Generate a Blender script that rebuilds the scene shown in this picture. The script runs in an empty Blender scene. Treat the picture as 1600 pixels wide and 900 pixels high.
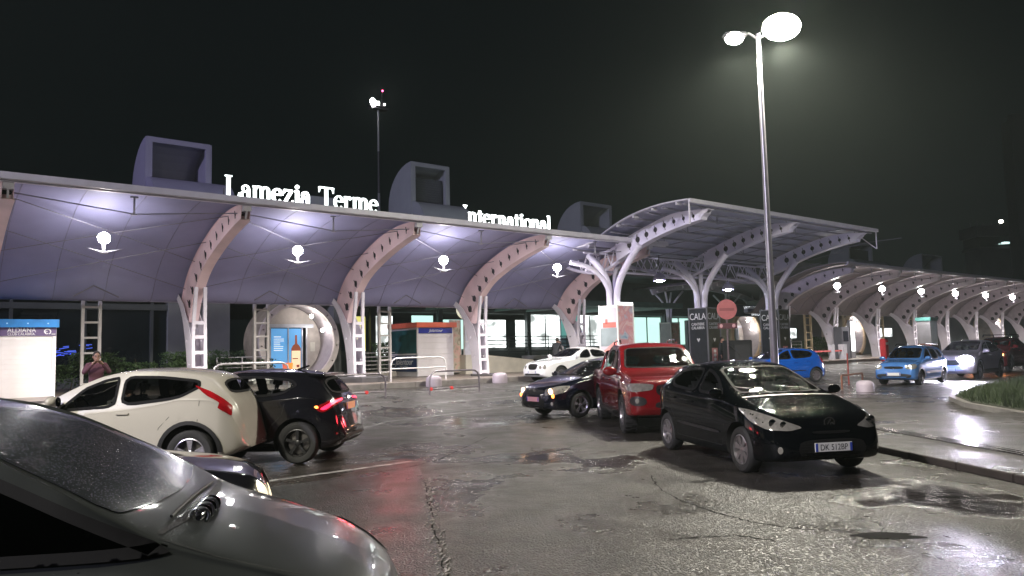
import bpy, bmesh, math, random
from mathutils import Vector, Matrix
from mathutils.bvhtree import BVHTree
from mathutils.geometry import delaunay_2d_cdt
random.seed(7)
R = math.radians
C = bpy.context.scene.collection
# World axes: x runs along the kerb (away to the right), y towards the terminal, z up. The eye is at (0, 0, 1.7).
# ------------------------------------------------------------------ camera, sky, exposure
scn = bpy.context.scene
TH = math.atan2(1500, 1200); PIT = math.atan(98 / 1200); ROL = math.atan(.024)
fw0 = Vector((math.cos(TH), math.sin(TH), 0)); rt0 = Vector((math.sin(TH), -math.cos(TH), 0))
fwd = fw0 * math.cos(PIT) + Vector((0, 0, 1)) * math.sin(PIT)
up0 = rt0.cross(fwd)
rt = rt0 * math.cos(ROL) - up0 * math.sin(ROL); upv = rt.cross(fwd)
cam = bpy.data.cameras.new('camera'); cam.sensor_width = 36; cam.lens = 27; cam.clip_start = .05; cam.clip_end = 1500
camo = bpy.data.objects.new('camera', cam); C.objects.link(camo)
mw = Matrix((rt, upv, -fwd)).transposed().to_4x4(); mw.translation = Vector((0, 0, 1.7)); camo.matrix_world = mw
scn.camera = camo
world = bpy.data.worlds.new('World'); scn.world = world; world.use_nodes = True
bg = world.node_tree.nodes['Background']; bg.inputs[0].default_value = (.33, .50, .58, 1); bg.inputs[1].default_value = .008
scn.view_settings.view_transform = 'Standard'; scn.view_settings.look = 'None'; scn.view_settings.gamma = 1; scn.view_settings.exposure = 0
scn.view_settings.use_curve_mapping = False
def cf(X, Y):            # offset to the right of / ahead of the eye -> world x, y
    v = rt0 * X + fw0 * Y; return (v.x, v.y)

# ------------------------------------------------------------------ materials
M = {}
def nd(nt, t, **k):
    n = nt.nodes.new(t)
    for a, b in k.items(): setattr(n, a, b)
    return n
def mat(name, col, rough=.6, metal=0, var=.15, nscale=3, bump=0, bscale=20, emit=None, es=0, coat=0, drops=0, tr=0, spec=.5, col2=None, brick=None, waves=None, alpha=1):
    if name in M: return M[name]
    m = bpy.data.materials.new(name); m.use_nodes = True; nt = m.node_tree; p = nt.nodes['Principled BSDF']
    tc = nd(nt, 'ShaderNodeTexCoord'); L = nt.links.new
    no = nd(nt, 'ShaderNodeTexNoise'); no.inputs['Scale'].default_value = nscale; no.inputs['Detail'].default_value = 5; L(tc.outputs['Object'], no.inputs['Vector'])
    mx = nd(nt, 'ShaderNodeMix', data_type='RGBA')
    c2 = col2 or tuple(c * (1 - var) for c in col)
    mx.inputs[6].default_value = (*col, 1); mx.inputs[7].default_value = (*c2, 1)
    rp = nd(nt, 'ShaderNodeMapRange'); rp.inputs[1].default_value = .35; rp.inputs[2].default_value = .65
    L(no.outputs[0], rp.inputs[0]); L(rp.outputs[0], mx.inputs[0])
    out = mx.outputs[2]
    if waves:
        w = nd(nt, 'ShaderNodeTexWave', bands_direction=waves[0], wave_profile='SAW'); w.inputs['Scale'].default_value = waves[1]; w.inputs['Distortion'].default_value = 0
        L(tc.outputs['Object'], w.inputs['Vector'])
        b = nd(nt, 'ShaderNodeBump'); b.inputs['Strength'].default_value = 1; b.inputs['Distance'].default_value = waves[2]
        L(w.outputs['Fac'], b.inputs['Height']); L(b.outputs[0], p.inputs['Normal'])
    L(out, p.inputs['Base Color'])
    p.inputs['Roughness'].default_value = rough; p.inputs['Metallic'].default_value = metal
    p.inputs['Specular IOR Level'].default_value = spec
    if coat: p.inputs['Coat Weight'].default_value = coat; p.inputs['Coat Roughness'].default_value = .04
    if tr: p.inputs['Transmission Weight'].default_value = tr
    if emit: p.inputs['Emission Color'].default_value = (*emit, 1); p.inputs['Emission Strength'].default_value = es
    hb = None
    if bump:
        n2 = nd(nt, 'ShaderNodeTexNoise'); n2.inputs['Scale'].default_value = bscale; n2.inputs['Detail'].default_value = 4; L(tc.outputs['Object'], n2.inputs['Vector'])
        b = nd(nt, 'ShaderNodeBump'); b.inputs['Strength'].default_value = 1; b.inputs['Distance'].default_value = bump; L(n2.outputs[0], b.inputs['Height']); hb = b.outputs[0]
    if drops:
        b = droplets(nt, tc, drops); hb = b
    if hb:
        L(hb, p.inputs['Normal'])
        if coat: L(hb, p.inputs['Coat Normal'])
    M[name] = m; return m
def droplets(nt, tc, amt):
    L = nt.links.new
    vo = nd(nt, 'ShaderNodeTexVoronoi'); vo.inputs['Scale'].default_value = 80; L(tc.outputs['Object'], vo.inputs['Vector'])
    mr = nd(nt, 'ShaderNodeMapRange'); mr.inputs[1].default_value = .30; mr.inputs[2].default_value = .08; mr.inputs[3].default_value = 0; mr.inputs[4].default_value = 1
    L(vo.outputs['Distance'], mr.inputs[0])
    geo = nd(nt, 'ShaderNodeNewGeometry'); sx = nd(nt, 'ShaderNodeSeparateXYZ'); L(geo.outputs['Normal'], sx.inputs[0])
    m2 = nd(nt, 'ShaderNodeMapRange'); m2.inputs[1].default_value = .05; m2.inputs[2].default_value = .6; L(sx.outputs['Z'], m2.inputs[0])
    mu = nd(nt, 'ShaderNodeMath', operation='MULTIPLY'); L(mr.outputs[0], mu.inputs[0]); L(m2.outputs[0], mu.inputs[1])
    b = nd(nt, 'ShaderNodeBump'); b.inputs['Strength'].default_value = amt; b.inputs['Distance'].default_value = .0025; L(mu.outputs[0], b.inputs['Height'])
    return b.outputs[0]
def glow(name, col, s):
    if name in M: return M[name]
    m = bpy.data.materials.new(name); m.use_nodes = True; nt = m.node_tree; p = nt.nodes['Principled BSDF']
    p.inputs['Base Color'].default_value = (*[min(.8, c) for c in col], 1); p.inputs['Emission Color'].default_value = (*col, 1); p.inputs['Emission Strength'].default_value = s
    M[name] = m; return m
def glass(name, tint=.35, drops=0, rough=.02):
    if name in M: return M[name]
    m = bpy.data.materials.new(name); m.use_nodes = True; nt = m.node_tree; nt.nodes.clear(); L = nt.links.new
    o = nd(nt, 'ShaderNodeOutputMaterial'); mx = nd(nt, 'ShaderNodeMixShader'); t = nd(nt, 'ShaderNodeBsdfTransparent'); g = nd(nt, 'ShaderNodeBsdfGlossy'); f = nd(nt, 'ShaderNodeFresnel')
    t.inputs[0].default_value = (tint, tint * 1.03, tint, 1); g.inputs['Roughness'].default_value = rough; f.inputs[0].default_value = 1.55
    L(f.outputs[0], mx.inputs[0]); L(t.outputs[0], mx.inputs[1]); L(g.outputs[0], mx.inputs[2]); L(mx.outputs[0], o.inputs[0])
    if drops:
        tc = nd(nt, 'ShaderNodeTexCoord'); b = droplets(nt, tc, drops); L(b, g.inputs['Normal']); L(b, f.inputs['Normal'])
    M[name] = m; return m
def asphalt(name, base, wet, seed=0):
    m = bpy.data.materials.new(name); m.use_nodes = True; nt = m.node_tree; p = nt.nodes['Principled BSDF']; L = nt.links.new
    tc = nd(nt, 'ShaderNodeTexCoord')
    def noise(s, d=5, r=.55, w=0):
        n = nd(nt, 'ShaderNodeTexNoise', noise_dimensions='4D'); n.inputs['Scale'].default_value = s; n.inputs['Detail'].default_value = d; n.inputs['Roughness'].default_value = r; n.inputs['W'].default_value = w + seed
        L(tc.outputs['Object'], n.inputs['Vector']); return n.outputs[0]
    def rng(i, a, b, c=0, d=1):
        r = nd(nt, 'ShaderNodeMapRange'); r.inputs[1].default_value = a; r.inputs[2].default_value = b; r.inputs[3].default_value = c; r.inputs[4].default_value = d; L(i, r.inputs[0]); return r.outputs[0]
    def math_(op, a, b):
        q = nd(nt, 'ShaderNodeMath', operation=op)
        for k, v in enumerate((a, b)):
            if isinstance(v, (int, float)): q.inputs[k].default_value = v
            else: L(v, q.inputs[k])
        return q.outputs[0]
    big = noise(.33, 6, .6, 1); fine = noise(26, 3, .6, 2); mid = noise(2.2, 5, .6, 3)
    puddle = rng(big, .60 - wet * .12, .70 - wet * .12)
    vo = nd(nt, 'ShaderNodeTexVoronoi', feature='F1'); vo.inputs['Scale'].default_value = 48; vo.inputs['Randomness'].default_value = 1; L(tc.outputs['Object'], vo.inputs['Vector'])
    stone = rng(vo.outputs['Distance'], 0, .7, 1, 0)
    mx = nd(nt, 'ShaderNodeMix', data_type='RGBA'); mx.inputs[6].default_value = (*[c * .15 for c in base], 1); mx.inputs[7].default_value = (*[c * 2.0 for c in base], 1)
    wn = nd(nt, 'ShaderNodeSeparateColor'); L(vo.outputs['Color'], wn.inputs[0])
    f = math_('ADD', math_('MULTIPLY', rng(mid, .35, .65), .30), math_('ADD', math_('MULTIPLY', rng(fine, .35, .65), .25), math_('MULTIPLY', math_('MULTIPLY', wn.outputs[0], stone), .8))); L(rng(f, .1, 1.0), mx.inputs[0])
    dk = nd(nt, 'ShaderNodeMix', data_type='RGBA'); L(puddle, dk.inputs[0]); L(mx.outputs[2], dk.inputs[6]); dk.inputs[7].default_value = (*[c * .45 for c in base], 1)
    L(dk.outputs[2], p.inputs['Base Color'])
    rg = rng(noise(1.3, 5, .6, 5), .35, .65, .26, .48); rr = nd(nt, 'ShaderNodeMix', data_type='FLOAT'); L(puddle, rr.inputs[0]); L(rg, rr.inputs[2]); rr.inputs[3].default_value = .07
    L(rr.outputs[0], p.inputs['Roughness']); p.inputs['Specular IOR Level'].default_value = .42
    inv = rng(puddle, 0, 1, 1, .05)
    h = math_('MULTIPLY', math_('ADD', math_('MULTIPLY', stone, .75), math_('MULTIPLY', fine, .6)), inv)
    b = nd(nt, 'ShaderNodeBump'); b.inputs['Strength'].default_value = 1; b.inputs['Distance'].default_value = .018; L(h, b.inputs['Height'])
    b2 = nd(nt, 'ShaderNodeBump'); b2.inputs['Strength'].default_value = 1; b2.inputs['Distance'].default_value = .01; L(mid, b2.inputs['Height']); L(b.outputs[0], b2.inputs['Normal'])
    L(b2.outputs[0], p.inputs['Normal'])
    M[name] = m; return m

# ------------------------------------------------------------------ object helpers
def tag(o, label=None, cat=None, group=None, kind=None):
    if label: o['label'] = label
    if cat: o['category'] = cat
    if group: o['group'] = group
    if kind: o['kind'] = kind
    return o
def empty(name, loc, rz, label, cat, group=None):
    o = bpy.data.objects.new(name, None); C.objects.link(o); o.location = loc; o.rotation_euler = (0, 0, rz); o.empty_display_size = .2
    return tag(o, label, cat, group)
def link(name, me, m=None, parent=None, loc=None, rot=None, smooth=None):
    o = bpy.data.objects.new(name, me); C.objects.link(o)
    if m is not None:
        for q in (m if isinstance(m, (list, tuple)) else [m]): me.materials.append(q)
    if parent is not None: o.parent = parent
    if loc is not None: o.location = loc
    if rot is not None: o.rotation_euler = rot
    if smooth is not None:
        me.polygons.foreach_set('use_smooth', [True] * len(me.polygons)); me.set_sharp_from_angle(angle=R(smooth))
    return o
class MB:
    def __init__(s): s.v = []; s.f = []; s.mi = []
    def add(s, vs, fs, mi=0):
        n = len(s.v); s.v += [tuple(v) for v in vs]; s.f += [tuple(n + i for i in f) for f in fs]; s.mi += [mi] * len(fs); return s
    def box(s, x0, x1, y0, y1, z0, z1, mi=0):
        vs = [(x, y, z) for z in (z0, z1) for y in (y0, y1) for x in (x0, x1)]
        return s.add(vs, [(0, 2, 3, 1), (4, 5, 7, 6), (0, 1, 5, 4), (2, 6, 7, 3), (0, 4, 6, 2), (1, 3, 7, 5)], mi)
    def obox(s, c, ax, ay, az, mi=0):     # centre and three half-axis vectors
        c = Vector(c); ax = Vector(ax); ay = Vector(ay); az = Vector(az)
        vs = [c + ax * i + ay * j + az * k for k in (-1, 1) for j in (-1, 1) for i in (-1, 1)]
        return s.add(vs, [(0, 2, 3, 1), (4, 5, 7, 6), (0, 1, 5, 4), (2, 6, 7, 3), (0, 4, 6, 2), (1, 3, 7, 5)], mi)
    def beam(s, p, q, w, h=None, up=(0, 0, 1), mi=0):
        p = Vector(p); q = Vector(q); d = q - p; l = d.length; d.normalize(); u = Vector(up)
        if abs(d.dot(u)) > .98: u = Vector((1, 0, 0))
        r = d.cross(u).normalized(); u = r.cross(d)
        return s.obox((p + q) / 2, d * l / 2, r * w / 2, u * (h or w) / 2, mi)
    def tube(s, pts, r, n=8, mi=0, closed=False):
        pts = [Vector(p) for p in pts]; N = len(pts); rr = r if isinstance(r, (list, tuple)) else [r] * N
        vs = []; prev = None
        for i, p in enumerate(pts):
            if closed: d = pts[(i + 1) % N] - pts[i - 1]
            else: d = pts[min(i + 1, N - 1)] - pts[max(i - 1, 0)]
            d.normalize()
            if prev is None: u = Vector((0, 0, 1)) if abs(d.z) < .9 else Vector((1, 0, 0))
            else: u = prev
            a = d.cross(u); a.normalize(); u = a.cross(d); u.normalize(); prev = u
            vs += [p + (a * math.cos(t) + u * math.sin(t)) * rr[i] for t in [2 * math.pi * k / n for k in range(n)]]
        fs = []
        for i in range(N if closed else N - 1):
            j = (i + 1) % N
            fs += [(i * n + k, i * n + (k + 1) % n, j * n + (k + 1) % n, j * n + k) for k in range(n)]
        if not closed: fs += [tuple(reversed(range(n))), tuple((N - 1) * n + k for k in range(n))]
        return s.add(vs, fs, mi)
    def lathe(s, prof, n=24, axis='z', o=(0, 0, 0), mi=0, cap=True):
        vs = []
        for r, h in prof:
            for k in range(n):
                t = 2 * math.pi * k / n; c, q = r * math.cos(t), r * math.sin(t)
                v = (c, q, h) if axis == 'z' else ((c, h, q) if axis == 'y' else (h, c, q))
                vs.append((v[0] + o[0], v[1] + o[1], v[2] + o[2]))
        N = len(prof); fs = [(i * n + k, i * n + (k + 1) % n, (i + 1) * n + (k + 1) % n, (i + 1) * n + k) for i in range(N - 1) for k in range(n)]
        if cap: fs += [tuple(reversed(range(n))), tuple((N - 1) * n + k for k in range(n))]
        return s.add(vs, fs, mi)
    def prism(s, poly, f0, f1, mi=0):     # poly of 2D points, f0/f1 map (u,v)->3D for both caps
        n = len(poly); vs = [f0(*p) for p in poly] + [f1(*p) for p in poly]
        return s.add(vs, [tuple(range(n)), tuple(range(2 * n - 1, n - 1, -1))] + [(i, i + n, (i + 1) % n + n, (i + 1) % n) for i in range(n)], mi)
    def ball(s, c, rx, ry=None, rz=None, n=12, m=8, mi=0):
        ry = ry or rx; rz = rz or rx; vs = []; 
        for i in range(1, m):
            p = math.pi * i / m
            vs += [(c[0] + rx * math.sin(p) * math.cos(2 * math.pi * k / n), c[1] + ry * math.sin(p) * math.sin(2 * math.pi * k / n), c[2] + rz * math.cos(p)) for k in range(n)]
        t = len(vs); vs += [(c[0], c[1], c[2] + rz), (c[0], c[1], c[2] - rz)]
        fs = [(i * n + k, (i + 1) * n + k, (i + 1) * n + (k + 1) % n, i * n + (k + 1) % n) for i in range(m - 2) for k in range(n)]
        fs += [(t, k, (k + 1) % n) for k in range(n)] + [(t + 1, (m - 2) * n + (k + 1) % n, (m - 2) * n + k) for k in range(n)]
        return s.add(vs, fs, mi)
    def mesh(s, name='mesh', fix=True, bevel=0):
        me = bpy.data.meshes.new(name); me.from_pydata(s.v, [], s.f)
        for p, m_ in zip(me.polygons, s.mi): p.material_index = m_
        if fix or bevel:
            bm = bmesh.new(); bm.from_mesh(me)
            if fix: bmesh.ops.recalc_face_normals(bm, faces=bm.faces)
            if bevel: bmesh.ops.bevel(bm, geom=[e for e in bm.edges if e.is_manifold and e.calc_face_angle(0) > .5], offset=bevel, segments=2, affect='EDGES', clamp_overlap=True)
            bm.to_mesh(me); bm.free()
        me.update(); return me
    def build(s, name, m=None, parent=None, loc=None, rot=None, smooth=None, bevel=0, fix=True):
        return link(name, s.mesh(name, fix, bevel), m, parent, loc, rot, smooth)
def kids(o): return [c for c in bpy.data.objects if c.parent == o]
def copy_tree(o, parent=None):
    c = o.copy(); C.objects.link(c)
    if parent is not None: c.parent = parent
    for ch in kids(o): copy_tree(ch, c)
    return c
def text(s_, size, m, parent, loc, rot, name='lettering', ext=.004, sx=1, align='CENTER', shear=0):
    cu = bpy.data.curves.new('t', 'FONT'); cu.body = s_; cu.size = size; cu.extrude = ext; cu.align_x = align; cu.align_y = 'CENTER'; cu.shear = shear
    t = bpy.data.objects.new('t', cu); C.objects.link(t); bpy.context.view_layer.update()
    me = bpy.data.meshes.new_from_object(t.evaluated_get(bpy.context.evaluated_depsgraph_get())); bpy.data.objects.remove(t)
    for v in me.vertices: v.co.x *= sx
    me.materials.clear()
    return link(name, me, m, parent, loc, rot)
def pchip(pts):
    xs = [p[0] for p in pts]; ys = [p[1] for p in pts]; n = len(xs)
    h = [xs[i + 1] - xs[i] for i in range(n - 1)]; d = [(ys[i + 1] - ys[i]) / h[i] for i in range(n - 1)]
    m = [0] * n
    for i in range(1, n - 1):
        if d[i - 1] * d[i] > 0:
            w1 = 2 * h[i] + h[i - 1]; w2 = h[i] + 2 * h[i - 1]; m[i] = (w1 + w2) / (w1 / d[i - 1] + w2 / d[i])
    m[0] = d[0]; m[-1] = d[-1]
    def f(x):
        if x <= xs[0]: return ys[0]
        if x >= xs[-1]: return ys[-1]
        i = 0
        while x > xs[i + 1]: i += 1
        t = (x - xs[i]) / h[i]
        return ys[i] * (1 + 2 * t) * (1 - t) ** 2 + h[i] * m[i] * t * (1 - t) ** 2 + ys[i + 1] * t * t * (3 - 2 * t) + h[i] * m[i + 1] * t * t * (t - 1)
    return f
def catmull(P, n, closed=False):
    out = []; N = len(P)
    for i in range(N if closed else N - 1):
        g = (lambda k: P[k % N]) if closed else (lambda k: P[max(0, min(N - 1, k))])
        a, b, c, d = g(i - 1), g(i), g(i + 1), g(i + 2)
        for k in range(n):
            t = k / n
            out.append(tuple(.5 * (2 * b[q] + (c[q] - a[q]) * t + (2 * a[q] - 5 * b[q] + 4 * c[q] - d[q]) * t * t + (3 * b[q] - a[q] - 3 * c[q] + d[q]) * t ** 3) for q in range(len(b))))
    if not closed: out.append(tuple(P[-1]))
    return out
def inside(p, poly):
    x, y = p; r = False; n = len(poly)
    for i in range(n):
        x0, y0 = poly[i]; x1, y1 = poly[(i + 1) % n]
        if (y0 > y) != (y1 > y) and x < (x1 - x0) * (y - y0) / (y1 - y0) + x0: r = not r
    return r
def area(poly): return sum(poly[i][0] * poly[(i + 1) % len(poly)][1] - poly[(i + 1) % len(poly)][0] * poly[i][1] for i in range(len(poly))) / 2
def chaikin(P, k=2, r=.2):
    for _ in range(k):
        Q = []
        for i in range(len(P)):
            a, b = P[i], P[(i + 1) % len(P)]
            Q += [(a[0] + (b[0] - a[0]) * r, a[1] + (b[1] - a[1]) * r), (a[0] + (b[0] - a[0]) * (1 - r), a[1] + (b[1] - a[1]) * (1 - r))]
        P = Q
    return P
def inset(P, d):
    if area(P) < 0: P = P[::-1]
    out = []; n = len(P)
    for i in range(n):
        a, b, c = Vector(P[i - 1]), Vector(P[i]), Vector(P[(i + 1) % n])
        e1 = (b - a); e2 = (c - b)
        if e1.length < 1e-6 or e2.length < 1e-6: continue
        e1.normalize(); e2.normalize(); n1 = Vector((-e1.y, e1.x)); n2 = Vector((-e2.y, e2.x)); m = n1 + n2
        if m.length < 1e-3: continue
        m.normalize(); k = d / max(.4, m.dot(n1)); out.append(tuple(b + m * k))
    return out
def cdt(poly, holes=(), step=.06):
    if area(poly) < 0: poly = poly[::-1]
    pts = []; edges = []; loops = [poly] + list(holes)
    for L_ in loops:
        q = []
        for i in range(len(L_)):
            a = Vector(L_[i]); b = Vector(L_[(i + 1) % len(L_)]); k = max(1, int((b - a).length / step))
            q += [tuple(a + (b - a) * j / k) for j in range(k)]
        n = len(pts); pts += q; edges += [(n + i, n + (i + 1) % len(q)) for i in range(len(q))]
    xs = [p[0] for p in poly]; ys = [p[1] for p in poly]
    if step < 5:
        y = min(ys) + step / 2
        while y < max(ys):
            x = min(xs) + step / 2
            while x < max(xs):
                if inside((x, y), poly) and not any(inside((x, y), h) for h in holes): pts.append((x, y))
                x += step
            y += step
    r = delaunay_2d_cdt([Vector(p) for p in pts], edges, [], 0, 1e-6)
    vs = [tuple(v) for v in r[0]]; fs = []
    for f in r[2]:
        c = (sum(vs[i][0] for i in f) / len(f), sum(vs[i][1] for i in f) / len(f))
        if inside(c, poly) and not any(inside(c, h) for h in holes): fs.append(tuple(f))
    return vs, fs
def circ(x, y, r, n=14): return [(x + r * math.cos(2 * math.pi * k / n), y + r * math.sin(2 * math.pi * k / n)) for k in range(n)]
HAZE = 0.0006
# ------------------------------------------------------------------ cars
def rounded_box_mb(mb, x0, x1, y0, y1, z0, z1, r=.03, mi=0):
    bm = bmesh.new(); bmesh.ops.create_cube(bm, size=1)
    for v in bm.verts: v.co = Vector(((x0 + x1) / 2 + v.co.x * (x1 - x0), (y0 + y1) / 2 + v.co.y * (y1 - y0), (z0 + z1) / 2 + v.co.z * (z1 - z0)))
    bmesh.ops.bevel(bm, geom=bm.edges[:], offset=r, segments=2, affect='EDGES', clamp_overlap=True)
    bm.verts.index_update(); mb.add([tuple(v.co) for v in bm.verts], [tuple(v.index for v in f.verts) for f in bm.faces], mi); bm.free(); return mb
def scaled(t, L, W, H, **k):
    s = dict(t); sx = L / t['L']; sy = W / t['W']; sz = H / t['H']
    s.update(L=L, W=W, H=H)
    for q in ('center', 'edge', 'belt', 'low'): s[q] = [(x * sx, z * sz) for x, z in t[q]]
    for q in ('hw', 'we'): s[q] = [(x * sx, y * sy) for x, y in t[q]]
    s['wheels'] = [x * sx for x in t['wheels']]
    s['decals'] = [dict(d, pts=[(p[0] * sx, p[1] * sy, p[2] * sz) for p in d['pts']], holes=[[(p[0] * sx, p[1] * sy, p[2] * sz) for p in h] for h in d.get('holes', [])]) for d in t['decals']]
    s['seams'] = [[(x * sx, z * sz) for x, z in q] for q in t['seams']]
    s['sc'] = (sx, sy, sz)
    for q in ('mirror', 'handles', 'seats'):
        if q in t: s[q] = [(p[0] * sx, p[1] * sy, p[2] * sz) for p in t[q]]
    s.update(k); return s
wheel_cache = {}
def wheel_meshes(r, w, spokes, kind):
    key = (r, w, spokes, kind)
    if key in wheel_cache: return wheel_cache[key]
    t = MB(); ri = r * (.66 if kind != 'off' else .6)
    t.lathe([(ri, -w / 2 + .012), (ri + .02, -w / 2), (r - .03, -w / 2 + .004), (r - .008, -w / 2 + .025), (r, -w / 2 + .05), (r, w / 2 - .05), (r - .008, w / 2 - .025), (r - .03, w / 2 - .004), (ri + .02, w / 2), (ri, w / 2 - .012)], 40, 'y', cap=False)
    for k in range(48 if kind == 'off' else 0):
        a = 2 * math.pi * k / 48; c = (math.cos(a) * r, 0, math.sin(a) * r)
        t.obox((c[0], w * .22 * (1 if k % 2 else -1), c[2]), (math.cos(a) * .008, 0, math.sin(a) * .008), (0, w * .26, 0), (-math.sin(a) * .012, 0, math.cos(a) * .012))
    tm = t.mesh()
    m = MB(); yo = w / 2 - .015   # outer face at +y
    m.lathe([(ri + .004, yo - .11), (ri + .004, yo), (ri - .012, yo + .006), (ri - .022, yo - .01), (ri - .028, yo - .10)], 40, 'y', cap=False)
    m.lathe([(ri - .02, yo - .12), (.02, yo - .12)], 32, 'y', mi=1, cap=True)
    m.lathe([(ri * .8, yo - .11), (ri * .8, yo - .09), (ri * .3, yo - .085)], 28, 'y', mi=2, cap=True)       # brake disc
    hub = [(ri * .24, yo - .06), (ri * .24, yo - .022), (ri * .18, yo - .012), (.01, yo - .008)]
    m.lathe(hub, 16, 'y')
    for k in range(spokes):
        a = 2 * math.pi * k / spokes + .3
        subs = (-.11, .11) if kind == 'double' else (0,)
        for s_ in subs:
            wd = ri * (.10 if kind == 'double' else (.17 if kind == 'cover' else .13)); a1 = a + s_
            p0 = Vector((math.cos(a) * ri * .16, yo - .03, math.sin(a) * ri * .16)); p1 = Vector((math.cos(a1) * (ri - .012), yo - .022, math.sin(a1) * (ri - .012)))
            d = (p1 - p0).normalized(); q = d.cross(Vector((0, 1, 0))).normalized()
            w0, w1 = (wd * .6, wd * (1.5 if kind == 'cover' else 1.0)); vs = []
            for pp, ww in ((p0, w0), (p1, w1)):
                for yy in (-.018, .012): vs += [pp + q * ww + Vector((0, yy * .9, 0)), pp - q * ww + Vector((0, yy * .9, 0))]
            m.add(vs, [(0, 1, 3, 2), (4, 6, 7, 5), (0, 4, 5, 1), (2, 3, 7, 6), (0, 2, 6, 4), (1, 5, 7, 3)])
    rm = m.mesh()
    for me in (tm, rm):
        me.polygons.foreach_set('use_smooth', [True] * len(me.polygons)); me.set_sharp_from_angle(angle=R(35))
    tm.materials.append(mat('tyre rubber', (.018, .018, .019), .75, var=.3, bump=.002, bscale=60, nscale=9))
    for q in (M['rim_' + kind] if 'rim_' + kind in M else mat('rim_' + kind, (.42, .40, .42), .28, .85, var=.1), mat('wheel dark', (.01, .01, .01), .9), mat('brake disc', (.2, .19, .18), .35, .9)): rm.materials.append(q)
    wheel_cache[key] = (tm, rm); return wheel_cache[key]
def make_car(S, name, label, cat, group, pos, heading, paint, drops=.6):
    """S: shape table. heading: angle of the nose in world space."""
    root = empty(name, pos, heading, label, cat, group)
    w1, w2 = S['wheels']; xc = (w1 + w2) / 2; L = S['L']; HW = S['W'] / 2
    fc, fe, fb, fl, fw, fq = [pchip(S[k]) for k in ('center', 'edge', 'belt', 'low', 'hw', 'we')]
    # stations by arc length of the outline
    xs = [0]; acc = [0]; n = 1600
    for i in range(n):
        a, b = L * i / n, L * (i + 1) / n
        acc.append(acc[-1] + math.sqrt((b - a) ** 2 + (fc(b) - fc(a)) ** 2 + 1.2 * (fw(b) - fw(a)) ** 2)); xs.append(b)
    NS = S.get('ns', 120); st = []; j = 0
    for i in range(NS + 1):
        t = acc[-1] * i / NS
        while j < n and acc[j + 1] < t: j += 1
        k = (t - acc[j]) / max(1e-9, acc[j + 1] - acc[j]) if j < n else 0
        st.append(min(L, xs[j] + (xs[1] - xs[0]) * k))
    def sec(x):
        lo, bl, ed, ce, w, q = fl(x), fb(x), fe(x), fc(x), fw(x), fq(x)
        ed = min(max(ed, bl + .015), ce - .004); bl = min(bl, ed - .01)
        ti = S.get('tuck', .04)
        g = min(1, max(0, (ed - bl) / .2))
        wb = w - ti * .8 - .01 * (1 - g)
        q = min(q, wb - .005)
        P = [(w * .80, lo), (w - .035, lo + .03), (w - .004, lo + (bl - lo) * .32), (w, lo + (bl - lo) * .62), (wb + .012, lo + (bl - lo) * .93), (wb - .012, bl + .012 * g), (q + .012, ed - .03 * g), (q - .05, ed + (ce - ed) * .32), (q * .5, ed + (ce - ed) * .80), (0, ce)]
        return catmull(P, S.get('sub', 6))
    half = [sec(x) for x in st]; m = len(half[0]); vs = []; fs = []
    ring = 2 * m - 1
    for x, h in zip(st, half):
        vs += [(xc - x, y, z) for y, z in h] + [(xc - x, -y, z) for y, z in reversed(h[:-1])]
    for i in range(len(st) - 1):
        for k in range(ring):
            k2 = (k + 1) % ring; fs.append((i * ring + k, (i + 1) * ring + k, (i + 1) * ring + k2, i * ring + k2))
    fs.append(tuple(range(ring))); fs.append(tuple((len(st) - 1) * ring + k for k in reversed(range(ring))))
    mb = MB(); mb.v = vs; mb.f = fs; mb.mi = [0] * len(fs); me = mb.mesh('body')
    body = link('body', me, [paint, mat('wheel well', (.012, .012, .012), .9)], None)
    r = S['r']; ra = S.get('ra', r + .045); cm = MB()
    for xw in S['wheels']:
        for s in (-1, 1):
            o = (xc - xw, 0, r + S.get('lift', .02))
            y0, y1 = sorted((s * (HW - .33), s * (HW + .3)))
            cm.lathe([(ra, y0), (ra, y1)], 40, 'y', o, mi=1)
    cut = cm.build('cutter', None, None); cut.data.materials.append(paint); cut.data.materials.append(M['wheel well'])
    bo = body.modifiers.new('b', 'BOOLEAN'); bo.object = cut; bo.operation = 'DIFFERENCE'; bo.solver = 'EXACT'
    bpy.context.view_layer.update(); dg = bpy.context.evaluated_depsgraph_get()
    me2 = bpy.data.meshes.new_from_object(body.evaluated_get(dg)); body.modifiers.clear(); body.data = me2
    bpy.data.objects.remove(cut)
    if len(me2.polygons) < 100: body.data = me
    me = body.data; body.parent = root
    bvh = BVHTree.FromPolygons([v.co for v in me.vertices], [p.vertices for p in me.polygons])
    kill = set()
    pcs = [(p.index, p.center.copy(), p.normal.copy()) for p in me.polygons]
    def frame(o):
        o = Vector(o).normalized(); rr = Vector((0, 0, 1)).cross(o); rr.normalize(); return o, rr, o.cross(rr)
    def local(p): return Vector((xc - p[0], p[1], p[2]))
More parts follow.
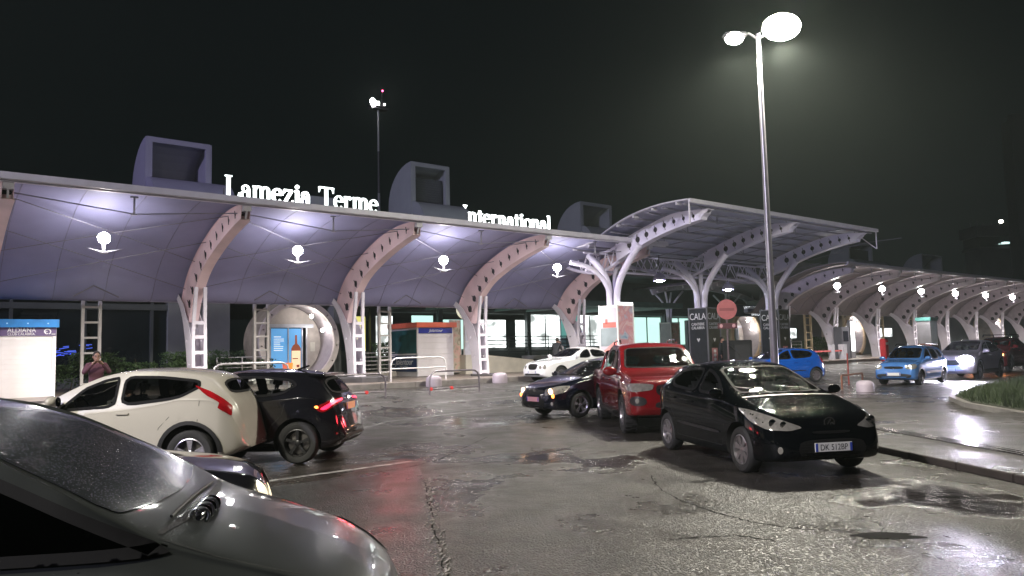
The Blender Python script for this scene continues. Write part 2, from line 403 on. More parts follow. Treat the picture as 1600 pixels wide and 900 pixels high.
    def decal(nm, o, pts, m_, off=.004, mirror=False, holes=(), glassy=False, parent=None, sm=True, step=.05, frit=True, rr=.2):
        o, a, b = frame(o); P = [(local(p).dot(a), local(p).dot(b)) for p in pts]
        if area(P) < 0: P = P[::-1]
        if sm: P = chaikin(P, 2, rr)
        H = [[(local(p).dot(a), local(p).dot(b)) for p in h] for h in holes]
        H = [chaikin(h, 2, rr) if sm else h for h in H]
        def project(poly, hs, off, nm, m_, par, st=step):
            V, F = cdt(poly, hs, st); out = []
            for u, v in V:
                org = a * u + b * v + o * 5; h, nn, ix, d = bvh.ray_cast(org, -o)
                if h is None:
                    h, nn, ix, d = bvh.find_nearest(a * u + b * v + o * 1.0); 
                if nn.dot(o) < 0: nn = -nn
                out.append(h + (nn * .5 + o * .5).normalized() * off)
            res = []
            for s in ((1, -1) if mirror else (1,)):
                q = MB(); q.v = [(p.x, p.y * s, p.z) for p in out]; q.f = [f if s == 1 else tuple(reversed(f)) for f in F]; q.mi = [0] * len(F)
                ob = q.build(nm, m_, par if not isinstance(par, list) else par[0 if s == 1 else 1], fix=False)
                mm = ob.data; mm.polygons.foreach_set('use_smooth', [True] * len(mm.polygons))
                # keep faces turned outwards
                oo = Vector((o.x, o.y * s, o.z))
                if sum(p.normal.dot(oo) * p.area for p in mm.polygons) < 0: mm.flip_normals()
                res.append(ob)
            return res
        if glassy:
            g = project(P, [], off, nm, m_, parent or root, S.get('dstep', .05))
            if frit: project(P, [inset(P, .04)], off + .003, 'window_frame', mat('window rubber', (.006, .006, .007), .75, spec=.12), g if mirror else g[0], S.get('dstep', .05))
            K = inset(P, .028)
            for s in ((1, -1) if mirror else (1,)):
                oo = Vector((o.x, o.y * s, o.z))
                for ix, c, nn in pcs:
                    if nn.dot(oo) > .12:
                        c2 = Vector((c.x, c.y * s, c.z))
                        if inside((c2.dot(a), c2.dot(b)), K):
                            h = bvh.ray_cast(a * c2.dot(a) + b * c2.dot(b) + o * 5, -o)
                            if h[0] is not None and (h[0] - c2).length < .12: kill.add(ix)
            return g
        return project(P, H, off, nm, m_, parent or root)
    for d in S['decals']:
        if d['name'] in S.get('skip', ()): continue
        m_ = S.get('mats', {}).get(d['name'], d.get('mat')); m_ = M[m_] if isinstance(m_, str) else m_
        kw = {k: v for k, v in d.items() if k not in ('name', 'o', 'pts', 'mat')}
        obs = decal(d['name'], d['o'], d['pts'], m_, **kw)
    # seams
    for q in S['seams']:
        pl = []
        wd = .004
        n_ = len(q); left = []; right = []
        for i, (x, z) in enumerate(q):
            x0, z0 = q[max(0, i - 1)]; x1, z1 = q[min(n_ - 1, i + 1)]; dx, dz = x1 - x0, z1 - z0; l = math.hypot(dx, dz)
            left.append((x - dz / l * wd, HW, z + dx / l * wd)); right.append((x + dz / l * wd, HW, z - dx / l * wd))
        decal('panel_gap', (0, 1, 0), left + right[::-1], mat('panel gap', (.004, .004, .004), .8), .0015, True, sm=False, step=9, parent=body)
    # remove window faces
    if kill:
        bm = bmesh.new(); bm.from_mesh(me); bm.faces.ensure_lookup_table()
        bmesh.ops.delete(bm, geom=[bm.faces[i] for i in kill], context='FACES'); bm.to_mesh(me); bm.free()
    me.polygons.foreach_set('use_smooth', [True] * len(me.polygons)); me.set_sharp_from_angle(angle=R(40))
    # interior
    if S.get('interior', True):
        it = MB(); bel = fb(xc); xa, xb = S['cabin']
        it.box(xc - xb, xc - xa, -HW + .12, HW - .12, .24, bel - .30)
        rounded_box_mb(it, xc - xa - .32, xc - xa + .22, -HW + .13, HW - .13, bel - .32, bel - .02, .05)
        it.build('interior', mat('car interior', (.022, .022, .024), .7), root)
        sm_ = mat('seat fabric', (.03, .03, .033), .85)
        for sx in S.get('seatx', (1.95, 2.85)):
            for sy in (-.37, .37):
                q = MB(); X = xc - sx * S.get('sc', (1, 1, 1))[0]; zb = bel - .28
                rounded_box_mb(q, X - .05, X + .42, sy - .24, sy + .24, zb - .16, zb, .05)
                bk = MB(); rounded_box_mb(bk, -.07, .07, -.23, .23, 0, .52, .06); rounded_box_mb(bk, -.05, .05, -.13, .13, .56, .74, .045); bk.box(-.01, .01, -.06, -.04, .5, .58); bk.box(-.01, .01, .04, .06, .5, .58)
                rot = Matrix.Rotation(R(-14), 3, 'Y')
                q.add([rot @ Vector(v) + Vector((X - .02, sy, zb - .06)) for v in bk.v], bk.f)
                q.build('seat', sm_, root, smooth=40)
        sw = MB(); cx, cy, cz = xc - xa - .42, .37, bel + .02; pts = []
        for k in range(20):
            t = 2 * math.pi * k / 20; pts.append((cx + .18 * math.sin(t) * .42, cy + .18 * math.cos(t), cz + .18 * math.sin(t) * .9))
        sw.tube(pts, .013, 6, closed=True); sw.beam((cx, cy - .17, cz), (cx, cy + .17, cz), .03, .02); sw.beam((cx, cy, cz), (cx + .2, cy, cz - .1), .04)
        sw.build('steering_wheel', M['car interior'], root, smooth=60)
    # wheels
    tm, rm = wheel_meshes(r, S.get('tw', .2), S.get('spokes', 7), S.get('rim', 'cover'))
    for xw in S['wheels']:
        for s in (1, -1):
            wh = bpy.data.objects.new('wheel', None); C.objects.link(wh); wh.parent = root
            wh.location = (xc - xw, s * (HW - S.get('tw', .2) / 2 - .025), r); wh.rotation_euler = (0, 0, 0 if s == 1 else math.pi)
            wh.empty_display_size = .1
            if S.get('steer') and xw == w1: wh.rotation_euler[2] += S['steer']
            for nm, q in (('tyre', tm), ('rim', rm)):
                ob = bpy.data.objects.new(nm, q); C.objects.link(ob); ob.parent = wh
    # mirrors
    if 'mirror' in S:
        x, y, z = S['mirror'][0]
        for s in (1, -1):
            q = MB(); X = xc - x; hs = S.get('mirror_size', 1)
            q.ball((X, s * (y + .13), z + .05), .07 * hs, .115 * hs, .075 * hs, 14, 10); q.beam((X, s * (y - .03), z - .01), (X, s * (y + .08), z + .01), .07, .04)
            ob = q.build('wing_mirror', S.get('mirror_mat', paint), root, smooth=50)
            g = MB(); g.lathe([(.06 * hs, -.074 * hs), (.06 * hs, -.07 * hs)], 14, 'x', (X, s * (y + .13), z + .05)); g.build('mirror_glass', mat('mirror glass', (.5, .5, .5), .03, 1), ob)
    for x, y, z in S.get('handles', []):
        for s in (1, -1):
            h = bvh.ray_cast(Vector((xc - x, s * 3, z)), Vector((0, -s, 0)))
            if h[0]:
                q = MB(); yy = h[0].y; rounded_box_mb(q, xc - x - .09, xc - x + .09, yy - .02, yy + s * .026 if s > 0 else yy + .02, z - .014, z + .014, .008) if s > 0 else rounded_box_mb(q, xc - x - .09, xc - x + .09, yy - .026, yy + .02, z - .014, z + .014, .008)
                q.build('door_handle', S.get('handle_mat', paint), root, smooth=50)
    # plates
    for front in (True, False):
        pl = S.get('plate_front' if front else 'plate_rear')
        if pl:
            z, txt, mt = pl; s = 1 if front else -1
            h = bvh.ray_cast(Vector((s * 5, .24, z)), Vector((-s, 0, 0))); h2 = bvh.ray_cast(Vector((s * 5, 0, z)), Vector((-s, 0, 0)))
            X = max(h[0].x * s if h[0] else 0, h2[0].x * s) * s + s * .012
            q = MB(); rounded_box_mb(q, X - .008, X + .008, -.26, .26, z - .057, z + .057, .005)
            pb = q.build('number_plate', M[mt], root)
            bb = MB(); bb.box(X + s * .0085, X + s * .0095, .222, .255, z - .05, z + .05); bb.box(X + s * .0085, X + s * .0095, -.255, -.222, z - .05, z + .05)
            bb.build('blue_band', mat('plate blue', (.03, .06, .35), .5), pb)
            if txt: text(txt, .105, mat('plate ink', (.02, .02, .025), .6), pb, (X + s * .009, 0, z - .004), (R(90), 0, R(90) * s), 'characters', .0006, .86)
    return root, xc, bvh

def front_set(dx=0, bw=.875): return []
# shared car materials
for n_, c_ in (('paint black', (.006, .006, .008)), ('paint dark green', (.008, .012, .014)), ('paint navy', (.006, .007, .022))): pass
mat('black paint wet', (.002, .0025, .0035), .25, .0, var=.1, coat=.6, drops=.35, spec=0)
mat('night black paint', (.006, .006, .008), .12, var=.1, coat=1)
mat('black blue paint', (.003, .0035, .010), .12, var=.1, coat=1, drops=.3)
mat('red paint', (.17, .004, .008), .18, var=.12, coat=1, drops=.4)
mat('beige white paint', (.36, .34, .30), .25, var=.04, coat=1, drops=.25)
mat('silver grey paint', (.052, .058, .056), .3, .6, var=.1, coat=.8, drops=.12)
mat('white paint car', (.72, .72, .74), .2, var=.05, coat=1)
mat('bright blue paint', (.006, .08, .40), .2, var=.1, coat=1)
mat('pale blue paint', (.07, .20, .50), .22, .2, var=.1, coat=1)
mat('lavender silver paint', (.36, .33, .44), .3, .5, var=.1, coat=1)
mat('maroon paint', (.26, .02, .03), .2, var=.1, coat=1)
mat('wet windscreen', (.022, .025, .028), .2, .1, var=.3, coat=.8, drops=.35); glass('car glass', .62); glass('car glass wet', .62, .8); glass('car glass dark', .12); glass('car glass clear', .88)
mat('lamp clear', (.5, .48, .42), .08, .55, var=.3, nscale=14, coat=1)
mat('lamp amber', (.6, .18, .02), .1, .1, coat=1)
mat('lamp red', (.28, .006, .010), .1, var=.3, nscale=12, coat=1)
glow('lamp red lit', (1, .02, .07), 3.2); glow('lamp white lit', (1, .93, .85), 40); glow('lamp warm lit', (1, .62, .34), 14); glow('lamp amber lit', (1, .24, .04), 8)
mat('black plastic', (.012, .012, .013), .5, var=.2, bump=.0006, bscale=300)
mat('grille black', (.004, .004, .004), .6, waves=('Z', 9, .01))
mat('chrome', (.7, .7, .72), .08, 1)
mat('plate white', (.62, .62, .60), .4, var=.06); mat('plate orange', (.60, .34, .18), .4); mat('plate pink', (.62, .30, .33), .4)  # the orange plate has lamp light put into its colour
SD = (0, 1, 0); FR = (1, 0, 0); RE = (-1, 0, 0); WS = (.80, 0, .60); CF = (.72, .70, .1); CR = (-.70, .71, .05)
def ring_pts(cx, cz, r, a0, a1, hw, n=16): return [(cx - r * math.cos(R(a0 + (a1 - a0) * k / n)), hw, cz + r * math.sin(R(a0 + (a1 - a0) * k / n))) for k in range(n + 1)]
def circ3(x, y, z, r, axis, n=14):
    return [((x, y + r * math.cos(2 * math.pi * k / n), z + r * math.sin(2 * math.pi * k / n)) if axis == 'x' else (x + r * math.cos(2 * math.pi * k / n), y, z + r * math.sin(2 * math.pi * k / n))) for k in range(n)]

HATCH = dict(L=4.03, W=1.75, H=1.47, wheels=[.83, 3.37], r=.305, ra=.352, cabin=(1.2, 3.3), spokes=7, rim='cover',
    center=[(0, .50), (.03, .64), (.10, .73), (.2, .79), (.45, .88), (.8, .965), (1.0, 1.01), (1.12, 1.05), (1.6, 1.25), (1.95, 1.39), (2.3, 1.46), (2.6, 1.47), (3.1, 1.445), (3.5, 1.39), (3.62, 1.34), (3.74, 1.2), (3.88, 1.0), (3.94, .88), (3.98, .72), (4.03, .5)],
    edge=[(0, .46), (.1, .68), (.3, .80), (.6, .885), (.95, .955), (1.15, .99), (1.35, 1.06), (1.8, 1.26), (2.1, 1.36), (2.5, 1.405), (3.0, 1.385), (3.4, 1.32), (3.6, 1.25), (3.78, 1.05), (3.9, .9), (4.03, .46)],
    belt=[(0, .42), (.1, .58), (.3, .72), (.6, .83), (.95, .90), (1.3, .935), (2.0, .965), (3.0, 1.01), (3.5, 1.04), (3.75, .98), (3.9, .82), (4.03, .42)],
    low=[(0, .30), (.15, .22), (.6, .19), (3.4, .19), (3.85, .24), (4.03, .34)],
    hw=[(0, .42), (.02, .54), (.06, .64), (.13, .73), (.25, .80), (.45, .845), (.83, .873), (1.5, .868), (2.6, .868), (3.37, .872), (3.65, .83), (3.85, .75), (3.95, .67), (4.03, .52)],
    we=[(0, .36), (.1, .56), (.3, .66), (.7, .72), (1.1, .74), (1.4, .70), (2.0, .60), (2.6, .585), (3.2, .57), (3.55, .565), (3.75, .60), (3.95, .55), (4.03, .42)],
    mirror=[(1.32, .80, .99)], handles=[(2.35, 0, .86), (3.02, 0, .89)],
    seams=[[(1.30, .33), (1.22, .6), (1.30, .9)], [(2.22, .30), (2.20, .6), (2.22, .95)], [(3.18, .93), (3.14, .75), (2.98, .60), (2.90, .45), (2.88, .30)], [(1.32, .315), (2.86, .315)], [(.92, .90), (1.25, .90)]],
    decals=[
        dict(name='windscreen', o=WS, mat='car glass wet', glassy=True, pts=[(1.03, .62, 0), (1.03, -.62, 0), (0, 0, 0), (0, 0, 0)]),
    ])
def ws_pts(x0, z0, y0, x1, z1, y1, bow0=.1, bow1=.06):
    return [(x0 + bow0, y0, z0 + .02), (x0 + bow0 * .3, y0 * .5, z0), (x0, 0, z0), (x0 + bow0 * .3, -y0 * .5, z0), (x0 + bow0, -y0, z0 + .02), (x1, -y1, z1), (x1 - bow1, 0, z1 + .01), (x1, y1, z1)]
HATCH['decals'] = [
    dict(name='windscreen', o=WS, mat='car glass wet', glassy=True, rr=.12, pts=ws_pts(1.04, 1.03, .66, 1.98, 1.385, .545, .12, .08)),
    dict(name='front_door_window', o=SD, mat='car glass', glassy=True, mirror=True, rr=.14, pts=[(1.36, .8, .985), (2.18, .8, 1.0), (2.18, .8, 1.365), (2.02, .8, 1.335), (1.75, .8, 1.225)]),
    dict(name='rear_door_window', o=SD, mat='car glass', glassy=True, mirror=True, rr=.14, pts=[(2.26, .8, 1.005), (3.10, .8, 1.05), (3.34, .8, 1.20), (3.22, .8, 1.30), (2.8, .8, 1.355), (2.26, .8, 1.37)]),
    dict(name='rear_window', o=(-.85, 0, .5), mat='car glass', glassy=True, pts=[(3.86, .5, 1.05), (3.86, -.5, 1.05), (3.66, -.48, 1.30), (3.66, .48, 1.30)]),
    dict(name='headlight', o=CF, mat='lamp clear', mirror=True, off=.008, rr=.14, pts=[(.07, .34, .645), (.12, .50, .60), (.24, .74, .615), (.50, .84, .70), (.86, .84, .865), (.60, .80, .85), (.30, .64, .775)]),
    dict(name='lower_grille', o=FR, mat='grille black', pts=[(0, .42, .50), (0, .48, .36), (0, .40, .27), (0, -.40, .27), (0, -.48, .36), (0, -.42, .50)]),
    dict(name='upper_grille', o=FR, mat='grille black', pts=[(0, .28, .60), (0, .24, .565), (0, -.24, .565), (0, -.28, .60)]),
    dict(name='fog_lamp', o=CF, mat='lamp clear', mirror=True, off=.01, pts=circ3(.1, .66, .37, .045, 'x')),
    dict(name='bonnet_gap', o=WS, mat='black plastic', off=.002, sm=False, pts=[(.98, .68, .985), (.96, .3, 1.0), (.96, 0, 1.0), (.96, -.3, 1.0), (.98, -.68, .985), (1.02, -.68, 1.0), (1.01, 0, 1.015), (1.02, .68, 1.0)]),
    dict(name='side_moulding', o=SD, mat='black plastic', mirror=True, off=.012, pts=[(1.36, .87, .515), (1.36, .87, .47), (2.85, .87, .50), (2.85, .87, .545)]),
    dict(name='tail_light', o=CR, mat='lamp red', mirror=True, off=.006, pts=[(3.55, .82, 1.02), (3.70, .8, .80), (3.95, .62, .80), (3.88, .62, .98), (3.72, .72, 1.12)]),
]
GOLF = scaled(HATCH, 4.2, 1.76, 1.48, r=.315, ra=.36, rim='double', spokes=5)
GOLF['decals'] = [d for d in GOLF['decals'] if d['name'] not in ('headlight', 'upper_grille')] + [
    dict(name='headlight', o=CF, mat='lamp clear', mirror=True, off=.008, rr=.14, pts=[(.07, .42, .72), (.06, .44, .58), (.2, .66, .57), (.42, .83, .66), (.56, .84, .80), (.34, .68, .80)]),
    dict(name='upper_grille', o=FR, mat='grille black', pts=[(.05, .40, .71), (0, .38, .58), (0, -.38, .58), (.05, -.40, .71)])]
JUKE = dict(L=4.13, W=1.765, H=1.57, wheels=[.85, 3.38], r=.34, ra=.40, cabin=(1.2, 3.3), spokes=5, rim='double', seatx=(2.0, 2.85), tuck=.05,
    center=[(0, .55), (.04, .72), (.12, .86), (.3, .97), (.7, 1.05), (1.0, 1.10), (1.15, 1.14), (1.7, 1.38), (2.1, 1.52), (2.5, 1.57), (2.9, 1.565), (3.4, 1.52), (3.62, 1.47), (3.74, 1.38), (3.88, 1.16), (3.98, 1.02), (4.05, .82), (4.13, .5)],
    edge=[(0, .5), (.12, .8), (.3, .93), (.7, 1.0), (1.1, 1.06), (1.3, 1.12), (1.8, 1.36), (2.1, 1.46), (2.5, 1.51), (3.0, 1.495), (3.4, 1.43), (3.6, 1.36), (3.8, 1.16), (3.95, 1.0), (4.13, .46)],
    belt=[(0, .45), (.1, .7), (.35, .86), (.8, .94), (1.3, .94), (2.0, .98), (2.8, 1.06), (3.3, 1.14), (3.6, 1.12), (3.8, 1.04), (3.95, .85), (4.13, .42)],
    low=[(0, .34), (.15, .25), (.6, .24), (3.4, .24), (3.85, .28), (4.13, .38)],
    hw=[(0, .5), (.03, .62), (.1, .74), (.25, .83), (.5, .87), (.85, .882), (1.5, .85), (2.4, .85), (3.0, .872), (3.4, .882), (3.75, .85), (3.95, .76), (4.05, .68), (4.13, .55)],
    we=[(0, .42), (.12, .62), (.3, .70), (.7, .74), (1.15, .76), (1.4, .72), (2.1, .61), (2.6, .60), (3.2, .575), (3.6, .56), (3.8, .60), (4.0, .58), (4.13, .46)],
    mirror=[(1.48, .80, 1.08)], mirror_size=1.15, handles=[(2.42, 0, .93)],
    seams=[[(1.36, .35), (1.28, .7), (1.38, 1.0)], [(2.32, .33), (2.30, .7), (2.33, 1.06)], [(3.20, 1.14), (3.12, .9), (2.95, .72), (2.88, .35)], [(3.52, 1.12), (3.50, .80)]],
    decals=[
        dict(name='windscreen', o=WS, mat='car glass clear', glassy=True, rr=.12, pts=ws_pts(1.18, 1.14, .66, 2.10, 1.505, .55, .14, .08)),
        dict(name='front_door_window', o=SD, mat='car glass clear', glassy=True, mirror=True, rr=.12, pts=[(1.44, .8, .975), (2.30, .8, 1.02), (2.30, .8, 1.465), (2.08, .8, 1.425), (1.80, .8, 1.31)]),
        dict(name='rear_door_window', o=SD, mat='car glass dark', glassy=True, mirror=True, rr=.16, pts=[(2.36, .8, 1.025), (3.22, .8, 1.12), (3.48, .8, 1.27), (3.44, .8, 1.385), (2.9, .8, 1.455), (2.36, .8, 1.47)]),
        dict(name='rear_window', o=(-.85, 0, .5), mat='car glass dark', glassy=True, pts=[(3.88, .48, 1.17), (3.88, -.48, 1.17), (3.72, -.46, 1.38), (3.72, .46, 1.38)]),
        dict(name='tail_light', o=CR, mat='lamp red', mirror=True, off=.012, rr=.1, pts=[(3.50, .80, 1.32), (3.62, .82, 1.16), (3.80, .82, 1.06), (3.78, .84, .98), (3.98, .78, .86), (4.0, .72, 1.0), (3.88, .75, 1.10), (3.70, .78, 1.22)]),
        dict(name='headlight', o=CF, mat='lamp clear', mirror=True, off=.008, pts=circ3(.1, .62, .62, .09, 'x')),
        dict(name='wheel_arch_trim', o=SD, mat='black plastic', mirror=True, off=.016, sm=False, pts=ring_pts(3.38, .36, .455, -8, 180, .87) + ring_pts(3.38, .36, .40, 180, -8, .87)),
        dict(name='wheel_arch_trim', o=SD, mat='black plastic', mirror=True, off=.016, sm=False, pts=ring_pts(.85, .36, .455, 0, 188, .87) + ring_pts(.85, .36, .40, 188, 0, .87)),
        dict(name='sill_trim', o=SD, mat='black plastic', mirror=True, off=.014, sm=False, pts=[(1.32, .86, .40), (1.3, .86, .27), (2.94, .86, .27), (2.93, .86, .40)]),
        dict(name='fuel_flap', o=SD, mat='beige white paint', mirror=False, off=.003, pts=[(3.10, .86, .94), (3.10, .86, .80), (3.24, .86, .80), (3.24, .86, .94)]),
    ])
PANDA = scaled(HATCH, 3.54, 1.58, 1.54, r=.29, ra=.33, rim='double', spokes=5,
    seams=[])
PANDA['center'] = [(0, .52), (.03, .74), (.08, .84), (.2, .90), (.7, .98), (.85, 1.02), (1.35, 1.32), (1.6, 1.47), (1.9, 1.53), (2.4, 1.54), (3.0, 1.52), (3.3, 1.48), (3.38, 1.38), (3.46, 1.0), (3.5, .8), (3.54, .5)]
PANDA['edge'] = [(0, .48), (.06, .74), (.2, .83), (.7, .90), (.95, .96), (1.4, 1.27), (1.65, 1.41), (2.0, 1.46), (2.9, 1.44), (3.25, 1.38), (3.38, 1.2), (3.5, .76), (3.54, .46)]
PANDA['belt'] = [(0, .42), (.06, .64), (.3, .78), (.9, .88), (2, .92), (3.2, .95), (3.4, .9), (3.5, .7), (3.54, .42)]
PANDA['hw'] = [(0, .52), (.02, .62), (.07, .70), (.15, .75), (.4, .785), (1, .79), (3.1, .79), (3.35, .76), (3.48, .68), (3.54, .6)]
PANDA['wheels'] = [.68, 2.98]
PANDA['decals'] = [
    dict(name='windscreen', o=WS, mat='car glass', glassy=True, rr=.12, pts=ws_pts(.90, 1.05, .62, 1.58, 1.44, .54, .08, .05)),
    dict(name='front_door_window', o=SD, mat='car glass dark', glassy=True, mirror=True, pts=[(1.12, .8, .95), (1.92, .8, .96), (1.92, .8, 1.42), (1.66, .8, 1.38)]),
    dict(name='rear_door_window', o=SD, mat='car glass dark', glassy=True, mirror=True, pts=[(1.99, .8, .96), (2.66, .8, .98), (2.66, .8, 1.40), (1.99, .8, 1.42)]),
    dict(name='quarter_window', o=SD, mat='car glass dark', glassy=True, mirror=True, pts=[(2.74, .8, 1.0), (3.16, .8, 1.04), (3.14, .8, 1.32), (2.74, .8, 1.38)]),
    dict(name='headlight', o=CF, mat='lamp clear', mirror=True, off=.008, pts=[(.05, .42, .78), (.05, .44, .62), (.16, .70, .62), (.34, .76, .72), (.30, .74, .84)]),
    dict(name='upper_grille', o=FR, mat='grille black', pts=[(.05, .36, .74), (0, .36, .64), (0, -.36, .64), (.05, -.36, .74)]),
    dict(name='lower_grille', o=FR, mat='black plastic', pts=[(0, .66, .46), (0, .62, .28), (0, -.62, .28), (0, -.66, .46)]),
    dict(name='front_emblem', o=FR, mat='chrome', off=.014, pts=circ3(0, 0, .69, .05, 'x')),
    dict(name='wheel_arch_trim', o=SD, mat='black plastic', mirror=True, off=.014, sm=False, pts=ring_pts(.68, .31, .40, 0, 180, .79) + ring_pts(.68, .31, .33, 180, 0, .79)),
    dict(name='wheel_arch_trim', o=SD, mat='black plastic', mirror=True, off=.014, sm=False, pts=ring_pts(2.98, .31, .40, 0, 180, .79) + ring_pts(2.98, .31, .33, 180, 0, .79)),
    dict(name='side_moulding', o=SD, mat='black plastic', mirror=True, off=.012, pts=[(1.1, .79, .54), (1.1, .79, .44), (2.6, .79, .44), (2.6, .79, .54)]),
    dict(name='tail_light', o=CR, mat='lamp red', mirror=True, off=.006, pts=[(3.36, .7, 1.2), (3.36, .7, .85), (3.46, .62, .85), (3.42, .62, 1.2)])]
PANDA['mirror'] = [(1.16, .74, .99)]; PANDA['handles'] = [(1.85, 0, .83), (2.62, 0, .84)]
SUV = dict(JUKE); SUV = scaled(JUKE, 4.5, 1.84, 1.70, r=.36, ra=.41, spokes=5)
SUV['decals'] = [d for d in SUV['decals'] if d['name'] not in ('headlight', 'tail_light', 'fuel_flap')] + [
    dict(name='headlight', o=CF, mat='lamp clear', mirror=True, off=.01, pts=[(.08, .50, .86), (.06, .50, .72), (.25, .78, .72), (.5, .86, .84), (.36, .80, .92)]),
    dict(name='upper_grille', o=FR, mat='grille black', pts=[(.05, .44, .84), (0, .40, .62), (0, -.40, .62), (.05, -.44, .84)]),
    dict(name='tail_light', o=CR, mat='lamp red', mirror=True, off=.01, pts=[(4.0, .80, 1.16), (4.1, .82, .96), (4.32, .74, .96), (4.24, .74, 1.16)])]
SEDAN = dict(L=4.65, W=1.77, H=1.42, wheels=[.85, 3.60], r=.31, ra=.35, cabin=(1.4, 3.5), spokes=5, rim='double', seatx=(2.2, 3.1),
    center=[(0, .48), (.03, .66), (.1, .75), (.3, .82), (.8, .90), (1.3, .96), (1.42, .99), (1.9, 1.22), (2.3, 1.37), (2.6, 1.415), (3.0, 1.40), (3.4, 1.31), (3.85, 1.07), (4.0, 1.02), (4.4, .99), (4.55, .93), (4.62, .7), (4.65, .5)],
    edge=[(0, .44), (.1, .68), (.3, .77), (.8, .86), (1.4, .93), (1.6, 1.0), (2.1, 1.23), (2.5, 1.35), (3.0, 1.345), (3.4, 1.25), (3.85, 1.02), (4.0, .98), (4.5, .9), (4.65, .45)],
    belt=[(0, .4), (.1, .6), (.3, .7), (.8, .8), (1.5, .88), (3, .93), (3.9, .93), (4.4, .88), (4.55, .7), (4.65, .4)],
    low=[(0, .28), (.15, .2), (.6, .18), (3.6, .18), (4.3, .22), (4.65, .32)],
    hw=[(0, .5), (.03, .62), (.1, .72), (.25, .80), (.6, .86), (1.2, .88), (3.4, .88), (4.1, .84), (4.45, .77), (4.6, .66), (4.65, .55)],
    we=[(0, .42), (.1, .58), (.3, .66), (.9, .72), (1.4, .74), (1.7, .70), (2.3, .58), (2.9, .575), (3.5, .57), (3.9, .66), (4.4, .66), (4.65, .46)],
    mirror=[(1.70, .80, .98)], handles=[(2.65, 0, .82), (3.4, 0, .84)], seams=[[(1.6, .3), (1.55, .6), (1.6, .88)], [(2.6, .3), (2.6, .9)]],
    decals=[
        dict(name='windscreen', o=WS, mat='car glass', glassy=True, rr=.12, pts=ws_pts(1.44, 1.0, .66, 2.28, 1.34, .53, .14, .08)),
        dict(name='front_door_window', o=SD, mat='car glass dark', glassy=True, mirror=True, pts=[(1.78, .8, .93), (2.55, .8, .95), (2.55, .8, 1.31), (2.3, .8, 1.27)]),
        dict(name='rear_door_window', o=SD, mat='car glass dark', glassy=True, mirror=True, pts=[(2.62, .8, .95), (3.45, .8, .98), (3.62, .8, 1.06), (3.3, .8, 1.24), (2.62, .8, 1.31)]),
        dict(name='rear_window', o=(-.6, 0, .8), mat='car glass dark', glassy=True, pts=[(3.84, .52, 1.07), (3.84, -.52, 1.07), (3.36, -.48, 1.32), (3.36, .48, 1.32)]),
        dict(name='headlight', o=CF, mat='lamp clear', mirror=True, off=.01, pts=circ3(.1, .68, .62, .10, 'x')),
        dict(name='headlight', o=CF, mat='lamp clear', mirror=True, off=.012, pts=circ3(.05, .48, .60, .075, 'x')),
        dict(name='grille_frame', o=FR, mat='chrome', off=.006, pts=[(.05, .32, .745), (0, .26, .50), (0, -.26, .50), (.05, -.32, .745)]),
        dict(name='grille', o=FR, mat='grille black', off=.014, pts=[(.05, .29, .72), (0, .235, .52), (0, -.235, .52), (.05, -.29, .72)]),
        dict(name='lower_grille', o=FR, mat='grille black', pts=[(0, .5, .36), (0, .5, .27), (0, -.5, .27), (0, -.5, .36)]),
        dict(name='tail_light', o=CR, mat='lamp red', mirror=True, off=.006, pts=[(4.3, .8, .92), (4.3, .8, .74), (4.58, .6, .74), (4.55, .6, .92)])])
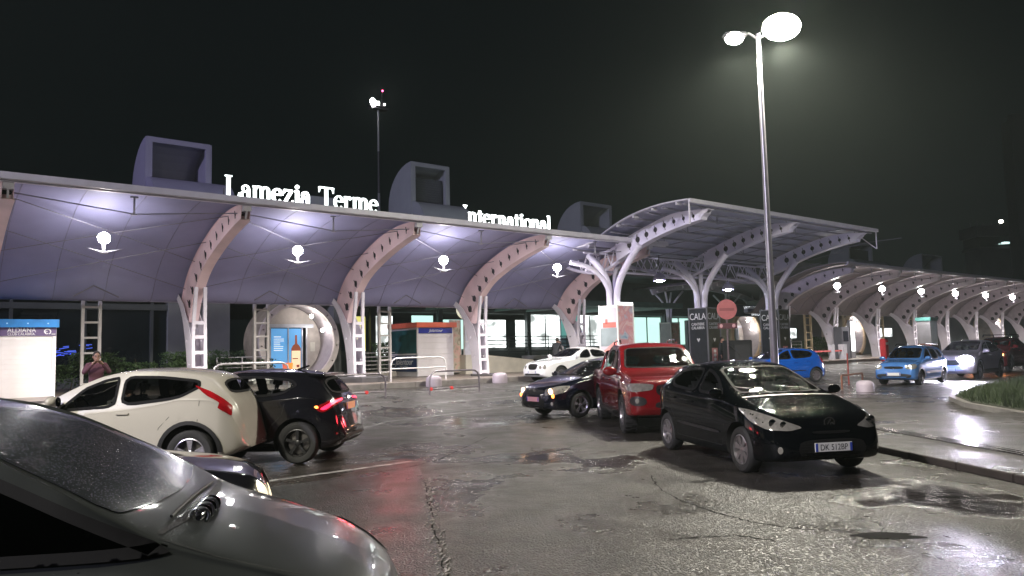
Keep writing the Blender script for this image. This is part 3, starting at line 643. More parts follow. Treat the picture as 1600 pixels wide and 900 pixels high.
PICKUP = dict(L=5.34, W=1.92, H=1.82, wheels=[.93, 4.08], r=.385, ra=.46, lift=.04, cabin=(1.4, 3.3), spokes=6, rim='off', tw=.26, seatx=(2.2, 3.0), tuck=.03, ns=140,
    center=[(0, .72), (.03, .90), (.08, 1.03), (.2, 1.10), (.8, 1.18), (1.25, 1.22), (1.4, 1.27), (1.9, 1.58), (2.15, 1.73), (2.5, 1.81), (3.0, 1.82), (3.4, 1.78), (3.52, 1.66), (3.62, 1.22), (3.75, 1.18), (5.2, 1.20), (5.28, 1.12), (5.34, .7)],
    edge=[(0, .66), (.06, .98), (.2, 1.07), (.8, 1.15), (1.4, 1.20), (1.55, 1.26), (2.1, 1.62), (2.4, 1.72), (3.0, 1.74), (3.35, 1.70), (3.5, 1.55), (3.6, 1.2), (3.75, 1.16), (5.2, 1.18), (5.34, .66)],
    belt=[(0, .6), (.06, .85), (.3, .97), (.9, 1.05), (1.5, 1.1), (3.4, 1.14), (5.1, 1.14), (5.25, 1.0), (5.34, .6)],
    low=[(0, .52), (.1, .40), (.6, .36), (4, .38), (5, .46), (5.34, .55)],
    hw=[(0, .62), (.03, .74), (.1, .84), (.25, .91), (.6, .945), (.93, .96), (1.4, .93), (3.6, .93), (4.08, .955), (4.6, .94), (5.2, .9), (5.34, .84)],
    we=[(0, .5), (.1, .68), (.3, .84), (.9, .86), (1.4, .85), (1.7, .79), (2.4, .71), (3.3, .70), (3.6, .80), (3.8, .84), (5.2, .84), (5.34, .75)],
    mirror=[(1.66, .90, 1.17)], mirror_size=1.35, handles=[(2.45, 0, 1.02), (3.3, 0, 1.03)],
    seams=[[(1.5, .45), (1.45, .8), (1.52, 1.08)], [(2.42, .45), (2.42, 1.1)], [(3.42, 1.1), (3.40, .8), (3.35, .45)], [(3.66, .45), (3.66, 1.12)], [(1.5, .46), (3.36, .46)]],
    decals=[
        dict(name='windscreen', o=WS, mat='car glass wet', glassy=True, rr=.1, pts=ws_pts(1.40, 1.28, .74, 2.14, 1.70, .62, .1, .06)),
        dict(name='front_door_window', o=SD, mat='car glass', glassy=True, mirror=True, pts=[(1.68, .8, 1.17), (2.38, .8, 1.19), (2.38, .8, 1.68), (2.18, .8, 1.62)]),
        dict(name='rear_door_window', o=SD, mat='car glass dark', glassy=True, mirror=True, pts=[(2.46, .8, 1.19), (3.34, .8, 1.2), (3.32, .8, 1.64), (2.46, .8, 1.69)]),
        dict(name='headlight', o=CF, mat='lamp clear', mirror=True, off=.01, rr=.14, pts=[(.06, .44, 1.0), (.06, .46, .88), (.16, .74, .84), (.36, .90, .88), (.52, .92, .97), (.3, .86, 1.01)]),
        dict(name='grille', o=FR, mat='grille black', off=.006, pts=[(.05, .40, 1.0), (.02, .42, .84), (0, .32, .76), (0, -.32, .76), (.02, -.42, .84), (.05, -.40, 1.0)]),
        dict(name='grille_bar', o=FR, mat='chrome', off=.02, pts=[(.05, .38, .91), (.05, .38, .875), (.05, -.38, .875), (.05, -.38, .91)]),
        dict(name='lower_grille', o=FR, mat='black plastic', off=.006, pts=[(0, .42, .68), (0, .46, .54), (0, -.46, .54), (0, -.42, .68)]),
        dict(name='fog_surround', o=CF, mat='black plastic', off=.010, mirror=True, rr=.25, pts=[(.03, .60, .76), (.02, .58, .60), (.12, .80, .58), (.25, .88, .66), (.18, .82, .77)]),
        dict(name='fog_lamp', o=CF, mat='lamp clear', off=.02, mirror=True, pts=circ3(.1, .72, .68, .05, 'x')),
        dict(name='tail_light', o=CR, mat='lamp red', mirror=True, off=.006, pts=[(5.2, .9, 1.12), (5.2, .9, .84), (5.32, .8, .84), (5.3, .8, 1.12)])])
MPV = scaled(HATCH, 4.2, 1.76, 1.60, r=.32, ra=.365, ns=220, sub=9, dstep=.022, cabin=(1.1, 3.5))
MPV['wheels'] = [.74, 3.32]
MPV['center'] = [(0, .50), (.03, .60), (.10, .68), (.25, .77), (.5, .87), (.8, .98), (.95, 1.02), (1.05, 1.07), (1.43, 1.26), (1.74, 1.41), (2.15, 1.55), (2.6, 1.60), (3.2, 1.60), (3.7, 1.54), (3.9, 1.42), (4.02, 1.15), (4.12, .9), (4.2, .5)]
MPV['edge'] = [(0, .44), (.1, .62), (.25, .72), (.5, .82), (.8, .92), (.95, .98), (1.15, 1.10), (1.6, 1.35), (2.0, 1.48), (2.6, 1.54), (3.4, 1.52), (3.8, 1.40), (4.0, 1.1), (4.2, .46)]
MPV['belt'] = [(0, .40), (.1, .54), (.25, .65), (.5, .76), (.8, .86), (1.1, .92), (2.3, .95), (3.7, 1.0), (4.0, .9), (4.2, .42)]
MPV['decals'] = [
    dict(name='windscreen', o=WS, mat='wet windscreen', rr=.1, pts=ws_pts(1.02, 1.10, .70, 2.05, 1.52, .57, .10, .07)),
    dict(name='front_door_window', o=SD, mat='car glass dark', glassy=True, mirror=True, rr=.08, pts=[(.92, .8, .955), (2.32, .8, .965), (2.32, .8, 1.47), (2.0, .8, 1.42), (1.58, .8, 1.285), (.98, .8, 1.00)]),
    dict(name='rear_door_window', o=SD, mat='car glass dark', glassy=True, mirror=True, rr=.1, pts=[(2.40, .8, .97), (3.4, .8, 1.02), (3.4, .8, 1.43), (2.4, .8, 1.48)]),
    dict(name='headlight', o=CF, mat='lamp clear', mirror=True, off=.008, rr=.14, pts=[(.05, .42, .68), (.08, .50, .58), (.24, .74, .60), (.55, .86, .74), (.50, .82, .80), (.3, .66, .77)]),
    dict(name='lower_grille', o=FR, mat='grille black', pts=[(0, .42, .48), (0, .48, .30), (0, -.48, .30), (0, -.42, .48)]),
    dict(name='tail_light', o=CR, mat='lamp red', mirror=True, off=.006, pts=[(3.85, .82, 1.22), (3.95, .8, .9), (4.11, .62, .9), (3.97, .62, 1.2)])]
BS = lambda P_, w=.006: dict(name='bonnet_seam', o=(.35, .45, .8), mat='panel gap dark', off=.0016, mirror=True, sm=False, step=.2, pts=[(x, y, z) for x, y, z in P_] + [(x, y - w, z) for x, y, z in reversed(P_)])
mat('panel gap dark', (.004, .004, .004), .8)
MPV['decals'] += [BS([(.98, .70, 1.0), (.75, .715, .93), (.5, .69, .86), (.3, .62, .77)]), dict(name='cowl_gap', o=WS, mat='black plastic', off=.002, sm=False, pts=[(.99, .66, 1.0), (.94, .35, 1.0), (.925, 0, 1.0), (.94, -.35, 1.0), (.99, -.66, 1.0), (1.02, -.66, 1.0), (.97, -.35, 1.02), (.955, 0, 1.02), (.97, .35, 1.02), (1.02, .66, 1.0)])]
HATCH['decals'] += [BS([(.98, .68, .99), (.75, .70, .93), (.5, .68, .88), (.34, .62, .82)])]
PICKUP['decals'] += [BS([(1.36, .80, 1.2), (.9, .83, 1.15), (.45, .80, 1.09), (.2, .72, 1.04)], .009)]
SEDAN['decals'] += [BS([(1.38, .70, .95), (.9, .70, .88), (.45, .64, .81), (.2, .56, .76)])]
MPV['seams'] = [[(1.20, .35), (1.12, .6), (1.22, .93)], [(2.36, .3), (2.36, .94)]]
# ------------------------------------------------------------------ ground
KB = 25.4      # kerb line of the terminal pavement
def gz(y):
    t = max(0, min(1, (y - 16) / (KB - 16))); return .42 * t * t * (3 - 2 * t)
asph = asphalt('wet asphalt', (.046, .041, .035), .60)
asph2 = asphalt('wet asphalt patch', (.040, .043, .042), .35, 4)
asph3 = asphalt('wet slab asphalt', (.055, .05, .047), .7, 9)
def ground_sheet(name, x0, x1, ys, zf, m, dz=0):
    mb = MB(); n = len(ys)
    mb.add([(x, y, zf(y) + dz) for y in ys for x in (x0, x1)], [(2 * i, 2 * i + 1, 2 * i + 3, 2 * i + 2) for i in range(n - 1)])
    o = mb.build(name, m, fix=False, smooth=60); return tag(o, kind='structure')
ys = [-60, -20, 0, 8, 16] + [16 + .5 * k for k in range(1, 19)] + [KB]
o = ground_sheet('road', -80, 400, ys, gz, asph); tag(o, 'wet dark asphalt forecourt road')
paving = mat('pavement', (.20, .165, .14), .42, var=.35, nscale=1.4, bump=.004, bscale=30)
o = ground_sheet('pavement', -80, 400, [KB + .14, 60], lambda y: .60, paving)
o2 = ground_sheet('ground', -400, 600, [60, 500], lambda y: .58, mat('dark ground', (.03, .03, .03), .8)); 
o3 = ground_sheet('ground_near', -80, 400, [-200, -60], lambda y: 0, M['dark ground']); o3.name = 'ground'
k = MB()
for i in range(96):
    x = -40 + 1.5 * i; k.box(x, x + 1.488, KB, KB + .14, .36, .603)
tag(k.build('kerb', mat('kerb stone', (.24, .22, .21), .5, var=.3, bump=.003), bevel=.01), kind='structure')
# painted lines
line = mat('road paint', (.34, .34, .32), .5, var=.5, nscale=7, col2=(.05, .05, .05))
def strip(name, p, q, w, z=.005, m=line):
    p = Vector((*p, 0)); q = Vector((*q, 0)); d = (q - p).normalized(); r = Vector((-d.y, d.x, 0)) * w / 2; n = 24; mb = MB()
    vs = []
    for i in range(n + 1):
        c = p + (q - p) * i / n
        for s in (1, -1): v = c + r * s; vs.append((v.x, v.y, gz(v.y) + z))
    mb.add(vs, [(2 * i + 1, 2 * i, 2 * i + 2, 2 * i + 3) for i in range(n)])
    o = mb.build(name, m, fix=False); return tag(o, kind='structure')
for p, q, w in (((2.0, 10.35), (6.4, 10.6), .12), ((5.4, 13.9), (9.4, 16.9), .12), ((9.4, 17.0), (15.5, 18.3), .12), ((12.0, 19.9), (20.5, 20.6), .10), ((9.3, 22.9), (30, 23.3), .12), ((7.2, 20.6), (11.6, 21.0), .12), ((24, 20.2), (60, 20.5), .12), ((22, 17.2), (34, 17.6), .12), ((36, 12.2), (70, 12.4), .14)):
    strip('road_marking', p, q, w)
# asphalt repair patch, seam and cracks
pt = MB(); P = [(1.0, 10.0), (4.3, 9.95), (6.2, 10.1), (5.6, 9.0), (2.45, 3.6), (1.0, 3.7)]
pt.add([(x, y, .004) for x, y in P], [tuple(range(len(P)))]); tag(pt.build('road_patch', asph2), kind='structure')
stonem = mat('loose grit', (.30, .28, .26), .3, var=.4, nscale=30)
gr = MB(); rnd = random.Random(3)
for i in range(330):
    t = rnd.random(); x = 5.6 + (2.45 - 5.6) * t + rnd.gauss(0, .05) + .02; y = 9.0 + (3.6 - 9.0) * t; s = rnd.uniform(.004, .012)
    gr.obox((x, y, .006), (s, 0, s * .3), (0, s * .8, 0), (0, 0, s * .6))
tag(gr.build('grit', stonem), 'pale loose grit along the seam of the asphalt patch', 'grit', kind='stuff')
tar = mat('tar dark', (.008, .008, .008), .9, var=.3, spec=.1)
def blob(name, cx, cy, rx, ry, a, z=.004, m=tar, n=40, jag=.25, seed=1, label=None):
    r_ = random.Random(seed); vs = []; ph = [r_.uniform(0, 6) for _ in range(6)]
    for k in range(n):
        t = 2 * math.pi * k / n; q = 1 + jag * sum(math.sin(t * (j + 2) + ph[j]) / (j + 1.5) for j in range(6))
        u, v = rx * math.cos(t) * q, ry * math.sin(t) * q; x = cx + u * math.cos(a) - v * math.sin(a); y = cy + u * math.sin(a) + v * math.cos(a); vs.append((x, y, gz(y) + z))
    vs.append((cx, cy, gz(cy) + z)); mb = MB(); mb.add(vs, [(k, (k + 1) % n, n) for k in range(n)])
    o = mb.build(name, m, fix=False); return tag(o, kind='structure')
AR = math.atan2(-.62, .78)   # direction of screen right
blob('pothole', 6.84, 3.37, .30, .12, AR, seed=5)
pass
def crack(pts, w, seed):
    r_ = random.Random(seed); c = catmull([(x, y) for x, y in pts], 14); vs = []
    for i, (x, y) in enumerate(c):
        a = c[min(i + 1, len(c) - 1)]; b = c[max(i - 1, 0)]; dx, dy = a[0] - b[0], a[1] - b[1]; l = math.hypot(dx, dy) or 1
        ww = w * r_.uniform(.2, 1.3) / 2; jx = r_.gauss(0, .012); 
        vs += [(x - dy / l * (ww + jx), y + dx / l * (ww + jx), .0045), (x + dy / l * (ww - jx), y - dx / l * (ww - jx), .0045)]
    mb = MB(); mb.add(vs, [(2 * i, 2 * i + 1, 2 * i + 3, 2 * i + 2) for i in range(len(c) - 1)]); tag(mb.build('road_crack', tar, fix=False), kind='structure')
crack([(7.9, 7.0), (7.1, 6.1), (6.6, 5.0), (6.5, 4.2), (6.9, 3.6)], .022, 2); crack([(6.1, 9.6), (7.6, 9.6), (9.0, 9.9), (10.2, 10.4)], .018, 3)
crack([(5.6, 9.0), (4.5, 7.1), (3.3, 5.0), (2.45, 3.6)], .018, 4); crack([(4.3, 9.9), (6.3, 10.2), (7.7, 11.2), (9.2, 12.4)], .016, 5)
crack([(5.4, 4.6), (5.9, 4.3), (6.0, 3.9)], .03, 6)
# raised slab on the right with its kerb edge and drain channel
sl = MB(); E0 = Vector((13.1, 7.75, 0)); E1 = Vector((6.9, -2.0, 0)); dn = Vector((.843, -.538, 0))
far = 5.4
E0f = E0 + dn * .2
P = [E0, E1, E1 + dn * far, E0 + dn * far + Vector((4.5, 1.2, 0))]
sl.prism([(p.x, p.y) for p in P], lambda x, y: (x, y, -.1), lambda x, y: (x, y, .10))
tag(sl.build('pavement_slab', asph3, bevel=0), kind='structure')
ek = MB(); d = (E1 - E0); L_ = d.length; d.normalize(); r_ = Vector((-d.y, d.x, 0))
for i in range(int(L_ / 1.0)):
    c = E0 + d * (i + .5); ek.obox((c.x + r_.x * -.02, c.y + r_.y * -.02, .05), d * .494, r_ * .03, (0, 0, .053))
tag(ek.build('kerb', mat('shaded kerb', (.05, .04, .034), .6, var=.3), bevel=.01), kind='structure')  # shade on the slab's edge is put into this kerb colour
gt = empty('drain_channel', (0, 0, 0), 0, 'slotted drain channel running across the wet slab at the right', 'drain')
gm = MB(); G0 = Vector((14.3, 7.1, 0)); G1 = Vector((8.6, -1.6, 0)); gd = (G1 - G0).normalized(); gr_ = Vector((-gd.y, gd.x, 0)); gm.obox((G0 + G1) / 2 + Vector((0, 0, .1)), gd * (G1 - G0).length / 2, gr_ * .17, (0, 0, .004)); gm.build('trough', tar, gt)
gm = MB(); n = int((G1 - G0).length / .105)
for i in range(n):
    c = G0 + gd * (i + .5) * .105 + Vector((0, 0, .110)); gm.obox(c, (gd * .9 + gr_ * .5).normalized() * .024, (gr_ - gd * .5).normalized() * .17, (0, 0, .005))
gm.build('grate', mat('wet steel', (.35, .34, .33), .22, .8), gt)

# ------------------------------------------------------------------ steel canopies
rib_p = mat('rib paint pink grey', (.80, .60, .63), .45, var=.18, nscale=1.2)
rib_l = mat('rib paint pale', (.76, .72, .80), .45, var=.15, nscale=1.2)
mem = mat('canopy sheet', (.265, .262, .43), .65, var=.28, nscale=.35, bump=.01, bscale=1.2)  # lavender of the lights is put into the off-white sheet's colour
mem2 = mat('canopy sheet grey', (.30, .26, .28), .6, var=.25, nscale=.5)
alu = mat('canopy edge', (.60, .58, .66), .4, var=.1)
darkst = mat('dark steel', (.04, .035, .045), .5)
wirem = mat('bracing', (.16, .15, .18), .5, .3)
def plate_mesh(mb, poly, holes, f0, f1, step=.35, mi=0):
    V, F = cdt(poly, holes, step); n = len(V)
    mb.add([f0(*p) for p in V], F, mi); mb.add([f1(*p) for p in V], [tuple(reversed(f)) for f in F], mi)
    ec = {}
    for f in F:
        for i in range(len(f)):
            e = (f[i], f[(i + 1) % len(f)]); ec[e] = 1
    for (a, b) in ec:
        if (b, a) not in ec: mb.add([f0(*V[a]), f0(*V[b]), f1(*V[b]), f1(*V[a])], [(0, 3, 2, 1)], mi)
B0 = 23.7
OUT = catmull([(-.25, 6.40), (.35, 6.42), (1.2, 6.36), (2.25, 6.16), (3.65, 5.68), (4.7, 5.17), (5.45, 4.62), (5.95, 4.0), (6.0, 3.72)], 4)
INN = catmull([(5.10, 3.0), (4.75, 3.7), (4.36, 4.15), (3.67, 4.70), (2.67, 5.16), (1.24, 5.63), (-.15, 5.95)], 4)
def rib_holes():
    mid = [(.35, 6.17), (.95, 6.07), (1.55, 5.93), (2.15, 5.74), (2.75, 5.51), (3.32, 5.23), (3.85, 4.91), (4.35, 4.54), (4.80, 4.12), (5.15, 3.66)]
    return [(u, z, .055 + .012 * i) for i, (u, z) in enumerate(mid)]
def rib_mesh():
    mb = MB(); poly = OUT + INN; t = .14
    hs = [circ(u, z, r, 12) for u, z, r in rib_holes()]
    for s in (-1, 1):
        plate_mesh(mb, poly, hs, lambda u, z: (s * t, B0 + u, z), lambda u, z: (s * (t - .015), B0 + u, z), 9)
    # flanges follow both edges
    for E_ in (OUT, INN):
        for i in range(len(E_) - 1):
            (u0, z0), (u1, z1) = E_[i], E_[i + 1]; l = math.hypot(u1 - u0, z1 - z0); n = (-(z1 - z0) / l * .01, (u1 - u0) / l * .01)
            mb.obox((0, B0 + (u0 + u1) / 2, (z0 + z1) / 2), (t + .03, 0, 0), (0, (u1 - u0) / 2 * 1.04, (z1 - z0) / 2 * 1.04), (0, n[0], n[1]))
    for q in range(3): mb.box(-t + .02, t - .02, B0 + .05 + q * 1.8, B0 + .07 + q * 1.8, 5.9 - q * .35, 6.1 - q * .35)
    return mb
def rib_pins_shade():
    mb = MB(); hs = rib_holes()
    for i, (u, z, r) in enumerate(hs):
        j = min(i + 1, len(hs) - 1); k = max(0, i - 1); du, dz = hs[j][0] - hs[k][0], hs[j][1] - hs[k][1]; l = math.hypot(du, dz); n = (-dz / l, du / l); a = r + .07
        mb.obox((0, B0 + u, z), (.158, 0, 0), (0, n[0] * a, n[1] * a), (0, du / l * .012, dz / l * .012))
        mb.lathe([(r * .97, -.12), (r * .97, .12)], 12, 'x', (0, B0 + u, z))  # dark disc fills the hole in place of its shade
    return mb
def column_mesh(split=True):
    mb = MB()
    back = catmull([(30.95, 4.22), (30.1, 3.95), (29.4, 3.35), (28.95, 2.5), (28.65, 1.55), (28.55, .6)], 4)
    front = catmull([(28.02, .6), (28.08, 1.4), (28.2, 2.2), (28.42, 2.8), (28.75, 3.15)], 4) + catmull([(29.25, 3.7), (29.9, 4.12), (30.5, 4.3)], 3)
    hs = [circ(y, z, .05, 8) for y, z in ((30.0, 4.0), (29.15, 3.2), (28.68, 2.35), (28.38, 1.5))]
    for s in (-1, 1): plate_mesh(mb, [(y, z) for y, z in back + front], hs, lambda u, z: (s * .26, u, z), lambda u, z: (s * .235, u, z), 9)
    for i in range(len(back) - 1): (y0, z0), (y1, z1) = back[i], back[i + 1]; mb.obox((0, (y0 + y1) / 2, (z0 + z1) / 2), (.25, 0, 0), (0, (y1 - y0) / 2 * 1.03, (z1 - z0) / 2 * 1.03), (0, .012, .006))
    fr = catmull([(28.02, .6), (28.08, 1.4), (28.12, 2.3), (28.10, 3.1), (27.98, 4.2)], 5)
    for s in (-1, 1):
        for i in range(len(fr) - 1): (y0, z0), (y1, z1) = fr[i], fr[i + 1]; mb.obox((s * (.205 - .05 * max(0, z0 - 2.4) / 1.6), (y0 + y1) / 2, (z0 + z1) / 2), (.055, 0, 0), (0, (y1 - y0) / 2 * 1.05, (z1 - z0) / 2 * 1.05), (0, .05, .01))
    for z in (.8, 1.35, 1.9, 2.45, 2.95): y = [a for a, b in fr if b >= z - .05][0]; mb.box(-.2, .2, y - .045, y + .045, z - .06, z + .06)
    return mb
def column_dots():
    mb = MB()
    for u, z in ((6.25, 3.45), (5.35, 2.02), (5.12, 1.45), (4.02, 1.46), (4.4, 3.0)):
        mb.lathe([(.05, -.178), (.05, .178)], 10, 'x', (0, B0 + u, z))
    return mb
def merged(a, b):
    n = len(a.v); a.v += b.v; a.f += [tuple(n + i for i in f) for f in b.f]; a.mi += [1] * len(b.f); return a.mesh()
ribM, colM = merged(rib_mesh(), rib_pins_shade()), column_mesh().mesh()
ribM.materials.append(None); ribM.materials.append(darkst); colM.materials.append(None)
PROF = catmull([(-.42, 6.50), (.3, 6.53), (1.2, 6.46), (2.3, 6.27), (3.72, 5.79), (4.8, 5.27), (5.58, 4.70), (6.1, 4.08), (6.45, 3.84), (6.9, 3.86)], 5)
def lattice_post(mb, x, y, z0, z1, w=.55, d=.10, nr=6):
    for s in (-1, 1): mb.box(x + s * w / 2 - d / 2, x + s * w / 2 + d / 2, y - .07, y + .07, z0, z1)
    for i in range(nr):
        z = z0 + (z1 - z0) * (i + .5) / nr; mb.box(x - w / 2, x + w / 2, y - .045, y + .045, z - .035, z + .035)
def canopy(label, xs, x0, x1, ribmat, sheet, edgeh=.13, bases=True):
    root = empty('forecourt_canopy', (0, 0, 0), 0, label, 'canopy')
    mb = MB(); N = len(PROF); nx = int((x1 - x0) / 1.03)
    vs = []; 
    for dz in (0, .05):
        for i in range(nx + 1):
            x = x0 + (x1 - x0) * i / nx
            ph = min(abs(((x - xs[0]) / 6.2) % 1), 1 - ((x - xs[0]) / 6.2) % 1) * 2
            for j, (u, z) in enumerate(PROF): vs.append((x, B0 + u, z + dz - .05 * math.sin(ph * math.pi / 2) * math.sin(math.pi * j / N)))
    q = (nx + 1) * N; fs = []
    for i in range(nx):
        for j in range(N - 1):
            a = i * N + j; fs += [(a, a + 1, a + N + 1, a + N), (q + a, q + a + N, q + a + N + 1, q + a + 1)]
    for i in range(nx): fs += [(i * N, (i + 1) * N, q + (i + 1) * N, q + i * N), (i * N + N - 1, q + i * N + N - 1, q + (i + 1) * N + N - 1, (i + 1) * N + N - 1)]
    for j in range(N - 1): fs += [(j, q + j, q + j + 1, j + 1), (nx * N + j, nx * N + j + 1, q + nx * N + j + 1, q + nx * N + j)]
    mb.add(vs, fs); mb.build('roof_sheet', sheet, root, smooth=50)
    e = MB(); e.box(x0 - .02, x1 + .02, B0 - .56, B0 - .43, 6.40, 6.40 + edgeh + .06); e.box(x0, x1, B0 - .43, B0 - .30, 6.36, 6.42); e.build('edge_beam', alu, root, bevel=.015)
    g = MB(); g.tube([(x0, B0 + 6.75, 3.98), (x1, B0 + 6.75, 3.98)], .17, 12); g.build('gutter', mat('gutter lavender', (.52, .50, .66), .35, var=.1), root, smooth=50)
    rod = MB()
    for i in range(len(xs)):
        a = xs[i]; b = a + 6.2; mid = a + 3.1
        if b > x1 + 1: continue
        for u, z in ((.15, 6.30),):
            rod.tube([(a, B0 + u, z - .1), (mid, B0 + u, z - .42), (b, B0 + u, z - .1)], .018, 5); rod.tube([(mid, B0 + u, z - .42), (mid, B0 + u, z + .1)], .03, 6); rod.lathe([(.08, z - .45), (.08, z - .41)], 8, 'z', (mid, B0 + u, 0)); rod.lathe([(.11, z + .05), (.11, z + .09)], 8, 'z', (mid, B0 + u, 0))
    rod.build('tie_rod', mat('tie rod', (.25, .24, .3), .4, .2), root)
    w = MB()
    for i in range(len(xs)):
        a, b = xs[i], xs[i] + 6.2
        if b > x1 + 1: continue
        for p, q_ in (((a, .9, 6.25), (b, 4.6, 5.1)), ((b, .9, 6.25), (a, 4.6, 5.1)), ((a, 3.2, 5.7), (b, 5.7, 4.2)), ((b, 3.2, 5.7), (a, 5.7, 4.2))):
            w.tube([(p[0], B0 + p[1], p[2]), ((p[0] + q_[0]) / 2, B0 + (p[1] + q_[1]) / 2, (p[2] + q_[2]) / 2 + .02), (q_[0], B0 + q_[1], q_[2])], .014, 5)
        for yy, z in ((5.9, 3.9),): w.tube([(a + 2.5, B0 + yy, z), (a + 3.1, B0 + yy - .05, z + .38), (a + 3.9, B0 + yy, z)], .025, 5)
    w.build('bracing_wire', wirem, root)
    sm = MB(); k = 0
    while x0 + .8 + k * 1.55 < x1:
        xx = x0 + .8 + k * 1.55; k += 1
        ph = min(abs(((xx - xs[0]) / 6.2) % 1), 1 - ((xx - xs[0]) / 6.2) % 1) * 2
        z_ = [z - .05 * math.sin(ph * math.pi / 2) * math.sin(math.pi * j / N) for j, (u, z) in enumerate(PROF)]
        for j in range(N - 1): sm.beam((xx, B0 + PROF[j][0], z_[j] - .006), (xx, B0 + PROF[j + 1][0], z_[j + 1] - .006), .022, .010)
    sm.build('sheet_seam', mat('sheet seam', (.19, .18, .26), .6, var=.3), root)
    for x in xs:
        r = bpy.data.objects.new('rib', ribM); C.objects.link(r); r.parent = root; r.location = (x, 0, 0)
        if ribM.materials[0] is None: ribM.materials[0] = ribmat
        r.material_slots[0].link = 'OBJECT'; r.material_slots[0].material = ribmat
        b = MB(); b.box(-.12, .12, B0 - .36, B0 - .05, 6.20, 6.36); b.beam((0, B0 - .32, 6.25), (0, B0 - .18, 5.98), .05); b.build('bracket', alu, r)
        c = bpy.data.objects.new('column', colM); C.objects.link(c); c.parent = root; c.location = (x, 0, 0)
        if colM.materials[0] is None: colM.materials[0] = rib_l
    return root
can1 = canopy('long curved canopy at the left with pale sheeting and five pinkish perforated ribs', [2.1 + 6.2 * i for i in range(5)], -4.5, 27.9, rib_p, mem)
for i in range(5):
    x = 2.1 + 3.1 + 6.2 * i
    if i in (0, 1, 2):
        mb = MB(); lattice_post(mb, x + (.2 if i < 2 else -.3), 31.0, .6, 3.9); mb.build('lattice_post', mat('post paint', (.60, .57, .55), .5, var=.12), can1)
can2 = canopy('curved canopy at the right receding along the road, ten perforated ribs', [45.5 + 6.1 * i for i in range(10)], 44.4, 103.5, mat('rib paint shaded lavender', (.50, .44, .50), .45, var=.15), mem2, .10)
for i in range(4):
    mb = MB(); lattice_post(mb, 52.9 + 5.6 * i, 31.0, .6, 3.9, .8, .12); mb.build('lattice_post', mat('post paint cream', (.62, .50, .32), .5, var=.12), can2)
# plinths of the columns
for x, rr, h, lb in ((14.7, 1.15, .22, 'hexagonal dark stone plinth under the second leaning column from the left'), (20.9, .8, .1, 'low dark plinth under the column beside the ramp')):
    mb = MB(); mb.lathe([(rr, .60), (rr, .60 + h * .8), (rr * .93, .60 + h)], 6, 'z', (x, B0 + 4.4, 0)); tag(mb.build('column_plinth', mat('plinth', (.07, .065, .07), .6)), lb, 'plinth')

# lamps hanging under the canopies
lampglow = glow('canopy lamp glow', (1, .96, .95), 150); lampglow2 = glow('canopy lamp glow warm', (1, .93, .90), 75)
def canopy_lamp(x, mg, label, group, z=5.34, y=25.3, s=1):
    r = empty('canopy_lamp', (x, y, z), 0, label, 'lamp', group)
    a = MB(); a.ball((0, 0, 0), .17 * s, .17 * s, .17 * s, 16, 10); a.build('globe', mg, r, smooth=80)
    b = MB(); b.lathe([(.05, -.42), (.05, -.15)], 8); b.lathe([(.10, -.46), (.13, -.43), (.10, -.40)], 10); b.build('stem', alu, r, smooth=40)
    c = MB()
    for q in (-1, 1): c.add([(0, -.05, -.44), (0, .05, -.44), (q * .5, .03, -.31), (q * .5, -.03, -.31), (0, 0, -.40)], [(0, 1, 2, 3), (0, 3, 4), (1, 4, 2), (2, 4, 3), (0, 4, 1)])
    c.build('reflector_wings', mat('reflector', (.16, .16, .19), .5), r)
    l = bpy.data.lights.new('downlight', 'SPOT'); l.energy = 1500; l.color = (1, .93, .88); l.spot_size = R(155); l.spot_blend = .8; l.shadow_soft_size = .15; lo = bpy.data.objects.new('downlight', l); C.objects.link(lo); lo.parent = r; lo.location = (0, 0, -.55)
    return r
for i, t in enumerate(('leftmost lit globe lamp under the long left canopy', 'lit globe lamp under the left canopy below the word Lamezia', 'lit globe lamp under the left canopy, third from the left', 'lit globe lamp under the left canopy, nearest its right end')):
    canopy_lamp(4.70 + 6.05 * i, lampglow, t, 'globe lamps under the left canopy')
canopy_lamp(-1.3, lampglow, 'lit globe lamp under the left canopy beyond the left edge of the view', 'globe lamps under the left canopy')
ords = ['nearest', 'second', 'third', 'fourth', 'fifth', 'sixth', 'seventh', 'eighth']
for i in range(8):
    canopy_lamp(46.9 + 5.98 * i, lampglow2, ords[i] + ' lit globe lamp of the row under the right canopy', 'globe lamps under the right canopy', s=1.15)

# central raised canopy
cc = empty('raised_canopy', (0, 0, 0), 0, 'tall central canopy with a see-through curved roof, three deep ribs and steel trees', 'canopy')
cen_lav = mat('central steel lavender', (.76, .72, .88), .45, var=.14, nscale=1.2)
cm_ = bpy.data.materials.new('polycarbonate'); cm_.use_nodes = True; nt = cm_.node_tree; nt.nodes.clear()
o_ = nt.nodes.new('ShaderNodeOutputMaterial'); mx_ = nt.nodes.new('ShaderNodeMixShader'); t_ = nt.nodes.new('ShaderNodeBsdfTransparent'); d_ = nt.nodes.new('ShaderNodeBsdfPrincipled')
d_.inputs['Base Color'].default_value = (.55, .54, .74, 1); d_.inputs['Roughness'].default_value = .4; t_.inputs[0].default_value = (.7, .72, .85, 1); mx_.inputs[0].default_value = .72
nt.links.new(t_.outputs[0], mx_.inputs[1]); nt.links.new(d_.outputs[0], mx_.inputs[2]); nt.links.new(mx_.outputs[0], o_.inputs[0])
RP = catmull([(19.0, 7.48), (20.3, 7.50), (21.4, 7.40), (22.4, 7.20), (23.3, 6.90), (24.2, 6.55), (25.1, 6.35), (26.3, 6.45), (28.2, 6.85), (30.4, 7.35), (33, 7.7)], 4)
mb = MB(); N = len(RP); x0, x1 = 24.2, 39.4
vs = []
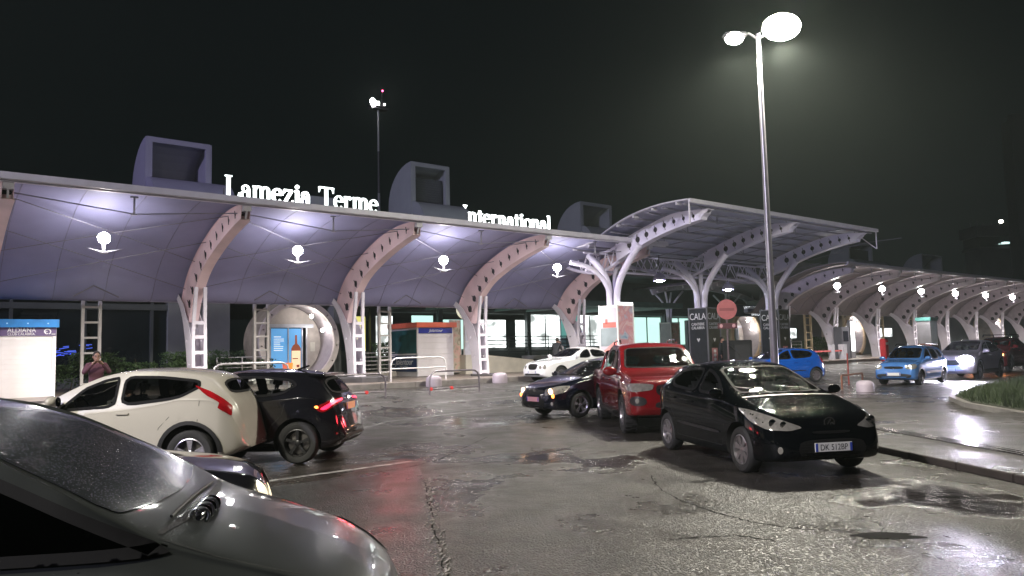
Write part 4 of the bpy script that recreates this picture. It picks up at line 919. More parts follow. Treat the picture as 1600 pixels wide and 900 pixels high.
for dz in (0, .03):
    for i in range(16):
        for y, z in RP: vs.append((x0 + (x1 - x0) * i / 15, y, z + dz))
q = 16 * N; fs = []
for i in range(15):
    for j in range(N - 1): a = i * N + j; fs += [(a, a + 1, a + N + 1, a + N), (q + a, q + a + N, q + a + N + 1, q + a + 1)]
for i in range(15): fs += [(i * N, (i + 1) * N, q + (i + 1) * N, q + i * N)]
for j in range(N - 1): fs += [(j, q + j, q + j + 1, j + 1), (15 * N + j, 15 * N + j + 1, q + 15 * N + j + 1, q + 15 * N + j)]
mb.add(vs, fs); mb.build('roof_sheet', cm_, cc, smooth=50)
e = MB(); e.box(x0 - .03, x1 + .03, 18.86, 18.98, 7.36, 7.52)
for xx in (x0, x1):
    for i in range(N - 1): e.beam((xx, RP[i][0], RP[i][1] + .02), (xx, RP[i + 1][0], RP[i + 1][1] + .02), .06, .10, up=(1, 0, 0))
for k, i in enumerate(range(2, N - 6, 4)): e.box(x0 - .02, x0 + .3, RP[i][0] - .04, RP[i][0] + .04, RP[i][1] - .12, RP[i][1] - .02)
e.box(x1 - .05, x1, 18.95, 19.0, 6.5, 7.4); e.beam((x1, 19, 6.5), (x1 - .05, 20.0, 7.4), .04); e.box(x0, x0 + .05, 18.95, 19.0, 6.5, 7.4)
e.build('edge_frame', alu, cc)
p = MB()
for i in range(1, N - 2, 3):
    p.tube([(x0, RP[i][0], RP[i][1] - .14), (x1, RP[i][0], RP[i][1] - .14)], .045, 6)
for k in range(3):
    xa = x0 + 1 + k * 6.2
    for i in range(1, N - 8, 6):
        p.tube([(xa, RP[i][0], RP[i][1] - .14), (xa + 2.6, RP[i + 3][0], RP[i + 3][1] - .5), (xa + 5.2, RP[i][0], RP[i][1] - .14)], .022, 5); p.tube([(xa + 2.6, RP[i + 3][0], RP[i + 3][1] - .5), (xa + 2.6, RP[i + 3][0], RP[i + 3][1] - .14)], .022, 5)
p.build('purlin', mat('purlin', (.22, .21, .27), .5), cc)
CT = catmull([(18.95, 7.22), (20.4, 7.32), (21.3, 7.22), (22.3, 6.98), (23.2, 6.72), (24.15, 6.42)], 4)
CB = catmull([(24.15, 5.62), (23.2, 5.98), (22.27, 6.30), (21.3, 6.55), (20.45, 6.71), (19.35, 6.86)], 4) + [(19.3, 6.98), (19.12, 7.1)]
def crib():
    mb = MB(); hs = []
    for i in range(8):
        t = i / 7; y = 19.75 + t * 3.6; zt = pchip([(a, b) for a, b in CT])(y); zb = pchip(sorted([(a, b) for a, b in CB]))(y); hs.append((y, (zt + zb) / 2, .075 + .075 * t))
    H_ = [circ(a, b, r, 12) for a, b, r in hs]
    for s in (-1, 1): plate_mesh(mb, CT + CB, H_, lambda u, z: (s * .15, u, z), lambda u, z: (s * .135, u, z), 9)
    for E_ in (CT, CB):
        for i in range(len(E_) - 1):
            (u0, z0), (u1, z1) = E_[i], E_[i + 1]; l = math.hypot(u1 - u0, z1 - z0); n = (-(z1 - z0) / l * .01, (u1 - u0) / l * .01)
            mb.obox((0, (u0 + u1) / 2, (z0 + z1) / 2), (.20, 0, 0), (0, (u1 - u0) / 2 * 1.04, (z1 - z0) / 2 * 1.04), (0, n[0], n[1]))
    pm = MB()
    for a, b, r in hs:
        pm.lathe([(r * .97, -.12), (r * .97, .12)], 12, 'x', (0, a, b)); pm.obox((0, a, b), (.158, 0, 0), (0, .05, r + .1), (0, .012, 0))  # dark discs put the shade into these rib holes, bars cross them
    return merged(mb, pm)
cr = crib(); cr.materials.append(cen_lav); cr.materials.append(darkst)
for x in (25.6, 32.0, 38.2):
    r = link('rib', cr, None, cc, (x, 0, 0))
    # truss behind the rib: curved chords with webs
    top = catmull([(24.15, 6.40), (25.1, 6.15), (26.4, 6.32), (28.4, 6.75), (30.4, 7.2), (32.5, 7.5)], 6); bot = catmull([(24.15, 5.66), (25.3, 5.28), (26.6, 5.40), (28.5, 6.0), (30.4, 6.6), (32.5, 7.3)], 6)
    t = MB(); t.tube([(0, y, z) for y, z in top], .07, 8); t.tube([(0, y, z) for y, z in bot], .08, 8)
    for i in range(0, len(top) - 3, 3): t.tube([(0, *bot[i]), (0, *top[min(i + 2, len(top) - 1)])], .03, 5); t.tube([(0, *top[min(i + 2, len(top) - 1)]), (0, *bot[min(i + 3, len(bot) - 1)])], .03, 5)
    t.build('truss', cen_lav, cc, (x, 0, 0), smooth=50)
lt = MB()
for y, z in ((25.3, 5.3), (28.5, 6.0)):   # longitudinal trusses
    lt.tube([(24.6, y, z), (39.2, y, z)], .06, 8); lt.tube([(24.6, y + .1, z + .85), (39.2, y + .1, z + .85)], .05, 8)
    for i in range(14): xx = 24.8 + i * 1.03; lt.tube([(xx, y, z), (xx + .5, y + .1, z + .85), (xx + 1.03, y, z)], .025, 5)
lt.build('cross_truss', cen_lav, cc, smooth=50)
for x in (25.05, 31.3, 37.5):
    t = MB()
    for pts, rd in (([(0, 24.25, .6), (0, 24.25, 3.5), (0, 24.35, 4.6), (0, 24.75, 5.3), (0, 25.5, 6.0)], .15), ([(0, 23.85, .6), (0, 23.85, 3.5), (0, 23.7, 4.5), (0, 23.2, 5.3), (0, 22.4, 6.15)], .15),
                    ([(.2, 24.05, .6), (.2, 24.05, 3.5), (.3, 24.2, 4.6), (.8, 24.6, 5.3), (1.6, 25.1, 5.6)], .11), ([(-.2, 24.05, .6), (-.2, 24.05, 3.5), (-.3, 24.2, 4.6), (-.8, 24.6, 5.3), (-1.6, 25.1, 5.6)], .11)):
        t.tube(catmull(pts, 5), rd, 10)
    t.build('branching_column', cen_lav, cc, (x, 0, 0), smooth=50)
sl_ = MB(); 
for x in (28.4, 34.8): sl_.ball((x, 26.4, 5.55), .3, .3, .1, 12, 8)
# ------------------------------------------------------------------ terminal building
conc = mat('concrete grey', (.22, .23, .23), .7, var=.25, nscale=.6, bump=.004, bscale=8)
conc_d = mat('dark cladding', (.075, .085, .09), .5, var=.25, nscale=.8)
tb = empty('terminal_building', (0, 38, 0), 0, 'long grey airport terminal behind the canopies with glazed halls', 'building')
w = MB()
w.box(-20, 17.6, .3, 30, 4.5, 9.2)     # upper storey
w.box(-20, 260, 6, 30, 5.0, 9.2); w.box(17.6, 260, .3, 6, 6.9, 9.2); w.box(56, 260, -1.8, .3, 4.6, 5.4)
w.box(-20, 17.6, -1.8, .3, 4.45, 4.75)
w.box(9.3, 12.0, -2.0, 4, .6, 4.45); w.box(17.2, 17.6, -2.0, 4, .6, 4.45)
w.box(56, 260, -2.0, 4, .6, 4.6); w.box(17.6, 56, 4.4, 5, .6, 1.9); w.box(17.6, 56, 4.2, 5, 4.3, 7.0)
w.build('wall', conc, tb)
c = MB()
for x in (17.8, 22.5, 27.4, 34.9, 44.2, 49.8, 55.4): c.box(x, x + .35, 4.0, 4.3, .6, 5.0)
for i in range(12): c.box(-20 + i * 2.6, -20 + i * 2.6 + .12, -1.9, -1.75, .6, 4.45)
c.box(17.6, 56, 3.9, 4.1, 4.5, 4.9); c.box(-20, 9.3, -1.92, -1.8, 3.85, 4.1); c.box(-20, 9.3, -1.92, -1.8, .6, 1.0)
c.build('facade_frame', conc_d, tb)
bd = MB(); rn_ = random.Random(4)
for i in range(16):
    x = rn_.uniform(4.9, 6.3); z = rn_.uniform(1.9, 2.45); bd.obox((x, -1.80, z), (rn_.uniform(.05, .22), 0, rn_.uniform(-.02, .04)), (0, .01, 0), (0, 0, .018))
bd.build('blue_neon_display', glow('neon blue', (.10, .18, 1), .6), tb)
g = MB(); g.box(-20, 9.3, -1.75, -1.7, 1.0, 3.85); g.build('dark_window_band', mat('dark window', (.012, .018, .022), .04, var=.4, nscale=.4), tb)
hall = glow('lit hall window', (.92, 1, .97), 2.6); hallg = glow('lit hall window green', (.62, 1, .88), 1.1); hally = glow('lit hall yellow', (1, .92, .25), .9)
for x0, x1, z0, z1, m_ in ((30.8, 33.2, 1.9, 3.85, hall), (34.1, 35.1, 1.9, 3.85, hall), (35.4, 43.9, 1.9, 4.25, hall), (44.7, 49.6, 1.9, 4.15, hallg), (50.2, 55.2, 1.9, 4.1, hallg), (22.9, 24.2, 1.6, 4.05, hall), (21.6, 22.3, 1.9, 4.0, hally), (25.6, 27.2, 3.4, 4.1, hallg), (28, 30.4, 1.9, 3.85, hallg)):
    q = MB(); q.box(x0, x1, 4.32, 4.36, z0, z1); q.build('lit_window', m_, tb)
_m = hall; _n = _m.node_tree; _t = nd(_n, 'ShaderNodeTexCoord'); _o = nd(_n, 'ShaderNodeTexNoise'); _o.inputs['Scale'].default_value = .9; _o.inputs['Detail'].default_value = 3; _r = nd(_n, 'ShaderNodeMapRange'); _r.inputs[1].default_value = .38; _r.inputs[2].default_value = .6; _r.inputs[3].default_value = .45; _r.inputs[4].default_value = 3.2
_n.links.new(_t.outputs['Object'], _o.inputs['Vector']); _n.links.new(_o.outputs[0], _r.inputs[0]); _n.links.new(_r.outputs[0], _n.nodes['Principled BSDF'].inputs['Emission Strength'])
q = MB()
for x in (36.8, 38.3, 39.8, 41.3, 42.8, 46.2, 47.8, 51.8, 53.4): q = MB(); q.box(x, x + .06, 4.22, 4.30, 1.9, 4.2); q.build('mullion', conc_d, tb)
for x0, x1 in ((73.2, 76.6), (58, 59.5)):
    q = MB(); q.box(x0, x1, -2.06, -2.02, 2.2, 3.0); q.build('lit_window', hall, tb)
hc = MB(); hc.box(17.6, 44, -2.5, 4, 4.62, 4.75); hc.box(17.6, 44, -2.6, -2.4, 4.45, 4.8)
for i in range(10): hc.box(18 + i * 2.8, 18.1 + i * 2.8, -2.4, 4, 4.42, 4.62)
hc.build('hall_canopy', mat('green lit steel', (.20, .30, .28), .5), tb)  # green light from the hall is put into the steel colour
dm = MB()
for x in (52, 54.5): dm.ball((x, 6.5, 4.6), 1.0, 1.0, .8, 16, 8)
dm.build('roof_dome', conc, tb, smooth=60)
# roof air scoops
ductm = mat('duct paint lavender', (.30, .29, .42), .55, var=.12, nscale=.6); ductm2 = mat('duct paint grey', (.30, .32, .36), .55, var=.12, nscale=.6)
def scoop(x, y, w_, z0, h, label, m_, nose=1.7, dark=False, ext=4):
    r = empty('roof_air_scoop', (x, y, 9.2), 0, label, 'air scoop', 'air scoops on the terminal roof')
    H_ = z0 + h - 9.2; hb = z0 - 9.2
    prof = [(0, 0), (0, H_)] + [(3.0 * math.sin(t), H_ - 2.6 + 2.6 * math.cos(t)) for t in [math.pi / 2 * k / 8 for k in range(1, 9)]] + [(3.0, 0)]
    mb = MB()
    for xx in (0, w_): mb.prism(prof, lambda a, b: (xx - .09, a, b), lambda a, b: (xx + .09, a, b))
    for i in range(1, len(prof) - 1): (a, b), (c_, d_) = prof[i], prof[i + 1]; mb.obox((w_ / 2, (a + c_) / 2, (b + d_) / 2), (w_ / 2, 0, 0), (0, (c_ - a) / 2, (d_ - b) / 2), (0, .03, .03))
    mb.box(0, w_, -.03, .25, H_ - .28, H_ - .02)
    for xx in (0, w_ - .25): mb.box(xx, xx + .25, -.02, .2, hb, H_)
    mb.build('scoop_shell', m_, r, smooth=30)
    n = MB(); q = [(0, 0), (-nose, 0)] + [(-nose * math.cos(t), (hb) * math.sin(t)) for t in [math.pi / 2 * k / 8 for k in range(1, 9)]]
    n.prism(q, lambda a, b: (.0, a, b), lambda a, b: (w_ + ext, a, b)); n.build('duct_nose', m_, r, smooth=30)
    if dark:
        l = MB(); l.box(.2, w_ - .2, .5, .55, hb + .1, H_ - .9); l.build('louvre', mat('louvre', (.06, .065, .08), .6, waves=('Z', 2, .05)), r)
    return r
scoop(10.2, 44, 3.3, 11.5, 2.25, 'leftmost roof air scoop, open and lavender', ductm, 1.9, False, .9)
scoop(26.3, 43.2, 2.9, 11.7, 2.7, 'roof air scoop with a dark louvre between the two lit words', ductm2, 1.7, True, 1.0)
scoop(44.4, 46, 3.6, 12.0, 2.05, 'roof air scoop behind the central canopy', ductm2, 1.6, False, 1.0)
scoop(100, 52, 6.5, 13.0, 2.4, 'dim roof air scoop beyond the central canopy', ductm2, 1.6, True, 3); scoop(122, 52, 7, 12.5, 2.5, 'dimmest roof air scoop at the far right', ductm2, 1.6, False, 3)
q = MB(); q.box(19.6, 21.3, 44, 46, 9.2, 11.5); q.box(16.8, 19.6, 44, 46, 9.2, 10.9); q.box(21.6, 26, 45, 47, 9.2, 10.8); tag(q.build('roof_plant_room', ductm2), 'grey plant box on the roof behind the word Terme', 'plant room')

# ------------------------------------------------------------------ illuminated serif letters
def ribbon(mb, pts, ws, d, depth=.09):
    P = [Vector((p[0], p[1])) for p in pts]; n = len(P); A, B = [], []
    for i in range(n):
        t = (P[min(i + 1, n - 1)] - P[max(i - 1, 0)]).normalized(); q = Vector((-t.y, t.x)) * ws[i] / 2; A.append(P[i] + q); B.append(P[i] - q)
    vs = []
    for y in (-depth / 2 - d, depth / 2 + d):
        for a, b in zip(A, B): vs += [(a.x, y, a.y), (b.x, y, b.y)]
    m = 2 * n; fs = []
    for i in range(n - 1):
        a = 2 * i; fs += [(a, a + 1, a + 3, a + 2), (m + a, m + a + 2, m + a + 3, m + a + 1), (a, a + 2, m + a + 2, m + a), (a + 1, m + a + 1, m + a + 3, a + 3)]
    fs += [(0, m, m + 1, 1), (m - 2, m - 1, 2 * m - 1, 2 * m - 2)]; mb.add(vs, fs)
def arc(cx, cy, rx, ry, a0, a1, wt, wn, n=22):
    pts = []; ws = []
    for k in range(n + 1):
        t = R(a0 + (a1 - a0) * k / n); pts.append((cx + rx * math.cos(t), cy + ry * math.sin(t))); ws.append(wn + (wt - wn) * abs(math.cos(t)) ** 1.3)
    return pts, ws
XH = .66; ST = .145; TH_ = .055
def glyph(ch):
    S = []; l = lambda x0, y0, x1, y1, w_: S.append(([(x0, y0), (x1, y1)], [w_, w_])); a = lambda *k: S.append(arc(*k))
    sf = lambda x, y, h=.13: l(x - h, y, x + h, y, TH_)
    if ch == 'L': l(.2, 0, .2, 1, ST + .02); sf(.2, .975, .17); l(.04, .03, .68, .03, .065); S.append(([(.66, .02), (.70, .15), (.71, .28)], [.11, .06, .02])); w_ = .76
    elif ch == 'T': l(.42, 0, .42, .97, ST + .02); sf(.42, .03, .18); l(.03, .965, .81, .965, .07); S.append(([(.05, .98), (.04, .85), (.02, .72)], [.12, .06, .02])); S.append(([(.79, .98), (.80, .85), (.82, .72)], [.12, .06, .02])); w_ = .84
    elif ch in 'mnr':
        xs = {'m': (.13, .47, .81), 'n': (.13, .47), 'r': (.13,)}[ch]
        for i, x in enumerate(xs): l(x, 0, x, XH if i == 0 else XH - .17, ST); sf(x, .025, .12)
        l(.02, XH - .03, .14, XH - .03, TH_)
        for x in xs[:-1]: a(x + .18, XH - .19, .16, .17, 10, 165, ST, .07)
        if ch == 'r': a(.30, XH - .17, .15, .14, 60, 170, .12, .07); S.append((arc(.37, XH - .10, .035, .035, 0, 360, .07, .07, 10)))
        w_ = {'m': .98, 'n': .64, 'r': .50}[ch]
    elif ch == 'a': l(.42, .04, .42, XH - .18, ST); a(.27, XH - .19, .15, .16, 0, 165, .10, .06); a(.14, XH - .20, .03, .03, 0, 360, .07, .07, 10); a(.26, .19, .19, .17, 20, 340, .13, .06); S.append(([(.42, .10), (.47, .03), (.58, .05)], [.12, .07, .04])); w_ = .60
    elif ch == 'e': a(.29, XH / 2, .22, XH / 2 - .03, 5, 318, .14, .06); l(.10, XH / 2 + .04, .50, XH / 2 + .04, .05); w_ = .58
    elif ch == 'z': l(.06, XH - .03, .50, XH - .03, .06); l(.46, XH - .03, .09, .03, .12); l(.06, .03, .52, .03, .06); l(.07, XH, .07, XH - .17, .05); l(.51, 0, .51, .17, .05); w_ = .59
    elif ch == 'i': l(.16, 0, .16, XH, ST); sf(.16, .025, .13); l(.03, XH - .03, .16, XH - .03, TH_); a(.16, XH + .17, .045, .045, 0, 360, .09, .09, 12); w_ = .32
    elif ch == 'l': l(.16, 0, .16, 1, ST); sf(.16, .025, .13); l(.03, .97, .16, .97, TH_); w_ = .32
    elif ch == 't': l(.18, .1, .18, XH + .16, ST); l(.03, XH - .03, .38, XH - .03, TH_); a(.28, .13, .10, .10, 180, 320, .12, .06); w_ = .41
    elif ch == 'o': a(.31, XH / 2, .23, XH / 2 - .03, 0, 360, .14, .05, 30); w_ = .62
    elif ch == '.': S.append(([(0, .0), (.12, 0)], [.16, .02])); w_ = .2
    else: w_ = .42
    return S, w_
letm = glow('lit letter white', (.92, 1, .97), 5.5); letd = glow('lit letter dimmer', (.75, .95, .92), 1.6)
def sign(name, word, x0, z0, cap, width, y, label, bright):
    tot = sum(glyph(c_)[1] for c_ in word) * cap; sx = width / tot
    r = empty(name, (x0, y, z0), 0, label, 'sign'); x = 0
    for i, ch in enumerate(word):
        S, w_ = glyph(ch)
        if ch != ' ':
            mb = MB()
            for k, (pts, ws) in enumerate(S): ribbon(mb, [(p[0] * cap * sx, p[1] * cap) for p in pts], [q * cap * (1.12 if i in bright else 1) for q in ws], k * .002)
            mb.build('letter', letm if (i in bright or not bright) else M['lit letter soft'], r, (x * cap * sx, 0, 0))
        x += w_
    fr = MB(); fr.box(-.1, width + .1, .12, .16, -.12, -.06)
    for k in range(int(width / 1.1) + 1): fr.box(k * 1.1, k * 1.1 + .05, .10, .14, -.5, .5)
    fr.build('sign_frame', darkst, r); return r
glow('lit letter soft', (.88, 1, .96), 2.6)
sign('roof_sign', 'Lamezia Terme', 12.35, 9.60, 1.12, 8.55, 38, 'white lit serif letters on the roof reading Lamezia Terme', {3, 4, 5, 6, 7})
s2 = sign('roof_sign', 'nternational', 27.1, 9.58, 1.02, 6.75, 38, 'white lit serif letters reading nternational, its first letter dark', {})
mb = MB(); mb.prism([(-.15, .08), (.15, .08), (.03, -.12)], lambda a, b: (a - .22, -.04, b + 1.0), lambda a, b: (a - .22, .04, b + 1.0)); mb.build('letter', letm, s2)

# ------------------------------------------------------------------ vaulted entrances
cream = mat('vault paint', (.75, .67, .60), .5, var=.15); shellm = mat('vault cladding', (.46, .40, .28), .5, var=.3, nscale=2, waves=('X', 3, .01))
shell_in = mat('vault lining', (.40, .36, .38), .6, var=.2)
def vault(x, label, doors=True, paint=cream, lit=None):
    r = empty('entrance_vault', (x, 34, .6), 0, label, 'entrance', 'vaulted entrances along the terminal')
    Ro, Ri, cz = 1.95, 1.70, 1.75; a0 = -math.asin(cz / Ro * .985); n = 40
    th = [a0 + (math.pi - 2 * a0) * k / n for k in range(n + 1)]
    poly = [(Ro * math.cos(t), cz + Ro * math.sin(t)) for t in th] + [(Ri * math.cos(t), cz + Ri * math.sin(t)) for t in reversed(th)]
    hs = [circ(1.825 * math.cos(t), cz + 1.825 * math.sin(t), .045, 8) for t in [R(-30 + 24 * k) for k in range(11)]]
    mb = MB(); plate_mesh(mb, poly, hs, lambda u, z: (u, -.06, z), lambda u, z: (u, .12, z), 9); mb.build('arch_rim', paint, r, smooth=30)
    mb = MB(); mb.add([(Ro * .985 * math.cos(t), y, cz + Ro * .985 * math.sin(t)) for y in (.1, 2.0) for t in th] + [(Ri * 1.02 * math.cos(t), y, cz + Ri * 1.02 * math.sin(t)) for y in (.1, 2.0) for t in th],
        [(k, k + 1, n + 2 + k, n + 1 + k) for k in range(n)]); m = 2 * (n + 1)
    mb.f = [f for f in mb.f]; mb.mi = [0] * len(mb.f); mb.f += [(m + k, m + n + 1 + k, m + n + 2 + k, m + k + 1) for k in range(n)]; mb.mi += [1] * n
    mb.build('vault_shell', [shellm, shell_in], r, smooth=60, fix=False)
    # end wall with door opening
    q = MB(); P = [(Ri * math.cos(t), cz + Ri * math.sin(t)) for t in th]; door = [(-1.15, .02), (1.0, .02), (1.0, 2.45), (-1.15, 2.45)]
    plate_mesh(q, P, [door], lambda u, z: (u, 1.5, z), lambda u, z: (u, 1.6, z), 9); q.build('end_wall', mat('end wall', (.55, .50, .47), .6, var=.2), r)
    q = MB(); q.box(-1.3, 1.25, 1.3, 1.5, 2.45, 2.62)
    for xx in (-1.15, -.86, .02, .72, .94): q.box(xx - .03, xx + .03, 1.40, 1.52, 0, 2.45)
    q.box(-1.15, 1.0, 1.41, 1.51, 0, .12); q.build('door_frame', mat('door frame', (.62, .64, .72), .35, .3), r)
    if doors:
        for x0, x1 in ((-.83, -.01), (.05, .69)):
            q = MB(); q.box(x0, x1, 1.45, 1.47, .12, 2.42); d = q.build('sliding_door', glow('lit poster blue', (.10, .32, .62), .75), r)
            if x0 < -.5:
                t = MB(); rn = random.Random(2)
                for k in range(7):
                    z = 1.9 - .09 * k; a = x0 + .15; b = a + rn.uniform(.3, .5); t.box(a, b, 1.44, 1.448, z, z + .03)
                t.box(x0 + .15, x0 + .5, 1.44, 1.448, 2.0, 2.04); t.build('poster_text', glow('poster white', (.8, .9, 1), .8), d)
                t = MB(); t.lathe([(.09, .35), (.13, .75), (.14, .78)], 14, 'z', (-.13, 1.43, 0)); t.build('poster_glass', glow('poster red drink', (.9, .16, .08), .8), d)
            else:
                cx = .42; t = MB(); b_ = glow('poster bottle', (.22, .05, .02), .7)
                t.add([(cx + u, 1.445, z) for u, z in ((-.24, .3), (.24, .3), (.24, 1.45), (.16, 1.6), (.06, 1.68), (.05, 2.1), (-.05, 2.1), (-.06, 1.68), (-.16, 1.6), (-.24, 1.45))], [tuple(range(10))])
                t.build('poster_bottle', b_, d); t = MB(); t.box(cx - .22, cx + .22, 1.436, 1.442, .45, 1.35); lb = t.build('bottle_label', glow('poster label', (.85, .62, .40), .8), d)
                t = MB(); t.box(cx + .02, cx + .16, 1.430, 1.434, .55, .68); t.box(cx - .18, cx + .1, 1.430, 1.434, .95, 1.0); t.box(cx - .24, cx + .24, 1.430, 1.434, .30, .38); t.build('label_print', M['poster bottle'], d)
                t = MB(); t.lathe([(.08, .35), (.12, .75), (.13, .78)], 14, 'z', (.13, 1.43, 0)); t.build('poster_glass', glow('poster orange drink', (1, .30, .05), .9), d)
        t = MB()
        for k in range(4): t.box(-.75 + k * .2, -.66 + k * .2, 1.42, 1.44, .15, .22)
        t.build('door_stud', darkst, r)
    for xx, yy, zz in ((.75, .4, 2.95), (1.35, .5, 2.3)):
        t = MB(); t.ball((xx, yy, zz), .085); t.build('downlight', glow('downlight', (1, .95, .88), 90 if not lit else lit), r, smooth=80)
    t = MB(); t.box(1.15, 1.4, 1.46, 1.49, 1.3, 1.75); t.build('notice', mat('paper', (.7, .68, .62), .6), r)
    return r
v1 = vault(14.55, 'cream vaulted entrance at the left with sliding doors covered by blue drink posters')
cr2 = mat('vault paint warm lit', (.66, .50, .32), .5, var=.15)  # vault paint with the warm entrance light put into its colour
v2 = vault(49.6, 'warm lit vaulted entrance behind the no entry sign', False, cr2, 60); v3 = vault(65.5, 'warm lit vaulted entrance under the right canopy', False, cr2, 60)
v4 = vault(98, 'distant vaulted entrance near the end of the right canopy', False, cr2, 60)
# benches / ramp rails at the vault
def rail(name, pts, z0, z1, m_, label, cat, group=None, nb=4, posts=True, r=.022):
    rt_ = empty(name, (0, 0, 0), 0, label, cat, group); mb = MB()
    for k in range(nb):
        z = z0 + (z1 - z0) * (k + 1) / nb; mb.tube([(x, y, z) for x, y in pts], r, 6)
    mb.build('bars', m_, rt_, smooth=60)
    for x, y in pts: p = MB(); p.tube([(x, y, z0), (x, y, z1)], r * 1.15, 6); p.build('post', m_, rt_, smooth=60)
    return rt_
cream_r = mat('rail cream', (.62, .60, .58), .4); dk_r = mat('rail dark', (.05, .06, .06), .4, .4)
rail('ramp_railing', [(10.6, 33.4), (11.6, 33.2), (12.6, 33.0)], .6, 1.7, cream_r, 'cream ramp railing left of the vaulted entrance', 'railing', nb=5)
rail('ramp_railing', [(17.1, 33.3), (18.2, 33.2), (19.4, 33.1)], .6, 1.75, cream_r, 'cream ramp railing between the vaulted entrance and the kiosk', 'railing', nb=6)
q = MB(); q.box(16.9, 19.6, 33.0, 33.3, .6, .85); tag(q.build('low_wall', mat('low wall cream', (.5, .45, .40), .6, var=.2)), 'low cream wall beside the red roofed kiosk', 'low wall')
rail('hall_railing', [(24 + 1.5 * k, 34.2) for k in range(8)], 1.45, 2.5, dk_r, 'dark steel railing in front of the bright hall', 'railing', nb=5, r=.03)
rail('ramp_railing', [(49.0 + 1.4 * k, 32.6) for k in range(5)], .6, 1.9, cream_r, 'cream railing under the right canopy by the hedge', 'railing', nb=5)
q = MB(); q.prism([(22.0, .6), (28.6, .6), (28.6, .75), (26.4, 1.05), (26.4, 1.2), (23.0, 1.55), (22.0, 1.55)], lambda a, b: (a, 31.3, b), lambda a, b: (a, 34.4, b)); tag(q.build('access_ramp', mat('ramp wall', (.58, .54, .46), .6, var=.2, nscale=1.5, bump=.003)), 'pale rendered ramp wall sloping down to the right by the third column', 'ramp')
q = MB()
for k in range(4): q.box(28.6, 44, 32.2 + k * .35, 35, .6 + k * .2 - (.2 if k else 0), .6 + (k + 1) * .2)
tag(q.build('hall_steps', mat('step stone', (.28, .27, .26), .5, var=.2)), 'broad low stone steps in front of the bright hall', 'steps')

# inner arched canopy
ic = empty('arched_walkway_canopy', (0, 0, 0), 0, 'arched pale canopy with perforated rib in front of the terminal wall', 'canopy')
TP = catmull([(44.7, 6.1), (46.5, 6.42), (48.5, 6.60), (51.2, 6.64), (53.5, 6.48), (55.6, 6.2), (57.8, 5.72), (60.2, 5.0)], 4); BPt = [(x + (.25 if i == 0 else 0), z - .42) for i, (x, z) in enumerate(TP)][::-1]
hs = [circ(TP[i][0], TP[i][1] - .21, .09, 8) for i in range(2, len(TP) - 1, 2)]
for y in (39, 33.5):
    mb = MB(); plate_mesh(mb, TP + BPt, hs, lambda u, z: (u, y - .08, z), lambda u, z: (u, y + .08, z), 9); mb.build('rib', rib_l, ic)
mb = MB()
for i in range(len(TP) - 1): mb.obox(((TP[i][0] + TP[i + 1][0]) / 2, 36.3, (TP[i][1] + TP[i + 1][1]) / 2 + .12), ((TP[i + 1][0] - TP[i][0]) / 2, 0, (TP[i + 1][1] - TP[i][1]) / 2), (0, 4.5, 0), (0, 0, .03))
mb.build('roof_sheet', mem2, ic)
def tree_col(x, y, h, parent, m_, hs=3.3, sc=1):
    t = MB()
    for a in range(4):
        dx, dy = math.cos(a * math.pi / 2 + .5) * 1.15 * sc, math.sin(a * math.pi / 2 + .5) * 1.15 * sc
        t.tube(catmull([(dx * .12, dy * .12, .6), (dx * .12, dy * .12, hs), (dx * .3, dy * .3, hs + (h - hs) * .5), (dx, dy, h)], 4), .075 * sc, 8)
    return t.build('branching_column', m_, parent, (x, y, 0), smooth=60)
for x in (47.0, 54.6, 58.4): tree_col(x, 39.2, 6.0, ic, rib_l, 4.0)
tealc = mat('teal steel', (.35, .50, .48), .5)
q = empty('branching_post', (27.9, 39.5, 0), 0, 'teal tinted branching steel post behind the red roofed kiosk', 'post'); tree_col(0, 0, 5.0, q, tealc, 3.9, .9)
q = empty('branching_post', (33.6, 36.6, 0), 0, 'branching steel post above the teal poster of a woman', 'post'); tree_col(0, 0, 4.7, q, tealc, 3.6, .9)

# ------------------------------------------------------------------ kiosks
shut = mat('roller shutter white', (.78, .75, .75), .45, var=.05, waves=('Z', 2.1, .02)); wht = mat('kiosk white', (.72, .70, .70), .45, var=.06)
k1 = empty('kiosk', (0, 28.5, .6), 0, 'white shuttered kiosk with a blue roof edge reading ALDIANA', 'kiosk')
mb = MB(); mb.box(1.0, 3.95, .03, 2.2, 0, 2.2); mb.box(3.86, 3.97, -.03, .03, 0, 2.2); mb.build('cabin', wht, k1)
mb = MB(); mb.box(1.0, 3.855, -.015, .03, 0, 1.93); mb.build('shutter', shut, k1)
mb = MB(); mb.box(.9, 4.03, -.15, 2.3, 2.2, 2.45); rf = mb.build('roof', mat('kiosk blue', (.03, .22, .58), .4, var=.3, nscale=2), k1)
mb = MB()
for k in range(5): mb.box(1.5 + k * .55, 1.54 + k * .55, -.158, -.152, 2.30, 2.34)
mb.build('roof_dots', mat('pale dot', (.5, .7, .9), .5), rf)
mb = MB(); mb.box(1.0, 3.96, -.05, -.03, 1.93, 2.2); sb = mb.build('name_board', mat('board purple', (.13, .09, .20), .4), k1)
wl = mat('lettering white', (.8, .8, .8), .5)
text('ALDIANA', .21, wl, sb, (3.02, -.055, 2.105), (R(90), 0, 0), ext=.003, sx=.86); text('CLUB CALABRIA.', .115, wl, sb, (3.02, -.055, 1.985), (R(90), 0, 0), ext=.003, sx=.86)
mb = MB(); p_, w_ = arc(3.72, 2.06, .085, .085, -60, 200, .03, .02); ribbon(mb, p_, w_, 0, .01); p_, w_ = arc(3.70, 2.03, .04, .04, 60, 330, .03, .02); ribbon(mb, p_, w_, .001, .01); mb.box(3.83, 3.94, -.006, .004, 1.975, 1.995)
mb.build('wave_emblem', wl, sb, (0, -.056, 0))
